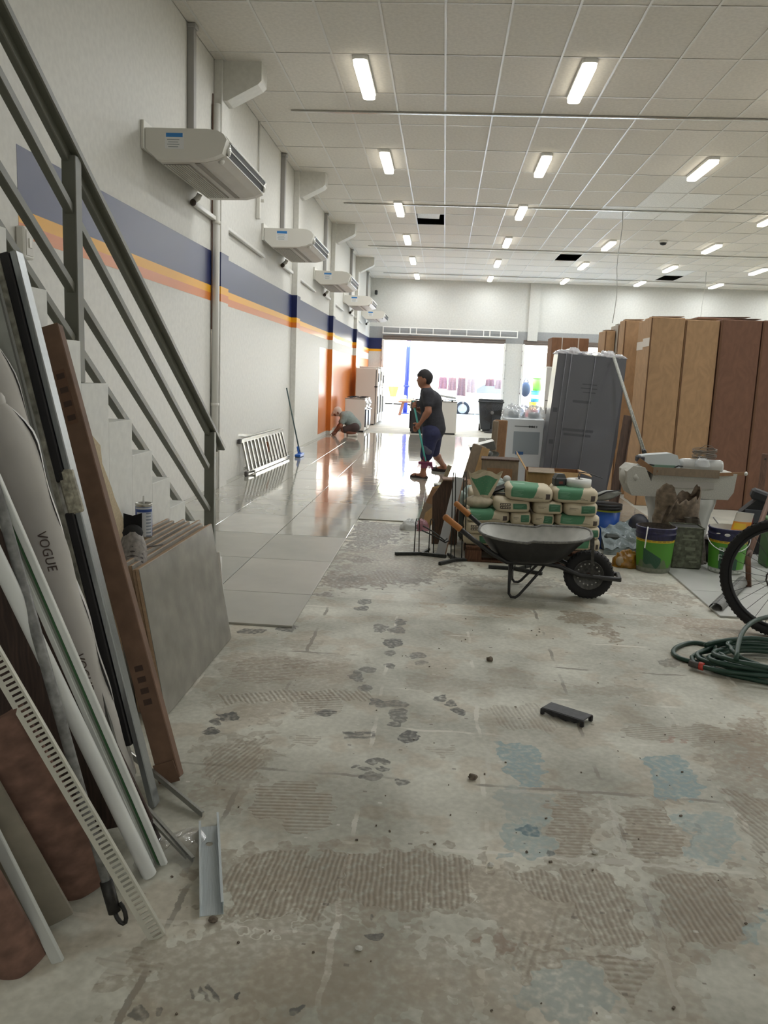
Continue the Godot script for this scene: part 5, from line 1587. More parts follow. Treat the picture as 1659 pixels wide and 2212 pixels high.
	for k in 60:
		var x := -0.095 + 0.19 * (k % 20) / 19.0
		var z := -0.018 + 0.018 * (k / 20)
		bris.bar(Vector3(x, -0.015, z), Vector3(x * 1.15, -0.075, z * 1.5), 0.009, 0.009, Vector3.RIGHT)
	part("bristles", bris, maroon, br, "stuff")
	# ---- worker crouching by the orange wall
	D = 19.45
	var at := on_y(752, 941, 0.013)
	var wk := thing("person", "crouching worker in pale cap and grey green shirt by the orange wall", "person", Vector3(at.x, 0.013, at.z))
	org = wk.position
	var q := func(px: float, py: float, dz := 0.0) -> Vector3: return on_z(px, py, 19.45 + dz) - org
	head = q.call(729, 890)
	neck = q.call(740, 896)
	chest = q.call(750, 902)
	pelvis = q.call(767, 921)
	sh_l = q.call(744, 900, -0.17)
	sh_r = q.call(744, 900, 0.17)
	el_l = q.call(736, 921, -0.24)
	el_r = q.call(732, 921, 0.2)
	pa_l = q.call(724, 936, -0.12)
	pa_r = q.call(719, 937, 0.1)
	wr_l = q.call(727, 932, -0.14)
	wr_r = q.call(722, 933, 0.12)
	var legs := []
	var cloth := []
	var feet := []
	for s in [-1.0, 1.0]:
		var hip: Vector3 = pelvis + Vector3(0, -0.02, -s * 0.1)
		var kn: Vector3 = q.call(744 + 2 * s, 929, s * 0.15)
		var an: Vector3 = q.call(766 - s, 936, s * 0.13)
		an.y = 0.075
		kn.y = maxf(kn.y, 0.09)
		var toe: Vector3 = an + Vector3(-0.12, -0.04, 0)
		legs.append_array([[hip, kn, 0.085, 0.06], [kn, kn.lerp(an, 0.4), 0.056, 0.056], [kn.lerp(an, 0.4), an, 0.056, 0.036], [an, toe, 0.036, 0.026]])
		cloth.append_array([[pelvis, hip, 0.13, 0.115], [hip, hip.lerp(kn, 0.85), 0.11, 0.085]])
		feet.append([an, toe])
	mb = MB.new(true)
	var face := Vector3(-0.75, -0.6, 0.15).normalized()
	flesh(mb, [[head, head + face * 0.05, 0.095, 0.07], [head + face * 0.09, head + face * 0.115, 0.014, 0.016], [head + Vector3(0.02, -0.01, 0.09), head + Vector3(0.025, -0.04, 0.09), 0.018, 0.014], [head, neck, 0.06, 0.06], [neck, chest, 0.065, 0.13], [chest + Vector3(0, 0, 0.08), chest + Vector3(0, 0, -0.08), 0.12, 0.12], [chest, pelvis, 0.13, 0.135], [neck, sh_l, 0.06, 0.055], [neck, sh_r, 0.06, 0.055],
		[sh_l, el_l, 0.056, 0.043], [el_l, wr_l, 0.043, 0.028], [sh_r, el_r, 0.056, 0.043], [el_r, wr_r, 0.043, 0.028]] + legs, 0.017, 0.03)
	flesh(mb, hand_bones(wr_l, pa_l, Vector3(0, 0, 1), Vector3(0, 0, 1)), 0.008, 0.006)
	flesh(mb, hand_bones(wr_r, pa_r, Vector3(0, 0, 1), Vector3(0, 0, -1)), 0.008, 0.006)
	b = part("body", mb, M("skin deep", C(120, 74, 56), 0.55), wk)
	part("eye", MB.new(true).ball(head + face * 0.085 + Vector3(0.03, 0.02, 0.045), Vector3(0.012, 0.01, 0.012), 8, 6), M("eye dark"), b)
	shirt = MB.new(true)
	flesh(shirt, [[neck + Vector3(0.02, -0.02, 0), chest, 0.08, 0.15], [chest + Vector3(0, 0, 0.085), chest + Vector3(0, 0, -0.085), 0.138, 0.138], [chest, pelvis + Vector3(-0.01, 0.02, 0), 0.155, 0.16], [sh_l, sh_l.lerp(el_l, 0.55), 0.076, 0.07], [sh_r, sh_r.lerp(el_r, 0.55), 0.076, 0.07], [neck, sh_l, 0.066, 0.074], [neck, sh_r, 0.066, 0.074]], 0.017, 0.04)
	part("shirt", shirt, M("shirt grey green", C(142, 152, 148), 0.9, "blotch", 3.0), wk)
	shorts = MB.new(true)
	flesh(shorts, cloth, 0.017, 0.03)
	part("shorts", shorts, M("shorts brown", C(66, 52, 50), 0.9), wk)
	var cap := MB.new(true)
	flesh(cap, [[head + Vector3(0.0, 0.03, 0), head + Vector3(0.01, 0.0, 0), 0.1, 0.1], [head + Vector3(-0.07, -0.01, 0.03), head + Vector3(-0.12, -0.075, 0.0), 0.05, 0.03]], 0.012, 0.02)
	part("cap", cap, M("cap pale", C(196, 178, 166), 0.9), wk)
	for f in feet:
		var shoe := MB.new(true)
		flesh(shoe, [[f[0] + Vector3(0.02, -0.03, 0), f[1] + Vector3(-0.03, -0.012, 0), 0.045, 0.036]], 0.012, 0.01)
		part("shoe", shoe, M("shoe pale", C(206, 202, 192), 0.8), wk)

# ---------------------------------------------------------------- mortar bags on a pallet
func sack_mesh(size: Vector3, seed_: int, n := 9) -> ArrayMesh:
	var mb := MB.new(true)
	var h := size * 0.5
	var nz := FastNoiseLite.new()
	nz.seed = seed_
	nz.frequency = 7.0
	var shape := func(p: Vector3) -> Vector3:
		var k := pow(pow(absf(p.x), 7.0) + pow(absf(p.y), 4.0) + pow(absf(p.z), 7.0), -1.0 / 6.0)
		var v := p * k
		var bulge := 1.0 + 0.06 * (1.0 - v.x * v.x) * (1.0 - v.z * v.z)
		var r := Vector3(v.x * h.x, v.y * h.y * bulge, v.z * h.z)
		return r + Vector3(1, 1, 1) * nz.get_noise_3dv(r + Vector3(seed_, 0, 0)) * 0.007
	for f in 6:
		var ax := f / 2
		var sg := 1.0 if f % 2 == 0 else -1.0
		for iy in n:
			for ix in n:
				var c := []
				var uv := []
				for d in [[0, 0], [1, 0], [1, 1], [0, 1]]:
					var a: float = (ix + d[0]) * 2.0 / n - 1.0
					var b: float = (iy + d[1]) * 2.0 / n - 1.0
					var p: Vector3
					var t := Vector2(a * 0.5 + 0.5, 0.25 - b * 0.25)
					if ax == 0: p = Vector3(sg, b, -a * sg); t = Vector2(0.97, 0.5 + 0.02 * b)
					elif ax == 1: p = Vector3(a, sg, -b * sg); t = Vector2(a * 0.5 + 0.5, 0.25 - b * 0.25) if sg > 0 else Vector2(0.97, 0.5)
					else: p = Vector3(a * sg, b, sg); t = Vector2(a * 0.5 + 0.5, 0.75 - b * 0.25)
					c.append(shape.call(p))
					uv.append(t)
				mb.tri(c[0], c[1], c[2], uv[0], uv[1], uv[2])
				mb.tri(c[0], c[2], c[3], uv[0], uv[2], uv[3])
	return mb.mesh()

func fill_poly(im: Image, pts: Array, col: Color) -> void:
	var poly := PackedVector2Array(pts)
	for y in im.get_height():
		for x in im.get_width():
			if Geometry2D.is_point_in_polygon(Vector2(x, y), poly): im.set_pixel(x, y, col)

func sack_print(kind: int, green: Color, cream: Color) -> Image:
	# upper half of the picture is the top of the sack, lower half its long side
	var im := Image.create(256, 256, false, Image.FORMAT_RGB8)
	im.fill(cream)
	var dark := C(76, 66, 60)
	var ink := cream.darkened(0.35)
	if kind == 0:
		fill_poly(im, [Vector2(20, 20), Vector2(190, 20), Vector2(150, 214), Vector2(128, 222), Vector2(18, 222)], green)
		for k in 5: im.fill_rect(Rect2i(34, 160 + k * 11, 58 - 7 * (k % 3), 4), green.lightened(0.22))
		im.fill_rect(Rect2i(36, 60, 70, 16), green.lightened(0.3))
		im.fill_rect(Rect2i(214, 176, 34, 50), dark)
		im.fill_rect(Rect2i(150, 214, 46, 5), ink)
		im.fill_rect(Rect2i(150, 204, 28, 4), ink)
	elif kind == 1:
		im.fill_rect(Rect2i(130, 150, 106, 74), green.darkened(0.15))
		for k in 3: im.fill_rect(Rect2i(146, 168 + 16 * k, 64 - 14 * k, 4), green.lightened(0.15))
		im.fill_rect(Rect2i(36, 176, 70, 5), ink)
		im.fill_rect(Rect2i(36, 190, 52, 4), ink)
		im.fill_rect(Rect2i(30, 20, 120, 90), green)
	else:
		im.fill_rect(Rect2i(34, 158, 78, 26), dark)
		im.fill_rect(Rect2i(34, 190, 78, 26), dark)
		for k in 4:
			im.fill_rect(Rect2i(40 + 18 * k, 166, 12, 10), cream)
			im.fill_rect(Rect2i(40 + 18 * k, 198, 12, 10), cream)
		im.fill_rect(Rect2i(130, 158, 100, 58), green.darkened(0.15))
		for k in 3: im.fill_rect(Rect2i(140, 168 + 14 * k, 74 - 12 * k, 4), green.lightened(0.15))
	for k in 700:
		var x := rng.randi_range(1, 253)
		var y := rng.randi_range(1, 253)
		im.set_pixel(x, y, im.get_pixel(x, y).darkened(rng.randf() * 0.14))
	return im

func make_bag_pallet() -> void:
	var green := C(82, 134, 100)
	var cream := C(196, 184, 158)
	var prints := [printed("sack print long", sack_print(0, green, cream), 0.75), printed("sack print end", sack_print(1, green, cream), 0.75), printed("sack print text", sack_print(2, green, cream), 0.75)]
	var Z := 6.52
	var zx := func(v: float) -> float: return on_z(840.0 + v / 3.318, 1150, Z).x
	# pallet
	var x0: float = zx.call(556)
	var x1: float = zx.call(1500)
	var pm := M("pallet wood", C(122, 84, 62), 0.85, "wood", 1.2)
	var pal := thing("wooden_pallet", "rough brown wooden pallet under the green and cream bags", "pallet", Vector3((x0 + x1) * 0.5, 0, -Z - 0.45))
	var w := x1 - x0
	for k in 3:
		part("bearer_board", MB.new().box(Vector3(0, 0.009, -0.42 + 0.42 * k), Vector3(w, 0.018, 0.1), 0.003), pm, pal)
		for b in 3: part("block", MB.new().box(Vector3((w - 0.13) * (b - 1) * 0.5, 0.058, -0.42 + 0.42 * k), Vector3(0.13, 0.08, 0.11), 0.004), pm, pal)
		part("stringer_board", MB.new().box(Vector3((w - 0.13) * (k - 1) * 0.5, 0.106, 0), Vector3(0.11, 0.015, 0.94), 0.003), pm, pal)
	for k in 7: part("deck_board", MB.new().box(Vector3(0, 0.121, -0.42 + 0.14 * k), Vector3(w, 0.015, 0.11), 0.003), pm, pal)
	# rows of bags; numbers are read off the photograph
	var rows := [
		[0.129, 0.098, [[540, 770, 1], [775, 1020, 1], [1025, 1290, 1], [1300, 1530, 0]]],
		[0.226, 0.095, [[545, 800, 2], [805, 1050, 1], [1056, 1296, 1], [1300, 1515, 1]]],
		[0.320, 0.095, [[545, 865, 0], [870, 1015, 1], [1022, 1182, 1], [1190, 1512, 0]]],
		[0.414, 0.098, [[745, 1000, 2], [1030, 1240, 1], [1246, 1488, 1]]],
		[0.511, 0.112, [[830, 1163, 0], [1166, 1487, 0]]]]
	var row_names := ["bottom", "second", "third", "fourth", "top"]
	var n := 0
	for r in rows.size():
		var row: Array = rows[r]
		for b in row[2].size():
			var q: Array = row[2][b]
			var xa: float = zx.call(q[0])
			var xb: float = zx.call(q[1])
			var deep := 0.44 if q[2] == 0 else 0.42
			var where := Vector3((xa + xb) * 0.5, row[0] + row[1] * 0.5 - 0.002, -Z - deep * 0.5 + rng.randf_range(-0.012, 0.012))
			var o := thing("mortar_bag", "mortar bag showing %s, number %d from the barrow handles, %s row" % [["a slanted green print", "a small green rectangle", "two dark text panels"][q[2]], b + 1, row_names[r]], "bag", where - Vector3(0, row[1] * 0.5, 0), rng.randf_range(-0.03, 0.03), "mortar bags on the pallet")
			inst("sack", sack_mesh(Vector3(xb - xa + 0.004, row[1] + 0.006, deep), 10 + n), prints[q[2]], Transform3D(Basis(Vector3.BACK, rng.randf_range(-0.02, 0.02) - (0.05 if r == 4 and b == 0 else 0.0)), Vector3(0, row[1] * 0.5, 0)), o)
			part("sewn_end", MB.new().box(Vector3((xb - xa) * 0.5 - 0.004, row[1] * 0.5, 0), Vector3(0.006, 0.02, deep * 0.7), 0.002), M("sack seam", C(168, 152, 124), 0.9), o)
			n += 1
	for r in 4:          # the second rank of each row, hidden behind the first but holding up what lies on top
		for b in 3:
			var row: Array = rows[r]
			var o := thing("mortar_bag", "mortar bag in the rear rank of the %s row of the pallet" % row_names[r], "bag", Vector3(x0 + 0.19 + 0.35 * b, row[0] - 0.002, -Z - 0.66), 0.0, "mortar bags on the pallet")
			inst("sack", sack_mesh(Vector3(0.345, row[1] + 0.004, 0.4), 70 + b, 6), prints[1], Transform3D(Basis.IDENTITY, Vector3(0, row[1] * 0.5, 0)), o)
	# opened bag with its neck gathered and flared
	var at := on_z(1036, 1098, 6.62)
	var ob := thing("opened_bag", "opened cream and green bag twisted at its neck on the pallet", "bag", Vector3(at.x, 0.413, -6.72))
	var neck := MB.new(true)
	var im := Image.create(128, 128, false, Image.FORMAT_RGB8)
	im.fill(cream)
	fill_poly(im, [Vector2(14, 22), Vector2(56, 18), Vector2(46, 100), Vector2(28, 100)], green)
	fill_poly(im, [Vector2(78, 22), Vector2(120, 18), Vector2(110, 100), Vector2(92, 100)], green)
	for k in 300: im.set_pixel(rng.randi_range(0, 127), rng.randi_range(0, 127), cream.darkened(rng.randf() * 0.3))
	neck.grid(func(u, v):
		var a: float = (u - 0.27) * TAU
		var rx: float = lerpf(0.055, 0.14, pow(v, 0.9)) * (1.0 + 0.05 * sin(a * 5.0))
		var rz: float = lerpf(0.05, 0.035, v) * (1.0 + 0.12 * sin(a * 7.0))
		return Vector3(sin(a) * rx + 0.02 + 0.01 * v, 0.06 + 0.235 * v + 0.018 * v * sin(a * 4.0 + 1.0), cos(a) * rz + 0.02 * v), 36, 12)
	var np := part("neck", neck, printed("opened sack print", im, 0.75), ob)
	part("bulk", MB.new(true).grid(func(u, v):
		var a: float = u * TAU
		var r: float = 0.12 * sin(PI * (0.18 + 0.72 * v)) * (1.0 + 0.06 * sin(a * 6.0 + v * 4.0))
		return Vector3(cos(a) * r, 0.0 + 0.105 * v, -sin(a) * r * 0.9), 28, 8), M("sack cream", cream, 0.8, "blotch", 3.0), ob)
	part("tie", MB.new(true).lathe([Vector2(0.052, 0.058), Vector2(0.058, 0.066), Vector2(0.052, 0.076)], 18, false), M("tie blue", C(108, 132, 136), 0.6), ob)
	# things lying on top
	var wr := on_z(1248, 1052, 6.75)
	var roll := thing("tape_roll", "thick white roll lying flat on the bags", "roll", Vector3(wr.x, 0.626, -6.72))
	part("wound_tape", MB.new(true).lathe([Vector2(0.03, 0.0), Vector2(0.1, 0.0), Vector2(0.1, 0.06), Vector2(0.03, 0.06), Vector2(0.03, 0.0)], 32, false), M("roll white", C(206, 206, 200), 0.6), roll)
	part("core", MB.new(true).lathe([Vector2(0.024, 0.001), Vector2(0.031, 0.001), Vector2(0.031, 0.061), Vector2(0.024, 0.061)], 24, false), M("core brown", C(110, 88, 66), 0.8), roll)
	part("pin", MB.new(true).tube([Vector3(0, 0.0, 0), Vector3(0.0, 0.085, 0)], 0.007, 8), M("black plastic"), roll)
	var bt := on_z(1207, 1047, 6.75)
	var bat := thing("tool_battery", "small dark grey battery block beside the white roll", "battery", Vector3(bt.x, 0.622, -6.74), 0.2)
	part("pack", MB.new().box(Vector3(0, 0.036, 0), Vector3(0.1, 0.072, 0.09), 0.012), M("battery dark", C(50, 52, 54), 0.5), bat)
	part("terminal", MB.new().prism([Vector2(-0.045, 0.07), Vector2(0.045, 0.07), Vector2(0.028, 0.1), Vector2(-0.028, 0.1)], -0.035, 0.035), M("battery cap", C(84, 86, 86), 0.5), bat)
	part("badge", MB.new().box(Vector3(0, 0.03, 0.046), Vector3(0.035, 0.02, 0.002)), M("badge red", C(120, 60, 52), 0.5), bat)

# ---------------------------------------------------------------- wheelbarrow
func make_wheelbarrow() -> void:
	var g := on_y(1268, 1292)
	var o := thing("wheelbarrow", "black wheelbarrow with cement grey tray and wooden coloured grips", "wheelbarrow", Vector3(g.x, 0, g.z - 0.02), PI - 0.13)
	var black := M("barrow black", C(44, 42, 41), 0.45, "dirty", 2.0)
	var steel := M("barrow steel", C(96, 94, 90), 0.45, "dirty", 3.0, 0.4)
	var cement := M("cement inside", C(200, 199, 192), 0.85, "blotch", 1.4)
	var orange := M("grip orange", C(168, 108, 52), 0.6)
	var rubber := M("barrow tyre", C(40, 39, 39), 0.85, "grain", 6.0)
	# local axes: +x from the wheel to the handles, z sideways
	var R := 0.165
	var axle := Vector3(0, R, 0)
	var turn := Transform3D(Basis(Vector3.RIGHT, PI / 2), axle)
	var wheel := part("tyre", MB.new(true).at(turn).lathe([Vector2(0.098, -0.03), Vector2(0.13, -0.045), Vector2(0.155, -0.04), Vector2(R, -0.02), Vector2(R, 0.02), Vector2(0.155, 0.04), Vector2(0.13, 0.045), Vector2(0.098, 0.03), Vector2(0.098, -0.03)], 40, false), rubber, o)
	var lug := MB.new().at(turn)
	for k in 36:
		var a := TAU * k / 36.0
		for s in [-1.0, 1.0]:
			lug.bar(Vector3(cos(a) * (R + 0.001), s * 0.008, sin(a) * (R + 0.001)), Vector3(cos(a + 0.05) * (R - 0.004), s * 0.036, sin(a + 0.05) * (R - 0.004)), 0.008, 0.006, Vector3(cos(a), 0, sin(a)))
	part("tread_lugs", lug, rubber, wheel)
	var rim := part("rim", MB.new(true).at(turn).lathe([Vector2(0.02, -0.012), Vector2(0.085, -0.012), Vector2(0.098, -0.032), Vector2(0.104, -0.032), Vector2(0.104, 0.032), Vector2(0.098, 0.032), Vector2(0.085, 0.012), Vector2(0.02, 0.012)], 36), M("rim grey", C(112, 110, 106), 0.5, "dirty", 3.0, 0.3), o)
	var holes := MB.new(true).at(turn)
	for k in 16:
		var a := TAU * k / 16.0
		for s in [-1.0, 1.0]: holes.ball(Vector3(cos(a) * 0.074, s * 0.0125, sin(a) * 0.074), Vector3(0.006, 0.0015, 0.006), 8, 4)
	part("vent_holes", holes, M("vent pale", C(186, 184, 178), 0.6), rim)
	part("hub", MB.new(true).tube([axle - Vector3(0, 0, 0.05), axle + Vector3(0, 0, 0.05)], 0.014, 12), M("hub rust", C(84, 62, 52), 0.7), o)
	# tray
	var ring := func(t: float, off: float, u: float) -> Vector3:
		# rounded outline at depth t (0 rim, 1 bottom)
		var a := u * TAU
		var e := 3.2
		var c := cos(a)
		var s := sin(a)
		var k := pow(pow(absf(c), e) + pow(absf(s), e), -1.0 / e)
		var x0 := lerpf(0.0, 0.24, pow(t, 0.8))
		var x1 := lerpf(0.76, 0.58, t)
		var hw := lerpf(0.32, 0.2, pow(t, 1.3)) - off
		var cx := (x0 + x1) * 0.5
		var hl := (x1 - x0) * 0.5 - off
		var y := lerpf(0.42, 0.25, sin(t * PI * 0.5)) + (1.0 - t) * (0.025 * pow(absf(c * k), 2.0) - 0.012 + (0.015 if c < 0 else 0.0)) + off * t
		return Vector3(cx + c * k * hl, y, s * k * hw)
	var outer := MB.new(true)
	outer.grid(func(u, v): return ring.call(v, 0.0, u), 56, 10)
	outer.grid(func(u, v): return Vector3(0.41, 0.25, 0).lerp(ring.call(1.0, 0.0, u), 1.0 - v), 56, 3)
	var tray := part("tray", outer, black, o)
	var inner := MB.new(true)
	inner.grid(func(u, v): return ring.call(v * 0.93, 0.004 + 0.002 * v, u) + Vector3(0, 0.002 * v, 0), 56, 10, true)
	inner.grid(func(u, v): return Vector3(0.41, 0.267 + 0.02 * sin(u * 20.0) * v, 0).lerp(ring.call(0.93, 0.006, u) + Vector3(0, 0.002, 0), 1.0 - v), 56, 3, true)
	part("cement_lining", inner, cement, tray)
	var lip := []
	for k in 56: lip.append(ring.call(0.0, 0.0, k / 56.0))
	part("rolled_rim", MB.new(true).tube(lip, 0.009, 8, false, true), M("rim cement", C(146, 144, 138), 0.8, "dirty", 3.0), tray)
	# frame
	for s in [-1.0, 1.0]:
		var pts := [Vector3(0.88, 0.475, s * 0.30), Vector3(0.78, 0.4, s * 0.285), Vector3(0.64, 0.3, s * 0.24), Vector3(0.55, 0.246, s * 0.2), Vector3(0.3, 0.243, s * 0.14), Vector3(0.2, 0.225, s * 0.105), Vector3(0.06, 0.17, s * 0.085), Vector3(-0.05, 0.165, s * 0.08), Vector3(-0.2, 0.163, s * 0.08)]
		part("frame_tube", MB.new(true).tube(pts, 0.0165, 12), black, o)
		var gd: Vector3 = (pts[0] - pts[1]).normalized()
		part("grip", MB.new(true).tube([pts[0] - gd * 0.02, pts[0] + gd * 0.06, pts[0] + gd * 0.115, pts[0] + gd * 0.125], [0.022, 0.021, 0.022, 0.012], 14), orange, o)
		part("leg", MB.new(true).tube([Vector3(0.53, 0.235, s * 0.2), Vector3(0.525, 0.1, s * 0.215), Vector3(0.522, 0.035, s * 0.22), Vector3(0.505, 0.012, s * 0.22), Vector3(0.478, 0.012, s * 0.22), Vector3(0.455, 0.03, s * 0.215), Vector3(0.4, 0.1, s * 0.2), Vector3(0.32, 0.2, s * 0.155), Vector3(0.3, 0.235, s * 0.14)], 0.0095, 10), black, o)
		part("fork_stay", MB.new().bar(Vector3(-0.005, 0.44, s * 0.1), Vector3(-0.02, 0.17, s * 0.083), 0.02, 0.004, Vector3.RIGHT), steel, o)
	part("front_bar", MB.new().bar(Vector3(-0.2, 0.163, -0.09), Vector3(-0.2, 0.163, 0.09), 0.03, 0.025, Vector3.UP, 0.004), steel, o)
	part("leg_brace", MB.new().bar(Vector3(0.52, 0.1, -0.215), Vector3(0.52, 0.1, 0.215), 0.02, 0.008, Vector3.UP), black, o)

# ---------------------------------------------------------------- the heap around the pallet
func open_box(o: Node, size: Vector3, card: Material, inside: Material, flaps: Array) -> void:
	var t := 0.006
	var h := size * 0.5
	part("floor_panel", MB.new().box(Vector3(0, t * 0.5, 0), Vector3(size.x, t, size.z)), inside, o)
	for s in [-1.0, 1.0]:
		part("side_panel", MB.new().box(Vector3(s * (h.x - t * 0.5), h.y, 0), Vector3(t, size.y, size.z)), card, o)
		part("end_panel", MB.new().box(Vector3(0, h.y, s * (h.z - t * 0.5)), Vector3(size.x, size.y, t)), card, o)
	for f in flaps:     # [axis, side, length, angle]
		var mb := MB.new()
		if f[0] == "x":
			mb.at(Transform3D(Basis(Vector3.BACK, -f[1] * f[3]), Vector3(f[1] * h.x, size.y, 0))).box(Vector3(f[1] * f[2] * 0.5, 0, 0), Vector3(f[2], 0.005, size.z - 0.01))
		else:
			mb.at(Transform3D(Basis(Vector3.RIGHT, f[1] * f[3]), Vector3(0, size.y, f[1] * h.z))).box(Vector3(0, 0, f[1] * f[2] * 0.5), Vector3(size.x - 0.01, 0.005, f[2]))
		part("flap", mb, inside, o)

func plastic_heap(mb: MB, c: Vector3, s: Vector3, seed_: int, n := 22) -> void:
	var nz := FastNoiseLite.new()
	nz.seed = seed_
	nz.frequency = 2.2
	mb.grid(func(u, v):
		var a: float = u * TAU
		var d := Vector3(cos(a) * sin(v * PI * 0.5 + 0.0), cos(v * PI * 0.5), -sin(a) * sin(v * PI * 0.5))
		var seam := d * 3.0 + Vector3(seed_, 0, 0)
		var r := 1.0 + 0.35 * nz.get_noise_3dv(seam) + 0.18 * absf(nz.get_noise_3dv(seam * 2.6))
		return c + Vector3(d.x * s.x, maxf(d.y * s.y, 0.0), d.z * s.z) * r, n, n / 2, true)

func stand(label: String, at: Vector3, turn: float, tall: float) -> void:
	var iron := M("stand iron", C(48, 50, 46), 0.5, "dirty", 3.0)
	var o := thing("tile_stand", label, "stand", at, turn, "black metal display stands")
	part("foot_bar", MB.new().bar(Vector3(-0.2, 0.014, 0.02), Vector3(0.02, 0.014, -0.02), 0.026, 0.026, Vector3.UP, 0.003), iron, o)
	part("foot_bar", MB.new().bar(Vector3(0.0, 0.014, -0.02), Vector3(0.22, 0.014, 0.06), 0.026, 0.026, Vector3.UP, 0.003), iron, o)
	part("cross_bar", MB.new().bar(Vector3(0.02, 0.014, 0.0), Vector3(0.1, 0.014, -0.2), 0.022, 0.022, Vector3.UP, 0.003), iron, o)
	for x in [-0.02, 0.1]:
		part("wire_upright", MB.new(true).tube([Vector3(x - 0.02, 0.02, -0.02), Vector3(x - 0.015, tall * 0.9, -0.05), Vector3(x - 0.008, tall, -0.055), Vector3(x + 0.008, tall, -0.055), Vector3(x + 0.015, tall * 0.9, -0.05), Vector3(x + 0.02, 0.02, -0.02)], 0.0045, 6), iron, o)

func make_pile() -> void:
	var card := M("carton plain", C(150, 114, 82), 0.8, "card", 2.0)
	var light := M("carton inside", C(182, 148, 102), 0.8, "card", 2.0)
	var grey := M("carton grey", C(140, 124, 104), 0.8, "card", 2.0)
	# stands
	var sa := on_y(905, 1200)
	var sb := on_y(985, 1214)
	var sc := on_y(1112, 1236)
	stand("black metal stand with bent feet beside the wet corner of the floor", sa, 0.1, 0.3)
	stand("black metal stand with bent feet between the leaning boards and the pallet", sb, 0.75, 0.72)
	stand("black metal stand with bent feet under the wheelbarrow", Vector3(sc.x, 0, sc.z - 0.05), -0.25, 0.34)
	# loose hooked rods lying over the first stand
	var rod := MB.new(true)
	rod.tube([on_z(914, 1136, 6.6), on_z(938, 1150, 6.5), on_z(961, 1168, 6.45), on_z(966, 1163, 6.45)], 0.006, 8)
	rod.tube([on_z(912, 1146, 6.6), on_z(934, 1156, 6.5), on_z(962, 1172, 6.45), on_z(970, 1168, 6.45)], 0.006, 8)
	solo("hook_rod", rod, M("stand iron"), "pair of thin hooked rods resting against the leaning white board", "rod")
	# leaning boards left of the bags
	var b0 := on_y(952, 1152)
	var door := thing("brown_panel", "dark brown panel standing on edge left of the mortar bags", "panel", Vector3(b0.x, 0, -7.15), 0.06)
	part("panel", MB.new().at(Transform3D(Basis(Vector3.RIGHT, -0.05), Vector3.ZERO)).prism([Vector2(-0.08, 0.0), Vector2(0.14, 0.0), Vector2(0.15, 0.57), Vector2(0.0, 0.57), Vector2(-0.09, 0.42)], -0.012, 0.012), M("panel brown", C(98, 74, 58), 0.75, "wood", 1.0), door)
	part("edging", MB.new().box(Vector3(0.1, 0.572, -0.1), Vector3(0.22, 0.014, 0.2), 0.003), M("edging brown", C(120, 94, 76), 0.75), door)
	part("end_board", MB.new().box(Vector3(0.14, 0.29, -0.11), Vector3(0.012, 0.56, 0.2), 0.002), M("panel brown"), door)
	var l0 := on_y(951, 1200)
	var l1 := on_z(992, 1032, 6.95)
	var wb := thing("white_plank", "white faced plank leaning diagonally against the brown panel", "plank", l0)
	part("plank", MB.new().bar(Vector3(0, 0.006, 0), l1 - l0, 0.075, 0.022, Vector3.RIGHT, 0.002), M("plank white", C(168, 168, 166), 0.5), wb)
	part("raw_edge", MB.new().bar(Vector3(0.041, 0.006, 0), l1 - l0 + Vector3(0.041, 0, 0), 0.008, 0.024, Vector3.RIGHT), M("raw edge", C(140, 108, 84), 0.8), wb)
	# cardboard scraps and the white bag on the floor
	var s0 := on_y(918, 1140)
	for k in 3:
		var sc2 := thing("carton_scrap", ["torn carton scrap standing beside the brown panel", "pale folded carton scrap leaning low on the brown panel", "grey carton scrap behind the white plastic bag"][k], "cardboard", Vector3(s0.x + [0.03, 0.02, -0.02][k], 0, s0.z + [-0.35, 0.12, -0.2][k]))
		var poly: Array = [[Vector2(-0.04, 0.2), Vector2(0.02, 0.36), Vector2(0.1, 0.38), Vector2(0.1, 0.0), Vector2(-0.02, 0.0)], [Vector2(-0.06, 0.0), Vector2(0.0, 0.02), Vector2(0.12, 0.24), Vector2(0.07, 0.25), Vector2(-0.02, 0.17)], [Vector2(-0.06, 0.0), Vector2(0.06, 0.0), Vector2(0.08, 0.2), Vector2(0.0, 0.22)]][k]
		part("sheet", MB.new().at(Transform3D(Basis(Vector3.RIGHT, -0.2), Vector3.ZERO)).prism(poly, -0.003, 0.003), [card, light, grey][k], sc2)
		part("torn_edge", MB.new().at(Transform3D(Basis(Vector3.RIGHT, -0.2), Vector3.ZERO)).prism([poly[1], poly[2], poly[2] + Vector2(0.012, -0.02), poly[1] + Vector2(0.012, -0.02)], 0.003, 0.007), light, sc2)
	var bagp := on_y(887, 1143)
	var pb := thing("plastic_bag", "white plastic bag with a red tie lying by the wet floor edge", "bag", bagp)
	var hp := MB.new(true)
	plastic_heap(hp, Vector3.ZERO, Vector3(0.1, 0.09, 0.09), 4)
	part("film", hp, film("bag film", C(214, 216, 212), 0.75, 0.3), pb)
	var rs := MB.new(true)
	plastic_heap(rs, Vector3(0.11, 0, 0.02), Vector3(0.07, 0.1, 0.06), 9, 16)
	part("red_wrapper", rs, M("wrapper red", C(150, 104, 110), 0.4), pb)
	# paint tin with stirring stick
	var pc := on_y(956, 1070)
	var tin := thing("paint_tin", "white and blue paint tin with a wooden stick standing in it", "tin", Vector3(pc.x, 0.013, -9.4))
	part("wall", MB.new(true).lathe([Vector2(0.105, 0.0), Vector2(0.108, 0.004), Vector2(0.108, 0.2)], 28), M("tin white", C(196, 196, 192), 0.4), tin)
	part("blue_band", MB.new(true).lathe([Vector2(0.1095, 0.15), Vector2(0.1095, 0.225)], 28, false), M("tin blue", C(52, 54, 92), 0.4), tin)
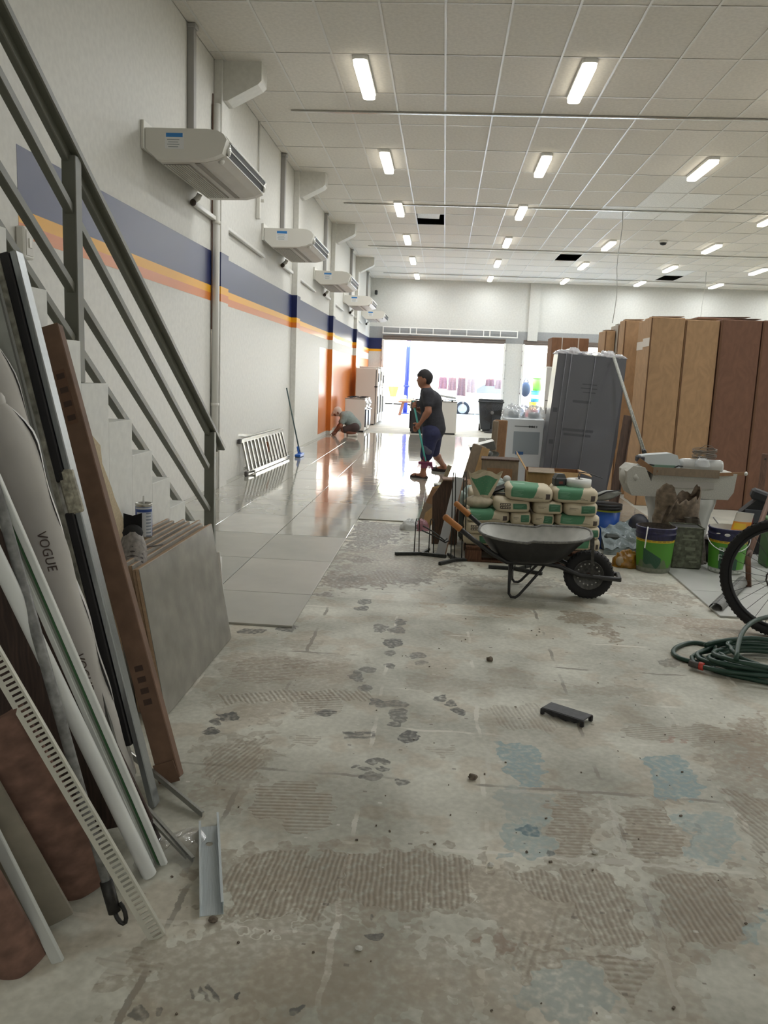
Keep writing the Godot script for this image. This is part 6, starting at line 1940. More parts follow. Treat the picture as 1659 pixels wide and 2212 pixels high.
	part("rim", MB.new(true).lathe([Vector2(0.108, 0.2), Vector2(0.108, 0.228), Vector2(0.113, 0.232), Vector2(0.113, 0.24), Vector2(0.1, 0.24), Vector2(0.1, 0.2), Vector2(0.0, 0.2)], 28, false), M("tin rim", C(176, 176, 170), 0.3, "", 1.0, 0.7), tin)
	var stick := MB.new()
	stick.bar(Vector3(-0.02, 0.2, 0.04), Vector3(0.06, 0.46, 0.06), 0.05, 0.008, Vector3.RIGHT, 0.002)
	part("stick", stick, M("stick wood", C(200, 184, 150), 0.8, "wood", 2.0), tin)
	# tall carton slabs leaning, open box and wrapped goods behind the bags
	var f0 := on_z(1010, 1075, 8.2)
	var sl := thing("carton_slab", "flat brown carton slab leaning behind the opened bag", "carton", Vector3(0.42, 0.0, -8.3), 0.0)
	var p0 := on_z(1010, 1030, 8.2)
	var p1 := on_z(1038, 965, 8.2)
	part("slab", MB.new().bar(Vector3(p0.x - 0.42 - 0.1, 0.02, 0.1), Vector3(p1.x - 0.42, p1.y, -0.05), 0.14, 0.09, Vector3.RIGHT, 0.008), grey, sl)
	part("face", MB.new().bar(Vector3(p0.x - 0.42 - 0.02, 0.02, 0.145), Vector3(p1.x - 0.42 + 0.06, p1.y - 0.02, -0.0), 0.08, 0.012, Vector3.RIGHT, 0.002), light, sl)
	var s1 := on_z(1078, 1000, 8.9)
	var s2 := on_z(1082, 908, 8.9)
	var sb2 := thing("carton_slab", "upright brown carton slab beside the white foam packed appliance", "carton", Vector3(s1.x, 0, -8.9))
	part("slab", MB.new().bar(Vector3(-0.04, 0.0, 0), Vector3(s2.x - s1.x, s2.y, -0.06), 0.13, 0.4, Vector3.RIGHT, 0.01), card, sb2)
	part("pale_edge", MB.new().bar(Vector3(-0.1, 0.0, 0.17), Vector3(s2.x - s1.x - 0.06, s2.y, 0.12), 0.06, 0.1, Vector3.RIGHT, 0.01), grey, sb2)
	var g0 := on_z(1040, 952, 8.5)
	var tr := thing("metal_tray", "bent grey metal tray lying on the carton slabs", "tray", Vector3(g0.x, g0.y - 0.03, -8.5), 0.0)
	part("sheet", MB.new().at(Transform3D(Basis(Vector3.BACK, 0.3), Vector3.ZERO)).box(Vector3(0, 0.0, 0), Vector3(0.26, 0.012, 0.3), 0.003), M("sheet metal", C(120, 120, 116), 0.35, "brush", 2.0, 0.6), tr)
	part("side", MB.new().at(Transform3D(Basis(Vector3.BACK, 0.3), Vector3.ZERO)).box(Vector3(0, -0.04, 0.145), Vector3(0.26, 0.08, 0.01), 0.003), M("sheet metal"), tr)
	part("torn_film", MB.new(true).grid(func(u, v): return Vector3(0.02 + u * 0.14 + 0.02 * sin(v * 9.0), -0.06 - 0.16 * v, 0.16 + 0.03 * sin(u * 8.0 + v * 3.0)), 10, 10, true), M("foil grey", C(150, 152, 148), 0.3, "", 1.0, 0.4), tr)
	var cr := on_z(1080, 1010, 7.9)
	var crate := thing("flat_carton", "low open carton lying across the heap behind the bags", "carton", Vector3(cr.x, cr.y - 0.11, -7.95), -0.05)
	part("front", MB.new().box(Vector3(0, 0.09, 0.12), Vector3(0.34, 0.19, 0.008), 0.002), grey, crate)
	part("window", MB.new().box(Vector3(0.0, 0.06, 0.126), Vector3(0.24, 0.1, 0.006)), card, crate)
	part("top_edge", MB.new().box(Vector3(0, 0.19, 0.0), Vector3(0.36, 0.016, 0.26), 0.003), M("panel brown"), crate)
	part("side", MB.new().box(Vector3(-0.17, 0.09, 0), Vector3(0.008, 0.19, 0.24)), grey, crate)
	part("side", MB.new().box(Vector3(0.17, 0.09, 0), Vector3(0.008, 0.19, 0.24)), grey, crate)
	part("base", MB.new().box(Vector3(0, -0.02, 0), Vector3(0.34, 0.04, 0.24)), grey, crate)
	var kg := on_y(1080, 1060)
	var sup := thing("carton_stack", "brown cartons stacked under the heap behind the bags", "carton", Vector3(cr.x - 0.05, 0, -8.0))
	part("carton", MB.new().box(Vector3(0, (cr.y - 0.16) * 0.5, 0), Vector3(0.5, cr.y - 0.16, 0.4), 0.006), card, sup)
	part("tape", MB.new().box(Vector3(0, (cr.y - 0.16) * 0.5, 0.2005), Vector3(0.05, cr.y - 0.17, 0.002)), M("packing tape", C(176, 150, 110), 0.3), sup)
	var bx := on_z(1190, 1046, 7.15)
	var bo := thing("open_carton", "open brown carton with raised flaps on the mortar bags", "carton", Vector3(bx.x + 0.01, 0.512, -7.2), -0.08)
	open_box(bo, Vector3(0.46, 0.19, 0.3), M("carton warm", C(140, 100, 68), 0.8, "card", 2.0), light, [["x", -1.0, 0.16, -1.0], ["z", 1.0, 0.13, 1.15], ["x", 1.0, 0.1, 0.3]])
	part("flap", MB.new().at(Transform3D(Basis(Vector3.RIGHT, 0.15), Vector3(-0.1, 0.2, 0.13))).box(Vector3(0.0, 0, 0.03), Vector3(0.22, 0.006, 0.16)), grey, bo)
	part("loose_wire", MB.new(true).tube([Vector3(0.22, 0.06, 0.17), Vector3(0.2, 0.14, 0.2), Vector3(0.22, 0.2, 0.16), Vector3(0.3, 0.19, 0.12), Vector3(0.42, 0.15, 0.1)], 0.004, 6), M("black plastic"), bo)
	var gs := on_z(1045, 1060, 6.95)
	var cloth := thing("plastic_sheet", "pale green plastic sheeting crumpled over the rear bags", "sheet", Vector3(1.0 * gs.x + 0.1, 0.512, -7.14))
	var ph := MB.new(true)
	plastic_heap(ph, Vector3.ZERO, Vector3(0.15, 0.1, 0.14), 21, 26)
	part("crumpled_film", ph, M("sheeting pale", C(150, 166, 156), 0.35), cloth)
	part("knot", MB.new(true).ball(Vector3(0.1, 0.1, 0.05), Vector3(0.035, 0.035, 0.035), 12, 8), M("knot white", C(196, 196, 190), 0.5), cloth)
	var sb3 := thing("wrapped_goods", "pale film wrapped goods between the leaning plank and the bags", "goods", Vector3(on_z(1003, 1080, 7.45).x + 0.06, 0, -7.5))
	part("lower", MB.new().box(Vector3(0, 0.16, 0), Vector3(0.2, 0.32, 0.24), 0.03), M("goods dark", C(60, 66, 60), 0.6), sb3)
	var pg := MB.new(true)
	plastic_heap(pg, Vector3(0, 0.3, 0), Vector3(0.12, 0.17, 0.12), 31, 20)
	part("film_top", pg, M("sheeting pale"), sb3)
	var grey_cloth := thing("dark_cloth", "dark grey cloth folded beside the opened bag", "cloth", Vector3(on_z(1075, 1070, 6.85).x, 0.511, -6.86))
	part("fold", MB.new(true).grid(func(u, v): return Vector3((u - 0.5) * 0.14, 0.06 * u + 0.012 + 0.02 * sin(v * 9.0), (v - 0.5) * 0.2), 10, 10).grid(func(u, v): return Vector3((u - 0.5) * 0.14, 0.0, (v - 0.5) * 0.2), 2, 2, true), M("cloth dark", C(64, 62, 60), 0.9), grey_cloth)
	# white appliance packed in foam, with clear bags on top
	var a0 := on_z(1092, 895, 9.6)
	var a1 := on_z(1178, 895, 9.6)
	var wd := a1.x - a0.x
	var ap := thing("packed_appliance", "white boxed appliance with grey print among the heap", "appliance", Vector3((a0.x + a1.x) * 0.5, 0.0, -9.85))
	var ht := a0.y - 0.04
	part("box", MB.new().box(Vector3(0, ht * 0.5, 0), Vector3(wd, ht, 0.5), 0.012), M("foam white", C(222, 227, 230), 0.5), ap)
	part("pale_panel", MB.new().box(Vector3(0.03, ht - 0.28, 0.2505), Vector3(wd * 0.66, 0.26, 0.003)), M("panel grey blue", C(160, 170, 176), 0.5), ap)
	part("print", MB.new().box(Vector3(0.0, ht - 0.09, 0.2505), Vector3(wd * 0.5, 0.014, 0.003)), M("print grey", C(140, 144, 146), 0.5), ap)
	for k in 4: part("print", MB.new().box(Vector3(0.06 + k * 0.026, ht - 0.09, 0.2505), Vector3(0.018, 0.026, 0.003)), M("print grey"), ap)
	part("print", MB.new().box(Vector3(-0.04, ht - 0.4, 0.253), Vector3(0.09, 0.035, 0.003)), M("print blue", C(60, 104, 160), 0.5), ap)
	for k in 2:
		var cb := thing("clear_bag", ["crumpled clear plastic bag on the white appliance box", "peaked clear plastic bag on the white appliance box beside the dark package"][k], "bag", Vector3((a0.x + a1.x) * 0.5 + [-0.12, 0.12][k], ht, -9.82), 0.0, "clear bags on the appliance box")
		var cm := MB.new(true)
		plastic_heap(cm, Vector3.ZERO, Vector3(0.13, 0.14, 0.16), 41 + k, 20)
		part("film", cm, film("clear bag film", C(214, 218, 220), 0.5, 0.12), cb)
		part("contents", MB.new().box(Vector3(0, 0.035, 0), Vector3(0.12, 0.07, 0.12), 0.01), M("contents grey", C(140, 150, 156), 0.5), cb)

# ---------------------------------------------------------------- tall cartons and the dark wrapped package
func tall_carton(label: String, x0: float, x1: float, z0: float, deep: float, hgt: float, m: Material, tape := 0.0) -> Node3D:
	var o := thing("tall_carton", label, "carton", Vector3((x0 + x1) * 0.5, 0, z0 - deep * 0.5), 0.0, "tall brown cartons standing on end")
	var w := x1 - x0
	part("box", MB.new().box(Vector3(0, hgt * 0.5, 0), Vector3(w, hgt, deep), 0.006), m, o)
	part("top_flap", MB.new().at(Transform3D(Basis(Vector3.BACK, 0.03), Vector3(0, hgt + 0.004, 0))).box(Vector3(0.0, 0.008, deep * 0.22), Vector3(w * 0.94, 0.006, deep * 0.5)), m, o)
	part("seam", MB.new().box(Vector3(-w * 0.5 + 0.012, hgt * 0.5, deep * 0.5 + 0.001), Vector3(0.014, hgt - 0.02, 0.004)), M("carton seam", C(104, 74, 50), 0.8), o)
	if tape > 0.0: part("white_tape", MB.new().box(Vector3(-w * 0.5 - 0.001, tape, 0.0), Vector3(0.003, 0.1, deep + 0.004)), M("white tape", C(214, 206, 194), 0.5), o)
	return o

func make_cartons() -> void:
	var tan := M("carton tan", C(178, 142, 104), 0.75, "card", 1.0)
	var dark := M("carton dark", C(122, 86, 66), 0.75, "card", 1.0)
	var pale := M("carton pale", C(176, 168, 154), 0.7, "card", 1.0)
	var xa := on_z(1397, 800, 10.2).x
	var xb := on_z(1472, 800, 10.2).x
	var xc := on_z(1548, 800, 10.2).x
	var xd := on_z(1637, 800, 10.2).x
	tall_carton("tall tan carton with white tape round its side", xa, xb - 0.01, -10.2, 0.32, 2.27, tan, 1.98)
	tall_carton("tall tan carton standing behind the taped one", xa + 0.01, xb, -10.54, 0.33, 2.25, tan, 1.95)
	tall_carton("tall tan carton between the taped carton and a dark brown carton", xb, xc - 0.012, -10.21, 0.5, 2.255, tan)
	tall_carton("tall dark brown carton beside the tan ones", xc, xd - 0.01, -10.19, 0.5, 2.27, dark)
	tall_carton("tall dark brown carton at the end of the row by the bicycle side", xd, xd + 0.62, -10.18, 0.5, 2.27, dark)
	tall_carton("tall carton at the back with a raised lid edge", xc - 0.1, xd + 0.1, -10.85, 0.4, 2.34, dark)
	tall_carton("narrow brown carton behind the taped carton", xa - 0.1, xa + 0.16, -11.2, 0.3, 2.3, tan)
	# lower goods seen over the dark package
	var z2 := 12.2
	var g0 := on_z(1308, 715, z2).x
	var g1 := on_z(1330, 715, z2).x
	var g2 := on_z(1352, 700, z2).x
	tall_carton("brown carton behind the pale slab and the dark package", g0, g1, -z2, 0.5, on_z(1310, 714, z2).y, tan)
	tall_carton("pale grey wrapped slab among the brown cartons", g1 + 0.01, g2, -z2 + 0.1, 0.5, on_z(1335, 702, z2).y, pale)
	var c0 := on_z(1194, 728, 12.6)
	var c1 := on_z(1274, 730, 12.6)
	var cy := on_z(1194, 792, 12.6).y
	var wf := thing("boxed_refrigerator", "tall white appliance standing behind the dark package", "appliance", Vector3((c0.x + c1.x) * 0.5 - 0.02, 0, -12.95))
	part("body", MB.new().box(Vector3(0, cy * 0.5, 0), Vector3(0.6, cy - 0.002, 0.6), 0.012), M("white enamel"), wf)
	part("door_gap", MB.new().box(Vector3(0, cy * 0.7, 0.301), Vector3(0.58, 0.01, 0.004)), M("gasket"), wf)
	part("handle", MB.new().box(Vector3(-0.26, cy * 0.55, 0.315), Vector3(0.03, 0.3, 0.03), 0.008), M("gasket"), wf)
	var tb := thing("tied_carton", "brown carton tied with two white straps on top of the white appliance", "carton", Vector3((c0.x + c1.x) * 0.5, cy, -12.9))
	var w := c1.x - c0.x
	var hh := c0.y - cy
	part("box", MB.new().box(Vector3(0, hh * 0.5, 0), Vector3(w, hh - 0.002, 0.5), 0.006), M("carton brick", C(140, 100, 72), 0.75, "card", 1.0), tb)
	for x in [-0.12, 0.12]: part("strap", MB.new().box(Vector3(x, hh * 0.5, 0), Vector3(0.014, hh + 0.004, 0.506)), M("strap white", C(206, 196, 184), 0.5), tb)
	# dark package in clear film
	var d := 9.25
	var outline := []
	for p in [[1206, 762], [1354, 774], [1332, 960], [1299, 1114], [1162, 1106], [1180, 955]]:
		var v := on_z(p[0], p[1], d)
		outline.append(Vector2(v.x, maxf(v.y, 0.012)))
	outline[3].y = 0.012
	outline[4].y = 0.012
	var pk := thing("wrapped_package", "tall dark grey package leaning in clear plastic film", "package", Vector3(1.5, 0, -d))
	var loc := []
	for p in outline: loc.append(p - Vector2(1.5, 0))
	var dg := M("package dark", C(84, 84, 90), 0.3, "soft", 0.6)
	part("core", MB.new().prism(loc, 0.0, -0.36), dg, pk)
	var fm := MB.new(true)
	var tl: Vector2 = loc[0]
	var tr: Vector2 = loc[1]
	var bl: Vector2 = loc[4]
	var brr: Vector2 = loc[3]
	fm.grid(func(u, v):
		var p := tl.lerp(tr, u).lerp(bl.lerp(brr, u), v)
		return Vector3(p.x, p.y, 0.008 + 0.002 * sin(u * 9.0 + v * 5.0) + 0.002 * sin(u * 5.0 - v * 11.0)), 40, 30, true)
	part("film", fm, film("package film", C(190, 190, 196), 0.1, 0.12), pk)
	for k in 3:
		var u := [0.12, 0.2, 0.55][k] as float
		part("film_fold", MB.new(true).tube([Vector3(tl.lerp(tr, u).x, tl.lerp(tr, u).y, 0.014), Vector3(bl.lerp(brr, u).x, bl.lerp(brr, u).y + 0.1, 0.014)], 0.005, 6), M("fold grey", C(120, 120, 124), 0.25), pk)
	for r in [[0.52, 0.18, 0.16, 0.012], [0.52, 0.205, 0.18, 0.012], [0.53, 0.23, 0.14, 0.012], [0.44, 0.29, 0.2, 0.03], [0.44, 0.47, 0.34, 0.03], [0.44, 0.5, 0.3, 0.026], [0.06, 0.35, 0.05, 0.05], [0.06, 0.55, 0.05, 0.05]]:
		var p := tl.lerp(tr, r[0]).lerp(bl.lerp(brr, r[0]), r[1])
		part("dark_print", MB.new().at(Transform3D(Basis(Vector3.BACK, -0.05), Vector3(p.x, p.y, 0.001))).box(Vector3.ZERO, Vector3(r[2], r[3], 0.002)), M("package print", C(30, 32, 42), 0.5), pk)
	var top := MB.new(true)
	for k in 6:
		plastic_heap(top, Vector3(lerpf(tl.x + 0.06, tr.x - 0.06, k / 5.0), lerpf(tl.y, tr.y, k / 5.0) - 0.005, -0.17), Vector3(0.09, 0.045 + 0.03 * (k % 3 == 1 as int), 0.18), 50 + k, 14)
	part("gathered_film", top, film("gathered film", C(220, 220, 222), 0.55, 0.15), pk)
	# mottled pole leaning on the package
	var m0 := on_z(1392, 978, 7.6)
	var m1 := on_z(1326, 772, 9.2)
	var pl := thing("painted_pole", "paint spattered pole leaning on the dark package", "pole", m0)
	part("shaft", MB.new(true).tube([Vector3.ZERO, m1 - m0], 0.017, 10), M("spattered pole", C(176, 176, 164), 0.6, "dirty", 4.0), pl)
	part("end_cap", MB.new(true).tube([Vector3.ZERO, (m1 - m0) * 0.02], 0.021, 10), M("black plastic"), pl)
	var kn := thing("angle_profile", "tall thin brown profile leaning between the dark package and the cartons", "profile", Vector3(on_z(1340, 1100, 9.7).x, 0, -9.7))
	part("leg", MB.new().bar(Vector3(-0.1, 0, 0), Vector3(0.06, 1.1, -0.3), 0.1, 0.02, Vector3.RIGHT, 0.003), M("panel brown"), kn)
	part("lip", MB.new().bar(Vector3(-0.045, 0, 0.02), Vector3(0.11, 1.1, -0.28), 0.012, 0.04, Vector3.RIGHT, 0.003), M("panel brown"), kn)

# ---------------------------------------------------------------- buckets, tubs and clutter on the right
func pail(called: String, label: String, at: Vector3, turn: float, body: StandardMaterial3D, rim: Material, dirty_in: Material, wire: bool) -> Node3D:
	var o := thing(called, label, "bucket", at, turn, "paint buckets on the right")
	part("wall", MB.new(true).lathe([Vector2(0.13, 0.006), Vector2(0.147, 0.27)], 40, false), body, o)
	part("base", MB.new(true).lathe([Vector2(0.125, 0.0), Vector2(0.13, 0.006), Vector2(0.12, 0.007)], 40), M("pail base", C(150, 152, 146), 0.5), o)
	part("collar", MB.new(true).lathe([Vector2(0.147, 0.265), Vector2(0.152, 0.27), Vector2(0.152, 0.3), Vector2(0.157, 0.303), Vector2(0.157, 0.312), Vector2(0.152, 0.315), Vector2(0.153, 0.345), Vector2(0.158, 0.35), Vector2(0.158, 0.36), Vector2(0.148, 0.362)], 40, false), rim, o)
	part("lining", MB.new(true).lathe([Vector2(0.0, 0.2), Vector2(0.14, 0.2), Vector2(0.148, 0.362)], 40, false), dirty_in, o)
	if wire:
		var pts := []
		for k in 13:
			var a := PI * k / 12.0
			pts.append(Vector3(cos(a) * 0.16, 0.285 - 0.1 * sin(a), 0.03 + 0.13 * sin(a)))
		part("wire_handle", MB.new(true).tube(pts, 0.0035, 6), M("handle wire", C(150, 150, 146), 0.4, "", 1.0, 0.6), o)
	return o

func pail_print() -> Image:
	var im := Image.create(512, 128, false, Image.FORMAT_RGB8)
	im.fill(C(84, 150, 48))
	# u runs round the pail; the front faces u = 0.75
	for rep in 2:
		var o := rep * 256
		im.fill_rect(Rect2i(o, 0, 256, 12), C(206, 178, 36))
		for k in 10: im.fill_rect(Rect2i(o + 14 + 22 * k, 4, 16, 4), C(170, 130, 40))
		fill_poly(im, [Vector2(o + 84, 34), Vector2(o + 128, 52), Vector2(o + 168, 72), Vector2(o + 168, 112), Vector2(o + 84, 112)], C(44, 84, 62))
		im.fill_rect(Rect2i(o, 112, 256, 16), C(172, 176, 170))
		for k in 8: im.fill_rect(Rect2i(o + 20 + 28 * k, 116, 18, 8), C(206, 208, 202))
	for k in 900:
		var x := rng.randi_range(0, 511)
		var y := rng.randi_range(0, 127)
		im.set_pixel(x, y, im.get_pixel(x, y).lerp(C(150, 150, 138), rng.randf() * 0.6))
	return im

func make_right_corner() -> void:
	var navy := M("pail collar navy", C(48, 46, 92), 0.4, "dirty", 3.0)
	var white_in := M("pail inside white", C(196, 196, 190), 0.5)
	var mud_in := M("pail inside mud", C(96, 86, 76), 0.8, "dirty", 3.0)
	var im := pail_print()
	var clean := printed("pail print", im, 0.4)
	var p1 := on_y(1419, 1240)
	var p2 := on_y(1578, 1246)
	var dirty_im: Image = im.duplicate()
	for y in 128:
		for x in 512:
			var s := sin(x * 0.09) * sin(x * 0.023 + 1.0) * 20.0 + 96.0
			if y > s or (x * 7 + y * 13) % 17 == 0: dirty_im.set_pixel(x, y, dirty_im.get_pixel(x, y).lerp(C(112, 116, 100), 0.75))
	var k1 := pail("paint_bucket", "muddy green paint bucket full of brown scraps", Vector3(p1.x, 0.0, p1.z - 0.14), -0.35, printed("pail print muddy", dirty_im, 0.6), navy, mud_in, false)
	for k in 5: part("scrap", MB.new().at(Transform3D(Basis(Vector3(0.3, 1, 0.2).normalized(), k * 1.3) * Basis(Vector3.RIGHT, 0.6), Vector3(-0.06 + 0.03 * k, 0.25 + 0.02 * (k % 2), 0.03 * (k - 2)))).box(Vector3.ZERO, Vector3(0.09, 0.004, 0.06)), M("scrap brown %d" % (k % 2), [C(146, 112, 84), C(116, 92, 74)][k % 2], 0.8), k1)
	part("stick", MB.new(true).tube([Vector3(-0.05, 0.37, 0.155), Vector3(-0.06, 0.2, 0.15)], 0.005, 6), M("handle wire"), k1)
	var k2 := pail("paint_bucket", "clean green paint bucket with white lettering and navy collar", Vector3(p2.x, 0.013, p2.z - 0.14), -0.2, clean, navy, white_in, true)
	var font := M("pail letters", C(206, 214, 204), 0.5)
	var face := func(t: TextMesh, ang: float, y: float, r: float) -> void:
		inst("lettering", t, font, Transform3D(Basis(Vector3.UP, ang), Vector3(sin(ang) * r, y, cos(ang) * r)), k2)
	# the lettering follows the curve letter by letter
	var word := "CORALAR"
	for i in word.length(): face.call(lettering(word[i], 0.026, 0.003), -0.5 + 0.105 * i, 0.2, 0.1462)
	for i in 2: face.call(lettering("F+"[i], 0.05, 0.003), -0.48 + 0.2 * i, 0.128, 0.141)
	part("drips", MB.new(true).ball(Vector3(-0.03, 0.318, 0.157), Vector3(0.022, 0.012, 0.004), 10, 6).ball(Vector3(-0.09, 0.322, 0.126), Vector3(0.02, 0.005, 0.006), 10, 6).ball(Vector3(0.05, 0.325, 0.148), Vector3(0.012, 0.006, 0.005), 10, 6), M("roll white"), k2)
	var po := thing("spout_pouch", "orange and white refill pouch standing in the clean bucket", "pouch", Vector3(p2.x + 0.055, 0.215, p2.z - 0.13), -0.2)
	var oim := Image.create(64, 128, false, Image.FORMAT_RGB8)
	oim.fill(C(226, 150, 52))
	oim.fill_rect(Rect2i(0, 0, 64, 34), C(214, 208, 196))
	oim.fill_rect(Rect2i(6, 40, 40, 22), C(226, 184, 40))
	oim.fill_rect(Rect2i(14, 70, 30, 26), C(226, 196, 150))
	oim.fill_rect(Rect2i(0, 104, 20, 14), C(196, 84, 40))
	var pm := MB.new(true)
	for s in [1.0, -1.0]: pm.grid(func(u, v): return Vector3((u - 0.5) * (0.15 - 0.02 * v) + 0.05 * v, 0.01 + 0.27 * v, s * 0.03 * sin(u * PI) * (1.0 - 0.8 * v) + 0.01 * sin(v * 5.0)), 10, 12, s < 0)
	part("pouch", pm, printed("pouch print", oim, 0.4), po)
	part("seal", MB.new().at(Transform3D(Basis(Vector3.BACK, -0.06), Vector3(0.05, 0.277, -0.008))).box(Vector3.ZERO, Vector3(0.13, 0.012, 0.004)), M("roll white"), po)
	# square tin
	var pc := on_y(1489, 1242)
	var tin := thing("square_tin", "square dull green solvent tin between the two buckets", "tin", Vector3(pc.x + 0.022, 0.013, pc.z - 0.27), -0.06)
	var tg := M("tin green", C(118, 122, 100), 0.6, "dirty", 2.0)
	part("can", MB.new().box(Vector3(0, 0.165, 0), Vector3(0.235, 0.33, 0.22), 0.012), tg, tin)
	part("rim", MB.new().box(Vector3(0, 0.333, 0.106), Vector3(0.24, 0.012, 0.008), 0.002).box(Vector3(0, 0.333, -0.106), Vector3(0.24, 0.012, 0.008), 0.002).box(Vector3(0.116, 0.333, 0), Vector3(0.008, 0.012, 0.22), 0.002).box(Vector3(-0.116, 0.333, 0), Vector3(0.008, 0.012, 0.22), 0.002), tg, tin)
	part("mouth", MB.new().box(Vector3(0, 0.3315, 0), Vector3(0.2, 0.004, 0.18)), M("tin dark", C(40, 40, 34), 0.8), tin)
	for r in [[0.0, 0.27, 0.09, 0.016], [0.01, 0.24, 0.12, 0.01], [-0.06, 0.165, 0.02, 0.02], [0.02, 0.165, 0.08, 0.026], [0.03, 0.1, 0.07, 0.02], [0.05, 0.06, 0.06, 0.012]]:
		part("faded_print", MB.new().box(Vector3(r[0], r[1], 0.1105), Vector3(r[2], r[3], 0.002)), M("faded print", C(122, 126, 108), 0.7), tin)
	# crumpled brown paper sack behind the tin
	var ps := thing("paper_sack", "crumpled brown paper sack standing behind the square tin", "sack", Vector3(pc.x + 0.03, 0.013, pc.z - 0.6))
	var kraft := M("kraft", C(164, 146, 126), 0.85, "dirty", 1.6)
	var nz := FastNoiseLite.new()
	nz.seed = 8
	nz.frequency = 5.0
	part("paper", MB.new(true).grid(func(u, v):
		var a: float = u * TAU
		var tall := 0.56 + 0.07 * sin(a * 2.0 + 0.6) + 0.03 * sin(a * 5.0)
		var r: float = lerpf(0.2, 0.15, v)
		var c := Vector3(cos(a) * r * 1.05, tall * v, -sin(a) * r * 0.7)
		return c * (1.0 + 0.22 * nz.get_noise_3dv(c + Vector3(3, 0, 0))) + Vector3(0, 0, 0.02 * sin(v * 8.0)), 40, 22), kraft, ps)
	part("fold", MB.new(true).grid(func(u, v): return Vector3(-0.16 + 0.12 * u, 0.4 + 0.12 * u - 0.16 * v * (1.0 - u), 0.1 + 0.03 * sin(u * 6.0 + v * 4.0)), 8, 8, true), kraft, ps)
	part("filling", MB.new(true).ball(Vector3(0, 0.2, 0), Vector3(0.13, 0.16, 0.09), 12, 8), M("sack filling", C(92, 80, 68), 0.9), ps)
	for k in 3: part("print_mark", MB.new().at(Transform3D(Basis(Vector3.BACK, -0.1), Vector3(0.0, 0.3 + 0.025 * k, 0.128 - 0.01 * k))).box(Vector3.ZERO, Vector3(0.07, 0.01, 0.002)), M("kraft print", C(86, 72, 62), 0.85), ps)
	var tall_sack := thing("paper_sack", "tall limp paper sack hanging over beside the clean bucket", "sack", Vector3(pc.x + 0.2, 0.013, pc.z - 0.42))
	part("paper", MB.new(true).grid(func(u, v):
		var a: float = u * TAU
		var r := 0.055 * (1.0 + 0.25 * sin(a * 3.0 + v * 5.0))
		return Vector3(cos(a) * r - 0.09 * v, 0.38 * v, -sin(a) * r), 20, 14), M("limp sack", C(130, 122, 110), 0.8, "dirty", 2.0), tall_sack)
	part("base_fold", MB.new().box(Vector3(0, 0.012, 0), Vector3(0.1, 0.024, 0.1), 0.008), M("limp sack"), tall_sack)
	# blue tub with film, plastic sheet, amber lump
	var bp := on_z(1322, 1150, 7.1)
	var bt := thing("blue_tub", "blue plastic tub with black rim behind the grey plastic sheet", "tub", Vector3(bp.x, 0, -7.42))
	part("wall", MB.new(true).lathe([Vector2(0.11, 0.0), Vector2(0.125, 0.34)], 32), M("tub blue", C(38, 86, 170), 0.35), bt)
	part("green_line", MB.new(true).lathe([Vector2(0.1262, 0.335), Vector2(0.1275, 0.352)], 32, false), M("tub line", C(150, 160, 50), 0.5), bt)
	part("black_rim", MB.new(true).lathe([Vector2(0.127, 0.35), Vector2(0.138, 0.352), Vector2(0.138, 0.375), Vector2(0.132, 0.38), Vector2(0.138, 0.386), Vector2(0.138, 0.4), Vector2(0.12, 0.404), Vector2(0.0, 0.404)], 32, false), M("black plastic"), bt)
	var cv := thing("film_cover", "grey white film bundle on top of the blue tub", "film", Vector3(bp.x - 0.01, 0.404, -7.4))
	part("bundle", MB.new(true).grid(func(u, v):
		var a: float = u * TAU
		var r := 0.055 * sin(PI * clampf(v * 0.9 + 0.08, 0, 1)) * (1.0 + 0.15 * sin(a * 3.0))
		return Vector3(-0.13 + 0.26 * v, 0.05 + 0.05 * v + cos(a) * r * 0.8, sin(a) * r * 1.4), 20, 16, true), M("film bundle", C(150, 152, 146), 0.35), cv)
	part("cord", MB.new(true).tube([Vector3(-0.12, 0.05, 0.06), Vector3(-0.02, 0.11, 0.07), Vector3(0.1, 0.13, 0.06)], 0.006, 6), M("black plastic"), cv)
	var gp := on_y(1340, 1196)
	var sheet := thing("plastic_sheet", "shiny grey blue plastic sheet folded over goods behind the barrow wheel", "sheet", Vector3(gp.x, 0.0, gp.z - 0.02))
	part("fold", MB.new(true).grid(func(u, v): return Vector3(-0.16 + 0.33 * u, (0.06 + 0.13 * u) * 0.0 + lerpf(0.05 + 0.03 * u, 0.2 + 0.1 * u, v) + 0.01 * sin(u * 23.0 + v * 9.0), 0.1 - 0.24 * v + 0.012 * sin(v * 17.0 + u * 11.0)), 24, 16), bump(M("sheet grey blue", C(142, 154, 156), 0.22), "crumple", 0.4), sheet)
	part("underside", MB.new(true).grid(func(u, v): return Vector3(-0.16 + 0.33 * u, lerpf(0.0, 0.05 + 0.03 * u, v), 0.1 - 0.01 * v), 24, 4), mats["sheet grey blue"], sheet)
	part("goods", MB.new().box(Vector3(0.0, 0.08, -0.1), Vector3(0.28, 0.16, 0.2), 0.02), M("goods dark"), sheet)
	var am := on_y(1356, 1228)
	var lump := thing("mortar_sack", "half empty amber plastic sack beside the muddy bucket", "sack", Vector3(am.x, 0, am.z - 0.08))
	var lm := MB.new(true)
	plastic_heap(lm, Vector3.ZERO, Vector3(0.105, 0.125, 0.09), 77, 22)
	part("film", lm, M("amber film", C(190, 136, 44), 0.35, "dirty", 2.0), lump)
	part("dusty_corner", MB.new(true).ball(Vector3(-0.06, 0.05, 0.055), Vector3(0.035, 0.04, 0.03), 12, 8), M("amber dusty", C(168, 150, 124), 0.7), lump)
	# white pedestal basin with a foam trough on it
	var T := 7.35
	var bx := on_z(1478, 1100, T).x
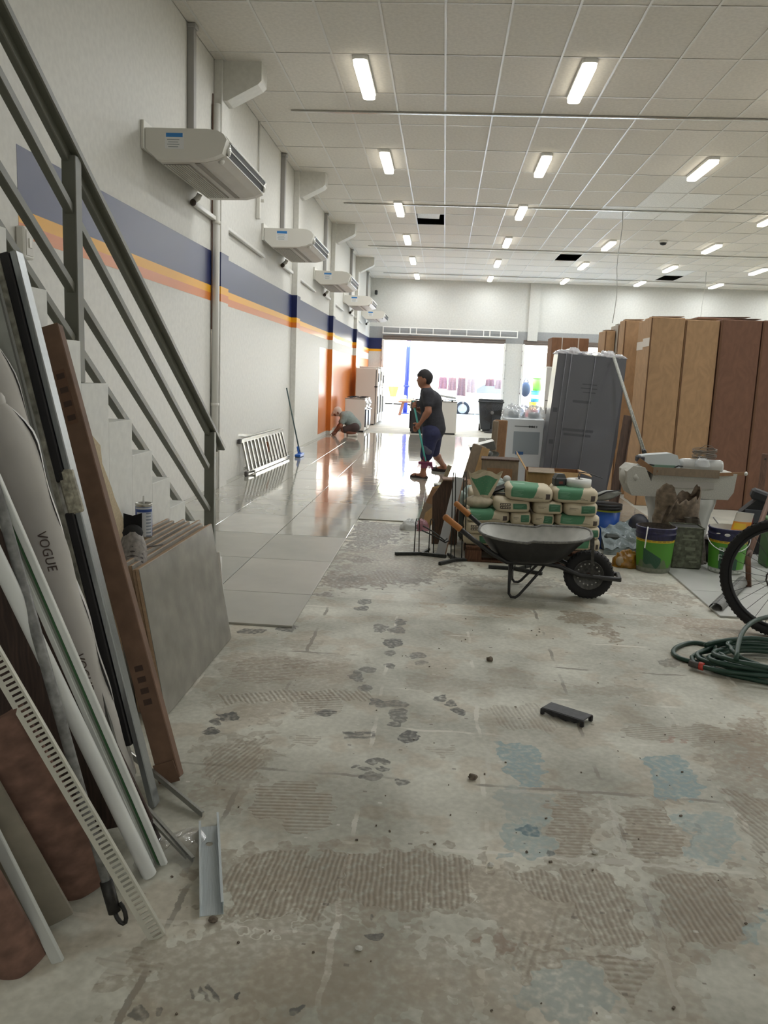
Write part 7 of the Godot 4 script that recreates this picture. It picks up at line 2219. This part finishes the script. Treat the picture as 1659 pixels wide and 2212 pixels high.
	var y_top := on_z(1478, 1076, T).y
	var ba := thing("pedestal_basin", "white ceramic basin on its pedestal under the foam trough", "basin", Vector3(bx, 0.013, -T - 0.16))
	var cer := M("ceramic", C(206, 206, 200), 0.12)
	var hgt := y_top - 0.013
	part("bowl", MB.new(true).grid(func(u, v):
		var a: float = u * TAU
		var e := pow(pow(absf(cos(a)), 3.5) + pow(absf(sin(a)), 3.5), -1.0 / 3.5)
		var w := [0.3, 0.3, 0.295, 0.285, 0.265, 0.25, 0.24][int(v * 6.0)] as float
		return Vector3(cos(a) * e * w, hgt * [1.0, 0.985, 0.9, 0.82, 0.7, 0.5, 0.2][int(v * 6.0)], -sin(a) * e * w * 0.66), 40, 6, true), cer, ba)
	part("foot", MB.new(true).lathe([Vector2(0.2, 0.0), Vector2(0.2, 0.03), Vector2(0.15, hgt * 0.22)], 32), cer, ba)
	part("top", MB.new().box(Vector3(0, hgt - 0.008, 0), Vector3(0.5, 0.012, 0.3), 0.004), cer, ba)
	var tro := thing("foam_trough", "white foam packing trough with cardboard edge on the basin", "foam trough", Vector3(bx, y_top + 0.002, -T - 0.16))
	var poly := []
	for p in [[1364, 1071], [1354, 1045], [1354, 1018], [1368, 1006], [1394, 1010], [1406, 1040], [1412, 1022], [1566, 1022], [1592, 1024], [1584, 1064], [1572, 1074]]:
		var v := on_z(p[0], p[1], T)
		poly.append(Vector2(v.x - bx, maxf(v.y - y_top - 0.002, 0.0)))
	poly[0].y = 0.0
	poly[10].y = 0.0
	var foam := M("foam packing", C(196, 194, 184), 0.85, "grain", 4.0)
	part("foam", MB.new().prism(poly, 0.17, -0.17), foam, tro)
	var fx := on_z(1412, 1022, T)
	var fy := fx.y - y_top
	part("recess", MB.new().box(Vector3(0.02, fy - 0.09, 0.171), Vector3(0.42, 0.06, 0.004)), M("foam recess", C(172, 168, 160), 0.85), tro)
	part("card_edge", MB.new().bar(Vector3(fx.x - bx - 0.01, fy + 0.02, 0.18), Vector3(fx.x - bx + 0.56, fy + 0.015, 0.18), 0.07, 0.006, Vector3.UP), M("carton grey"), tro)
	part("card_edge", MB.new().bar(Vector3(fx.x - bx + 0.5, fy + 0.01, 0.18), Vector3(fx.x - bx + 0.78, fy + 0.03, 0.16), 0.03, 0.006, Vector3.UP), M("carton plain"), tro)
	part("card_edge", MB.new().bar(Vector3(fx.x - bx - 0.13, fy + 0.1, 0.1), Vector3(fx.x - bx + 0.02, fy + 0.0, 0.18), 0.05, 0.006, Vector3.UP), M("carton plain"), tro)
	part("card_floor", MB.new().box(Vector3(fx.x - bx + 0.32, fy + 0.004, 0.0), Vector3(0.7, 0.006, 0.32)), M("carton grey"), tro)
	part("left_lump", MB.new(true).ball(Vector3(poly[2].x + 0.08, 0.16, 0.0), Vector3(0.1, 0.1, 0.18), 16, 10), foam, tro)
	part("rim_knob", MB.new(true).ball(Vector3(fx.x - bx + 0.79, fy + 0.03, 0.16), Vector3(0.018, 0.018, 0.018), 10, 8), cer, tro)
	var shelf := fx.y + 0.01
	var cx := on_z(1432, 1000, T).x
	var cn := thing("white_canister", "white plastic canister with dark cap lying in the foam trough", "canister", Vector3(cx, shelf, -T - 0.14))
	part("body", MB.new().prism([Vector2(-0.17, 0.0), Vector2(0.17, 0.0), Vector2(0.175, 0.06), Vector2(0.14, 0.15), Vector2(0.08, 0.165), Vector2(-0.06, 0.15), Vector2(-0.165, 0.135), Vector2(-0.18, 0.12)], 0.07, -0.07), M("canister white", C(198, 204, 204), 0.35), cn)
	part("dark_cap", MB.new().box(Vector3(-0.17, 0.1, 0.02), Vector3(0.07, 0.06, 0.11), 0.012), M("cap slate", C(56, 58, 64), 0.5), cn)
	part("label", MB.new().box(Vector3(0.02, 0.035, 0.0715), Vector3(0.22, 0.05, 0.003)), M("label green", C(110, 140, 122), 0.5), cn)
	part("label_text", MB.new().box(Vector3(0.02, 0.02, 0.0735), Vector3(0.18, 0.01, 0.003)), M("sticker white"), cn)
	for s in [-0.1, 0.15]: part("clip", MB.new(true).tube([Vector3(s - 0.03, 0.04, 0.08), Vector3(s, 0.06, 0.09), Vector3(s + 0.04, 0.055, 0.09)], 0.006, 6), M("black plastic"), cn)
	var wx := on_z(1524, 1000, T).x
	var wr := thing("film_roll", "roll of clear stretch film lying in the foam trough", "roll", Vector3(wx, shelf, -T - 0.14))
	part("film", MB.new(true).at(Transform3D(Basis(Vector3.BACK, PI / 2), Vector3(0, 0.062, 0))).lathe([Vector2(0.02, -0.185), Vector2(0.05, -0.19), Vector2(0.06, -0.17), Vector2(0.06, 0.16), Vector2(0.05, 0.185), Vector2(0.02, 0.18)], 24), M("stretch film", C(176, 176, 172), 0.15), wr)
	var loose := MB.new(true)
	plastic_heap(loose, Vector3(0.0, 0.06, 0.05), Vector3(0.07, 0.08, 0.05), 91, 14)
	part("loose_end", loose, film("loose film", C(220, 222, 222), 0.5, 0.15), wr)
	var coil := thing("wire_coil", "coil of grey brown tie wire on the film roll", "wire coil", Vector3(on_z(1533, 985, T).x, shelf + 0.118, -T - 0.15))
	var tw := MB.new(true)
	for k in 14:
		var pts := []
		for q in 22:
			var a := TAU * q / 22.0
			pts.append(Vector3(cos(a) * (0.1 + 0.008 * sin(k * 2.1)), 0.012 + 0.006 * k + 0.01 * sin(a + k * 0.7), sin(a) * (0.075 + 0.006 * cos(k * 1.7))))
		tw.tube(pts, 0.0028, 5, false, true)
	part("turns", tw, M("tie wire", C(112, 104, 94), 0.6, "", 1.0, 0.4), coil)
	part("stray_loop", MB.new(true).tube([Vector3(-0.05, 0.09, 0), Vector3(0.0, 0.13, 0.01), Vector3(0.06, 0.12, 0.0), Vector3(0.11, 0.07, 0)], 0.0028, 5), M("tie wire"), coil)
	# clutter at the frame's edge
	var e0 := on_y(1635, 1180)
	var dk := thing("tool_bag", "black tool bag standing at the foot of the dark cartons", "bag", Vector3(on_z(1645, 1090, 7.4).x, 0.013, -7.5), -0.3)
	part("body", MB.new().prism([Vector2(-0.2, 0.0), Vector2(0.25, 0.0), Vector2(0.28, 0.42), Vector2(0.0, 0.5), Vector2(-0.14, 0.36)], 0.12, -0.12), M("bag black", C(38, 38, 40), 0.7), dk)
	part("grey_pocket", MB.new().box(Vector3(-0.02, 0.34, 0.124), Vector3(0.16, 0.12, 0.02), 0.006), M("pocket grey", C(74, 76, 82), 0.7), dk)
	part("red_tab", MB.new().box(Vector3(-0.04, 0.3, 0.136), Vector3(0.03, 0.06, 0.004)), M("tab red", C(130, 54, 56), 0.6), dk)
	part("flap", MB.new().at(Transform3D(Basis(Vector3.BACK, -0.3), Vector3(0.08, 0.5, 0.05))).box(Vector3.ZERO, Vector3(0.3, 0.09, 0.2), 0.02), M("bag black"), dk)
	var w0 := on_z(1616, 1205, 6.2)
	var w1 := on_z(1668, 1060, 6.9)
	var pole := thing("wooden_pole", "brown wooden handle slanting up beside the clean bucket", "handle", Vector3(w0.x - 0.01, 0.013, -6.1))
	part("shaft", MB.new(true).tube([Vector3(0.0, 0.0, 0.0), w0 - pole.position, w1 - pole.position], 0.02, 10), M("handle wood", C(112, 74, 48), 0.7, "wood", 2.0), pole)
	part("band", MB.new(true).tube([(w0 - pole.position), (w0 - pole.position).lerp(w1 - pole.position, 0.08)], 0.0215, 10), M("band dark", C(84, 60, 46), 0.7), pole)
	var upr := thing("wooden_batten", "short brown batten standing against the dark cartons", "batten", Vector3(on_z(1645, 1050, 8.2).x, 0.013, -8.2))
	part("batten", MB.new().box(Vector3(0, 0.42, 0), Vector3(0.055, 0.84, 0.03), 0.003), M("batten brown", C(126, 94, 76), 0.8, "wood", 2.0), upr)
	part("nail_plate", MB.new().box(Vector3(0, 0.79, 0.016), Vector3(0.015, 0.015, 0.003)), M("black plastic"), upr)
	var gc := thing("green_crate", "green plastic crate behind the orange pouch", "crate", Vector3(on_z(1656, 1130, 6.9).x + 0.1, 0.013, -6.9))
	part("side", MB.new().box(Vector3(0, 0.2, 0), Vector3(0.2, 0.4, 0.2), 0.01), M("crate green", C(60, 104, 46), 0.5), gc)
	part("rim", MB.new().box(Vector3(0, 0.4, 0), Vector3(0.22, 0.02, 0.22), 0.006), M("crate green"), gc)
	var db := thing("dark_sack", "dark crumpled sack between the basin and the clean bucket", "sack", Vector3(on_z(1575, 1130, 6.95).x, 0.013, -7.0))
	var dm := MB.new(true)
	plastic_heap(dm, Vector3.ZERO, Vector3(0.2, 0.26, 0.16), 63, 20)
	part("film", dm, M("sack charcoal", C(62, 58, 54), 0.6, "dirty", 2.0), db)
	var wt := MB.new(true)
	plastic_heap(wt, Vector3(-0.1, 0.19, 0.03), Vector3(0.08, 0.07, 0.06), 64, 14)
	part("white_rag", wt, M("rag white", C(170, 168, 166), 0.8), db)
	part("white_rod", MB.new(true).tube([Vector3(-0.13, 0.38, 0.04), Vector3(-0.03, 0.25, 0.08)], 0.006, 6), M("rag white"), db)
	var hm := thing("power_tool", "dark rounded power tool on the floor behind the muddy bucket", "tool", Vector3(on_z(1396, 1130, 7.2).x - 0.04, 0, -7.3))
	part("housing", MB.new(true).ball(Vector3(0, 0.2, 0), Vector3(0.1, 0.14, 0.1), 16, 10), M("tool slate", C(50, 50, 58), 0.5), hm)
	part("base", MB.new().box(Vector3(0, 0.06, 0), Vector3(0.24, 0.12, 0.2), 0.02), M("tool blue", C(58, 62, 84), 0.6), hm)
	make_bicycle()
	make_hose()
	# cut grey trunking lying on the white tiles
	var t0 := on_y(1545, 1322, 0.0)
	var t1 := on_y(1604, 1262, 0.013)
	var tk := thing("trunking_offcut", "grey plastic trunking offcut lying across the white tile edge", "offcut", t0)
	var tdir := t1 - t0
	part("half_pipe", MB.new(true).grid(func(u, v):
		var a: float = lerpf(0.1, PI - 0.1, u)
		var sidev := tdir.cross(Vector3.UP).normalized()
		return tdir * v + sidev * cos(a) * 0.045 + Vector3(0, 0.016 + sin(a) * 0.045, 0), 16, 6).grid(func(u, v):
		var a: float = lerpf(0.1, PI - 0.1, u)
		var sidev := tdir.cross(Vector3.UP).normalized()
		return tdir * v + sidev * cos(a) * 0.041 + Vector3(0, 0.016 + sin(a) * 0.041, 0), 16, 6, true), M("trunking grey", C(128, 128, 122), 0.5, "dirty", 2.0), tk)
	part("rib", MB.new().bar(Vector3(0, 0.06, 0), tdir + Vector3(0, 0.06, 0), 0.008, 0.004), M("trunking grey"), tk)

func make_bicycle() -> void:
	var c := on_z(1689, 1258, 4.88)
	var R := 0.36
	var o := thing("bicycle", "mountain bicycle with knobbly black tyre and disc brake", "bicycle", Vector3(c.x, 0.0, c.z), -0.62)
	# local: x along the bicycle (towards the front wheel), z sideways
	var rubber := M("bike tyre", C(34, 33, 33), 0.85, "grain", 6.0)
	var blk := M("bike black", C(30, 30, 32), 0.4)
	var sp := M("spoke steel", C(90, 90, 90), 0.35, "", 1.0, 0.7)
	for k in 2:
		var hub := Vector3(1.08 * k, R, 0)
		var ring := []
		for q in 56: ring.append(hub + Vector3(cos(TAU * q / 56.0), sin(TAU * q / 56.0), 0) * (R - 0.028))
		var ty := part("tyre", MB.new(true).tube(ring, 0.0265, 14, false, true), rubber, o)
		var kn := MB.new()
		for q in 84:
			var a := TAU * q / 84.0
			var rad := Vector3(cos(a), sin(a), 0)
			var tan := Vector3(-sin(a), cos(a), 0)
			for z in ([-0.016, 0.016] if q % 2 else [-0.006, 0.006]):
				kn.bar(hub + rad * (R - 0.006 - 40.0 * z * z * 0.4) + Vector3(0, 0, z), hub + rad * (R + 0.0005 - 40.0 * z * z * 0.4) + Vector3(0, 0, z * 1.15), 0.012, 0.008, tan)
		part("tread_knobs", kn, rubber, ty)
		var rr := []
		for q in 48: rr.append(hub + Vector3(cos(TAU * q / 48.0), sin(TAU * q / 48.0), 0) * (R - 0.06))
		part("rim", MB.new(true).tube(rr, 0.012, 8, false, true), blk, o)
		part("hub", MB.new(true).tube([hub - Vector3(0, 0, 0.06), hub - Vector3(0, 0, 0.03), hub, hub + Vector3(0, 0, 0.03), hub + Vector3(0, 0, 0.06)], [0.02, 0.03, 0.018, 0.03, 0.014], 14), blk, o)
		for q in 28:
			var a := TAU * q / 28.0
			var off := 0.35 * (1.0 if (q / 2) % 2 else -1.0)
			var z := 0.03 if q % 2 else -0.03
			part("spoke", MB.new().tube([hub + Vector3(cos(a + off), sin(a + off), 0) * 0.028 + Vector3(0, 0, z), hub + Vector3(cos(a), sin(a), 0) * (R - 0.065)], 0.0014, 4, false), sp, o)
		var disc := MB.new()
		for s in [0.075, 0.052]:
			var dr := []
			for q in 32: dr.append(hub + Vector3(cos(TAU * q / 32.0), sin(TAU * q / 32.0), 0) * (s + (0.004 if q % 2 else 0.0)) + Vector3(0, 0, 0.045))
			disc.tube(dr, 0.005, 5, false, true)
		for q in 8:
			var a := TAU * q / 8.0
			disc.bar(hub + Vector3(cos(a) * 0.024, sin(a) * 0.024, 0.045), hub + Vector3(cos(a + 0.5) * 0.077, sin(a + 0.5) * 0.077, 0.045), 0.01, 0.003, Vector3(0, 0, 1).cross(Vector3(cos(a), sin(a), 0)))
		part("brake_disc", disc, M("disc steel", C(70, 64, 62), 0.4, "", 1.0, 0.6), o)
		part("brake_caliper", MB.new().box(hub + Vector3(0.05, 0.075, 0.05), Vector3(0.05, 0.07, 0.04), 0.01), blk, o)
	var fr := M("bike frame", C(44, 46, 52), 0.3)
	var bb := Vector3(0.43, 0.3, 0)
	var seat := Vector3(0.28, 0.8, 0)
	var headt := Vector3(0.86, 0.86, 0)
	for z in [-0.07, 0.07]:
		part("chain_stay", MB.new(true).tube([Vector3(0, R, z), bb + Vector3(0, 0, z * 0.6)], 0.01, 8), fr, o)
		part("seat_stay", MB.new(true).tube([Vector3(0, R, z), seat.lerp(bb, 0.12) + Vector3(0, 0, z * 0.3)], 0.008, 8), fr, o)
		part("fork_leg", MB.new(true).tube([Vector3(1.08, R, z), headt + Vector3(0.03, -0.12, z)], 0.015, 8), fr, o)
	part("seat_tube", MB.new(true).tube([bb, seat], 0.017, 10), fr, o)
	part("down_tube", MB.new(true).tube([bb, headt + Vector3(0.02, -0.1, 0)], 0.022, 10), fr, o)
	part("top_tube", MB.new(true).tube([seat.lerp(bb, 0.08), headt], 0.018, 10), fr, o)
	part("saddle", MB.new(true).ball(seat + Vector3(-0.02, 0.13, 0), Vector3(0.14, 0.03, 0.07), 14, 8), blk, o)
	part("seat_post", MB.new(true).tube([seat, seat + Vector3(-0.02, 0.12, 0)], 0.014, 8), blk, o)
	part("handlebar", MB.new(true).tube([headt + Vector3(0, 0.12, -0.33), headt + Vector3(0.04, 0.12, 0), headt + Vector3(0, 0.12, 0.33)], 0.014, 8), blk, o)
	part("stem", MB.new(true).tube([headt + Vector3(0.03, -0.14, 0), headt + Vector3(0, 0.12, 0)], 0.02, 8), blk, o)
	part("chainring", MB.new(true).at(Transform3D(Basis(Vector3.RIGHT, PI / 2), bb)).lathe([Vector2(0.06, 0.05), Vector2(0.09, 0.05), Vector2(0.09, 0.054), Vector2(0.06, 0.054), Vector2(0.06, 0.05)], 28, false), sp, o)
	part("kick_stand", MB.new(true).tube([bb + Vector3(-0.08, -0.02, 0.06), Vector3(0.3, 0.006, 0.24)], 0.008, 8), blk, o)

func make_hose() -> void:
	var gm := M("hose green", C(44, 72, 60), 0.38, "soft", 2.0)
	var o := thing("garden_hose", "dark green garden hose coiled on the floor under the bicycle wheel", "hose", Vector3(1.83, 0, -4.28))
	var r := 0.0125
	var pts := []
	var n := FastNoiseLite.new()
	n.seed = 4
	n.frequency = 0.6
	var turns := 9.0
	var steps := 400
	for k in steps + 1:
		var t := float(k) / steps
		var a := t * turns * TAU + 2.6
		var layer := t * turns
		var rx := 0.33 + 0.13 * n.get_noise_1d(layer * 3.0) + 0.05 * sin(layer * 2.4)
		var rz := 0.22 + 0.09 * n.get_noise_1d(layer * 3.0 + 40.0) + 0.02 * cos(layer * 1.7)
		var cx := 0.05 * sin(layer * 1.9)
		var cz := 0.05 * cos(layer * 2.3)
		var y := r + 0.0105 * layer * (0.75 + 0.25 * sin(a * 1.5 + layer))
		pts.append(Vector3(cx + cos(a) * rx, y, cz - sin(a) * rz))
	part("coils", MB.new(true).tube(pts, r, 9), gm, o)
	# a wide stray loop towards the middle of the room
	var l := []
	for p in [[1560, 1400], [1500, 1388], [1462, 1398], [1455, 1412], [1476, 1424], [1510, 1430], [1535, 1418]]:
		l.append(on_y(p[0], p[1], r) - o.position + Vector3(0, 0.0, 0))
	var c := Curve3D.new()
	for p in l: c.add_point(p)
	var soft := []
	for k in 41:
		var t := k / 40.0 * (l.size() - 1)
		var i := mini(int(t), l.size() - 2)
		var p0: Vector3 = l[maxi(i - 1, 0)]
		var p1: Vector3 = l[i]
		var p2: Vector3 = l[i + 1]
		var p3: Vector3 = l[mini(i + 2, l.size() - 1)]
		soft.append(p1.cubic_interpolate(p2, p0, p3, t - i))
	part("stray_loop", MB.new(true).tube(soft, r, 9), gm, o)
	var up := []
	for k in 13:
		var t := k / 12.0
		var q := on_y(1590, 1425, 0.11).lerp(on_z(1675, 1330, 4.72), t)
		up.append(q - o.position + Vector3(-0.06 * sin(t * PI), 0.05 * sin(t * PI), 0))
	part("rising_end", MB.new(true).tube(up, r, 9), gm, o)
	var rp := on_y(1510, 1438, 0.03) - o.position
	part("connector", MB.new(true).tube([rp, rp + Vector3(0.02, 0.0, 0.012)], 0.021, 14), M("connector red", C(190, 62, 50), 0.4), o)
	part("coupling", MB.new(true).tube([rp + Vector3(-0.04, 0.002, -0.03), rp], 0.018, 12), M("coupling dark", C(70, 66, 62), 0.5), o)

# ---------------------------------------------------------------- odds and ends on the bare floor
func make_floor_things() -> void:
	# C-shaped steel channel
	var zinc := M("galvanised", C(206, 214, 216), 0.36, "brush", 2.0, 0.3)
	var a := on_y(457, 1978)
	var b := on_y(451, 1786)
	var ch := thing("steel_channel", "short galvanised steel channel with a round hole lying open side up", "channel", (a + b) * 0.5)
	var dir := b - a
	ch.rotation.y = atan2(-dir.x, -dir.z)
	var L := dir.length()
	var wd := 0.062
	# web with a punched hole: a frame of strips round a ring
	var hz := -L * 0.5 + L * 0.72
	hz = -(L * 0.27)
	var web := MB.new()
	var hr := 0.011
	web.box(Vector3(0, 0.001, (L * 0.5 + hz + 0.02) * 0.5), Vector3(wd, 0.0016, L * 0.5 - hz - 0.02))
	web.box(Vector3(0, 0.001, (-L * 0.5 + hz - 0.02) * 0.5), Vector3(wd, 0.0016, L * 0.5 + hz - 0.02))
	for q in 24:
		var g0 := TAU * q / 24.0
		var g1 := TAU * (q + 1) / 24.0
		var sq := func(g: float) -> Vector3:
			var m := maxf(absf(cos(g)) / (wd * 0.5), absf(sin(g)) / 0.02)
			return Vector3(cos(g) / m, 0.0018, hz + sin(g) / m)
		web.quad(Vector3(cos(g1) * hr, 0.0018, hz + sin(g1) * hr), Vector3(cos(g0) * hr, 0.0018, hz + sin(g0) * hr), sq.call(g0), sq.call(g1))
	part("web", web, zinc, ch)
	for s in [-1.0, 1.0]:
		part("flange", MB.new().box(Vector3(s * wd * 0.5, 0.018, -0.012 * s), Vector3(0.0016, 0.036, L + 0.02 * s)), zinc, ch)
		part("lip", MB.new().box(Vector3(s * (wd * 0.5 - 0.003), 0.036, -0.012 * s), Vector3(0.007, 0.0014, L + 0.02 * s)), zinc, ch)
	# broken black plastic cover
	var p := on_y(1223, 1550)
	var bc := thing("plastic_cover", "broken black plastic cover with ragged edges lying on the bare floor", "cover", p, -0.62)
	var bp := M("cover black", C(52, 52, 54), 0.55, "dirty", 3.0)
	part("plate", MB.new().box(Vector3(0, 0.028, 0), Vector3(0.2, 0.006, 0.085), 0.002), bp, bc)
	for s in [-1.0, 1.0]:
		var rag := []
		rag.append(Vector2(-0.1, 0.029))
		for k in 11: rag.append(Vector2(-0.1 + 0.02 * k, 0.004 + 0.012 * fmod(k * 0.618 + 0.3 * s, 1.0)))
		rag.append(Vector2(0.1, 0.029))
		part("ragged_side", MB.new().prism(rag, s * 0.042, s * 0.046), bp, bc)
	for s in [-1.0, 1.0]:
		for z in [-1.0, 1.0]: part("broken_foot", MB.new().box(Vector3(s * 0.095, 0.014, z * 0.042), Vector3(0.018, 0.028, 0.014), 0.003), bp, bc)
	# pebbles and crumbs
	var stone := M("rubble", C(140, 126, 110), 0.9, "dirty", 4.0)
	var chalk := M("chalk crumb", C(206, 204, 196), 0.9)
	var i := 0
	for q in [[1058, 1428, 0.016, "brown mortar lump alone on the bare floor", stone], [460, 1992, 0.011, "small stone at the end of the steel channel", stone], [1285, 1843, 0.009, "white mortar crumb beside the pale floor joint", chalk], [1060, 1872, 0.008, "white mortar crumb near the combed ridges", chalk], [775, 2052, 0.008, "white chip on the dusty foreground floor", chalk], [1020, 1683, 0.014, "flat dark stone on the bare floor by the blue patch", stone]]:
		var at := on_y(q[0], q[1])
		var mb := MB.new()
		var nz := FastNoiseLite.new()
		nz.seed = i
		nz.frequency = 30.0
		mb.grid(func(u, v):
			var d := Vector3(cos(u * TAU) * sin(v * PI), -cos(v * PI), -sin(u * TAU) * sin(v * PI))
			var k: Vector3 = d * q[2] * Vector3(1.2, 0.8, 1.0) * (1.0 + 0.5 * nz.get_noise_3dv(d * 0.04))
			return at + Vector3(0, q[2] * 0.7, 0) + k, 9, 6)
		solo("mortar_crumb", mb, q[4], q[3], "crumb")
		i += 1
	var bits := MB.new()
	for k in 110:
		var z := -1.6 - 4.0 * pow(rng.randf(), 1.3)
		var x := rng.randf_range(-0.72, 1.2) if z > -3.0 else rng.randf_range(-0.9, 1.7)
		if z < -4.45 and x < -0.75: continue
		var s := rng.randf_range(0.0015, 0.0045)
		bits.at(Transform3D(Basis(Vector3.UP, rng.randf() * 6.0) * Basis(Vector3.RIGHT, rng.randf_range(-0.4, 0.4)), Vector3(x, s * 0.5, z)))
		bits.box(Vector3.ZERO, Vector3(s * rng.randf_range(1.0, 2.4), s, s * 1.3))
	var crumbs := part("floor_grit", bits, stone, self, "stuff")
	tag(crumbs, "fine mortar grit scattered over the bare floor", "grit")
	# white skirting strip behind the tile stack
	var sk := on_y(476, 1262, 0.013)
	solo("plastic_strip", MB.new().bar(Vector3(-1.2, 0.02, -4.5), Vector3(-1.24, 0.42, -4.5), 0.03, 0.008, Vector3.RIGHT), M("white plastic"), "short white plastic strip standing behind the big grey tiles", "strip")
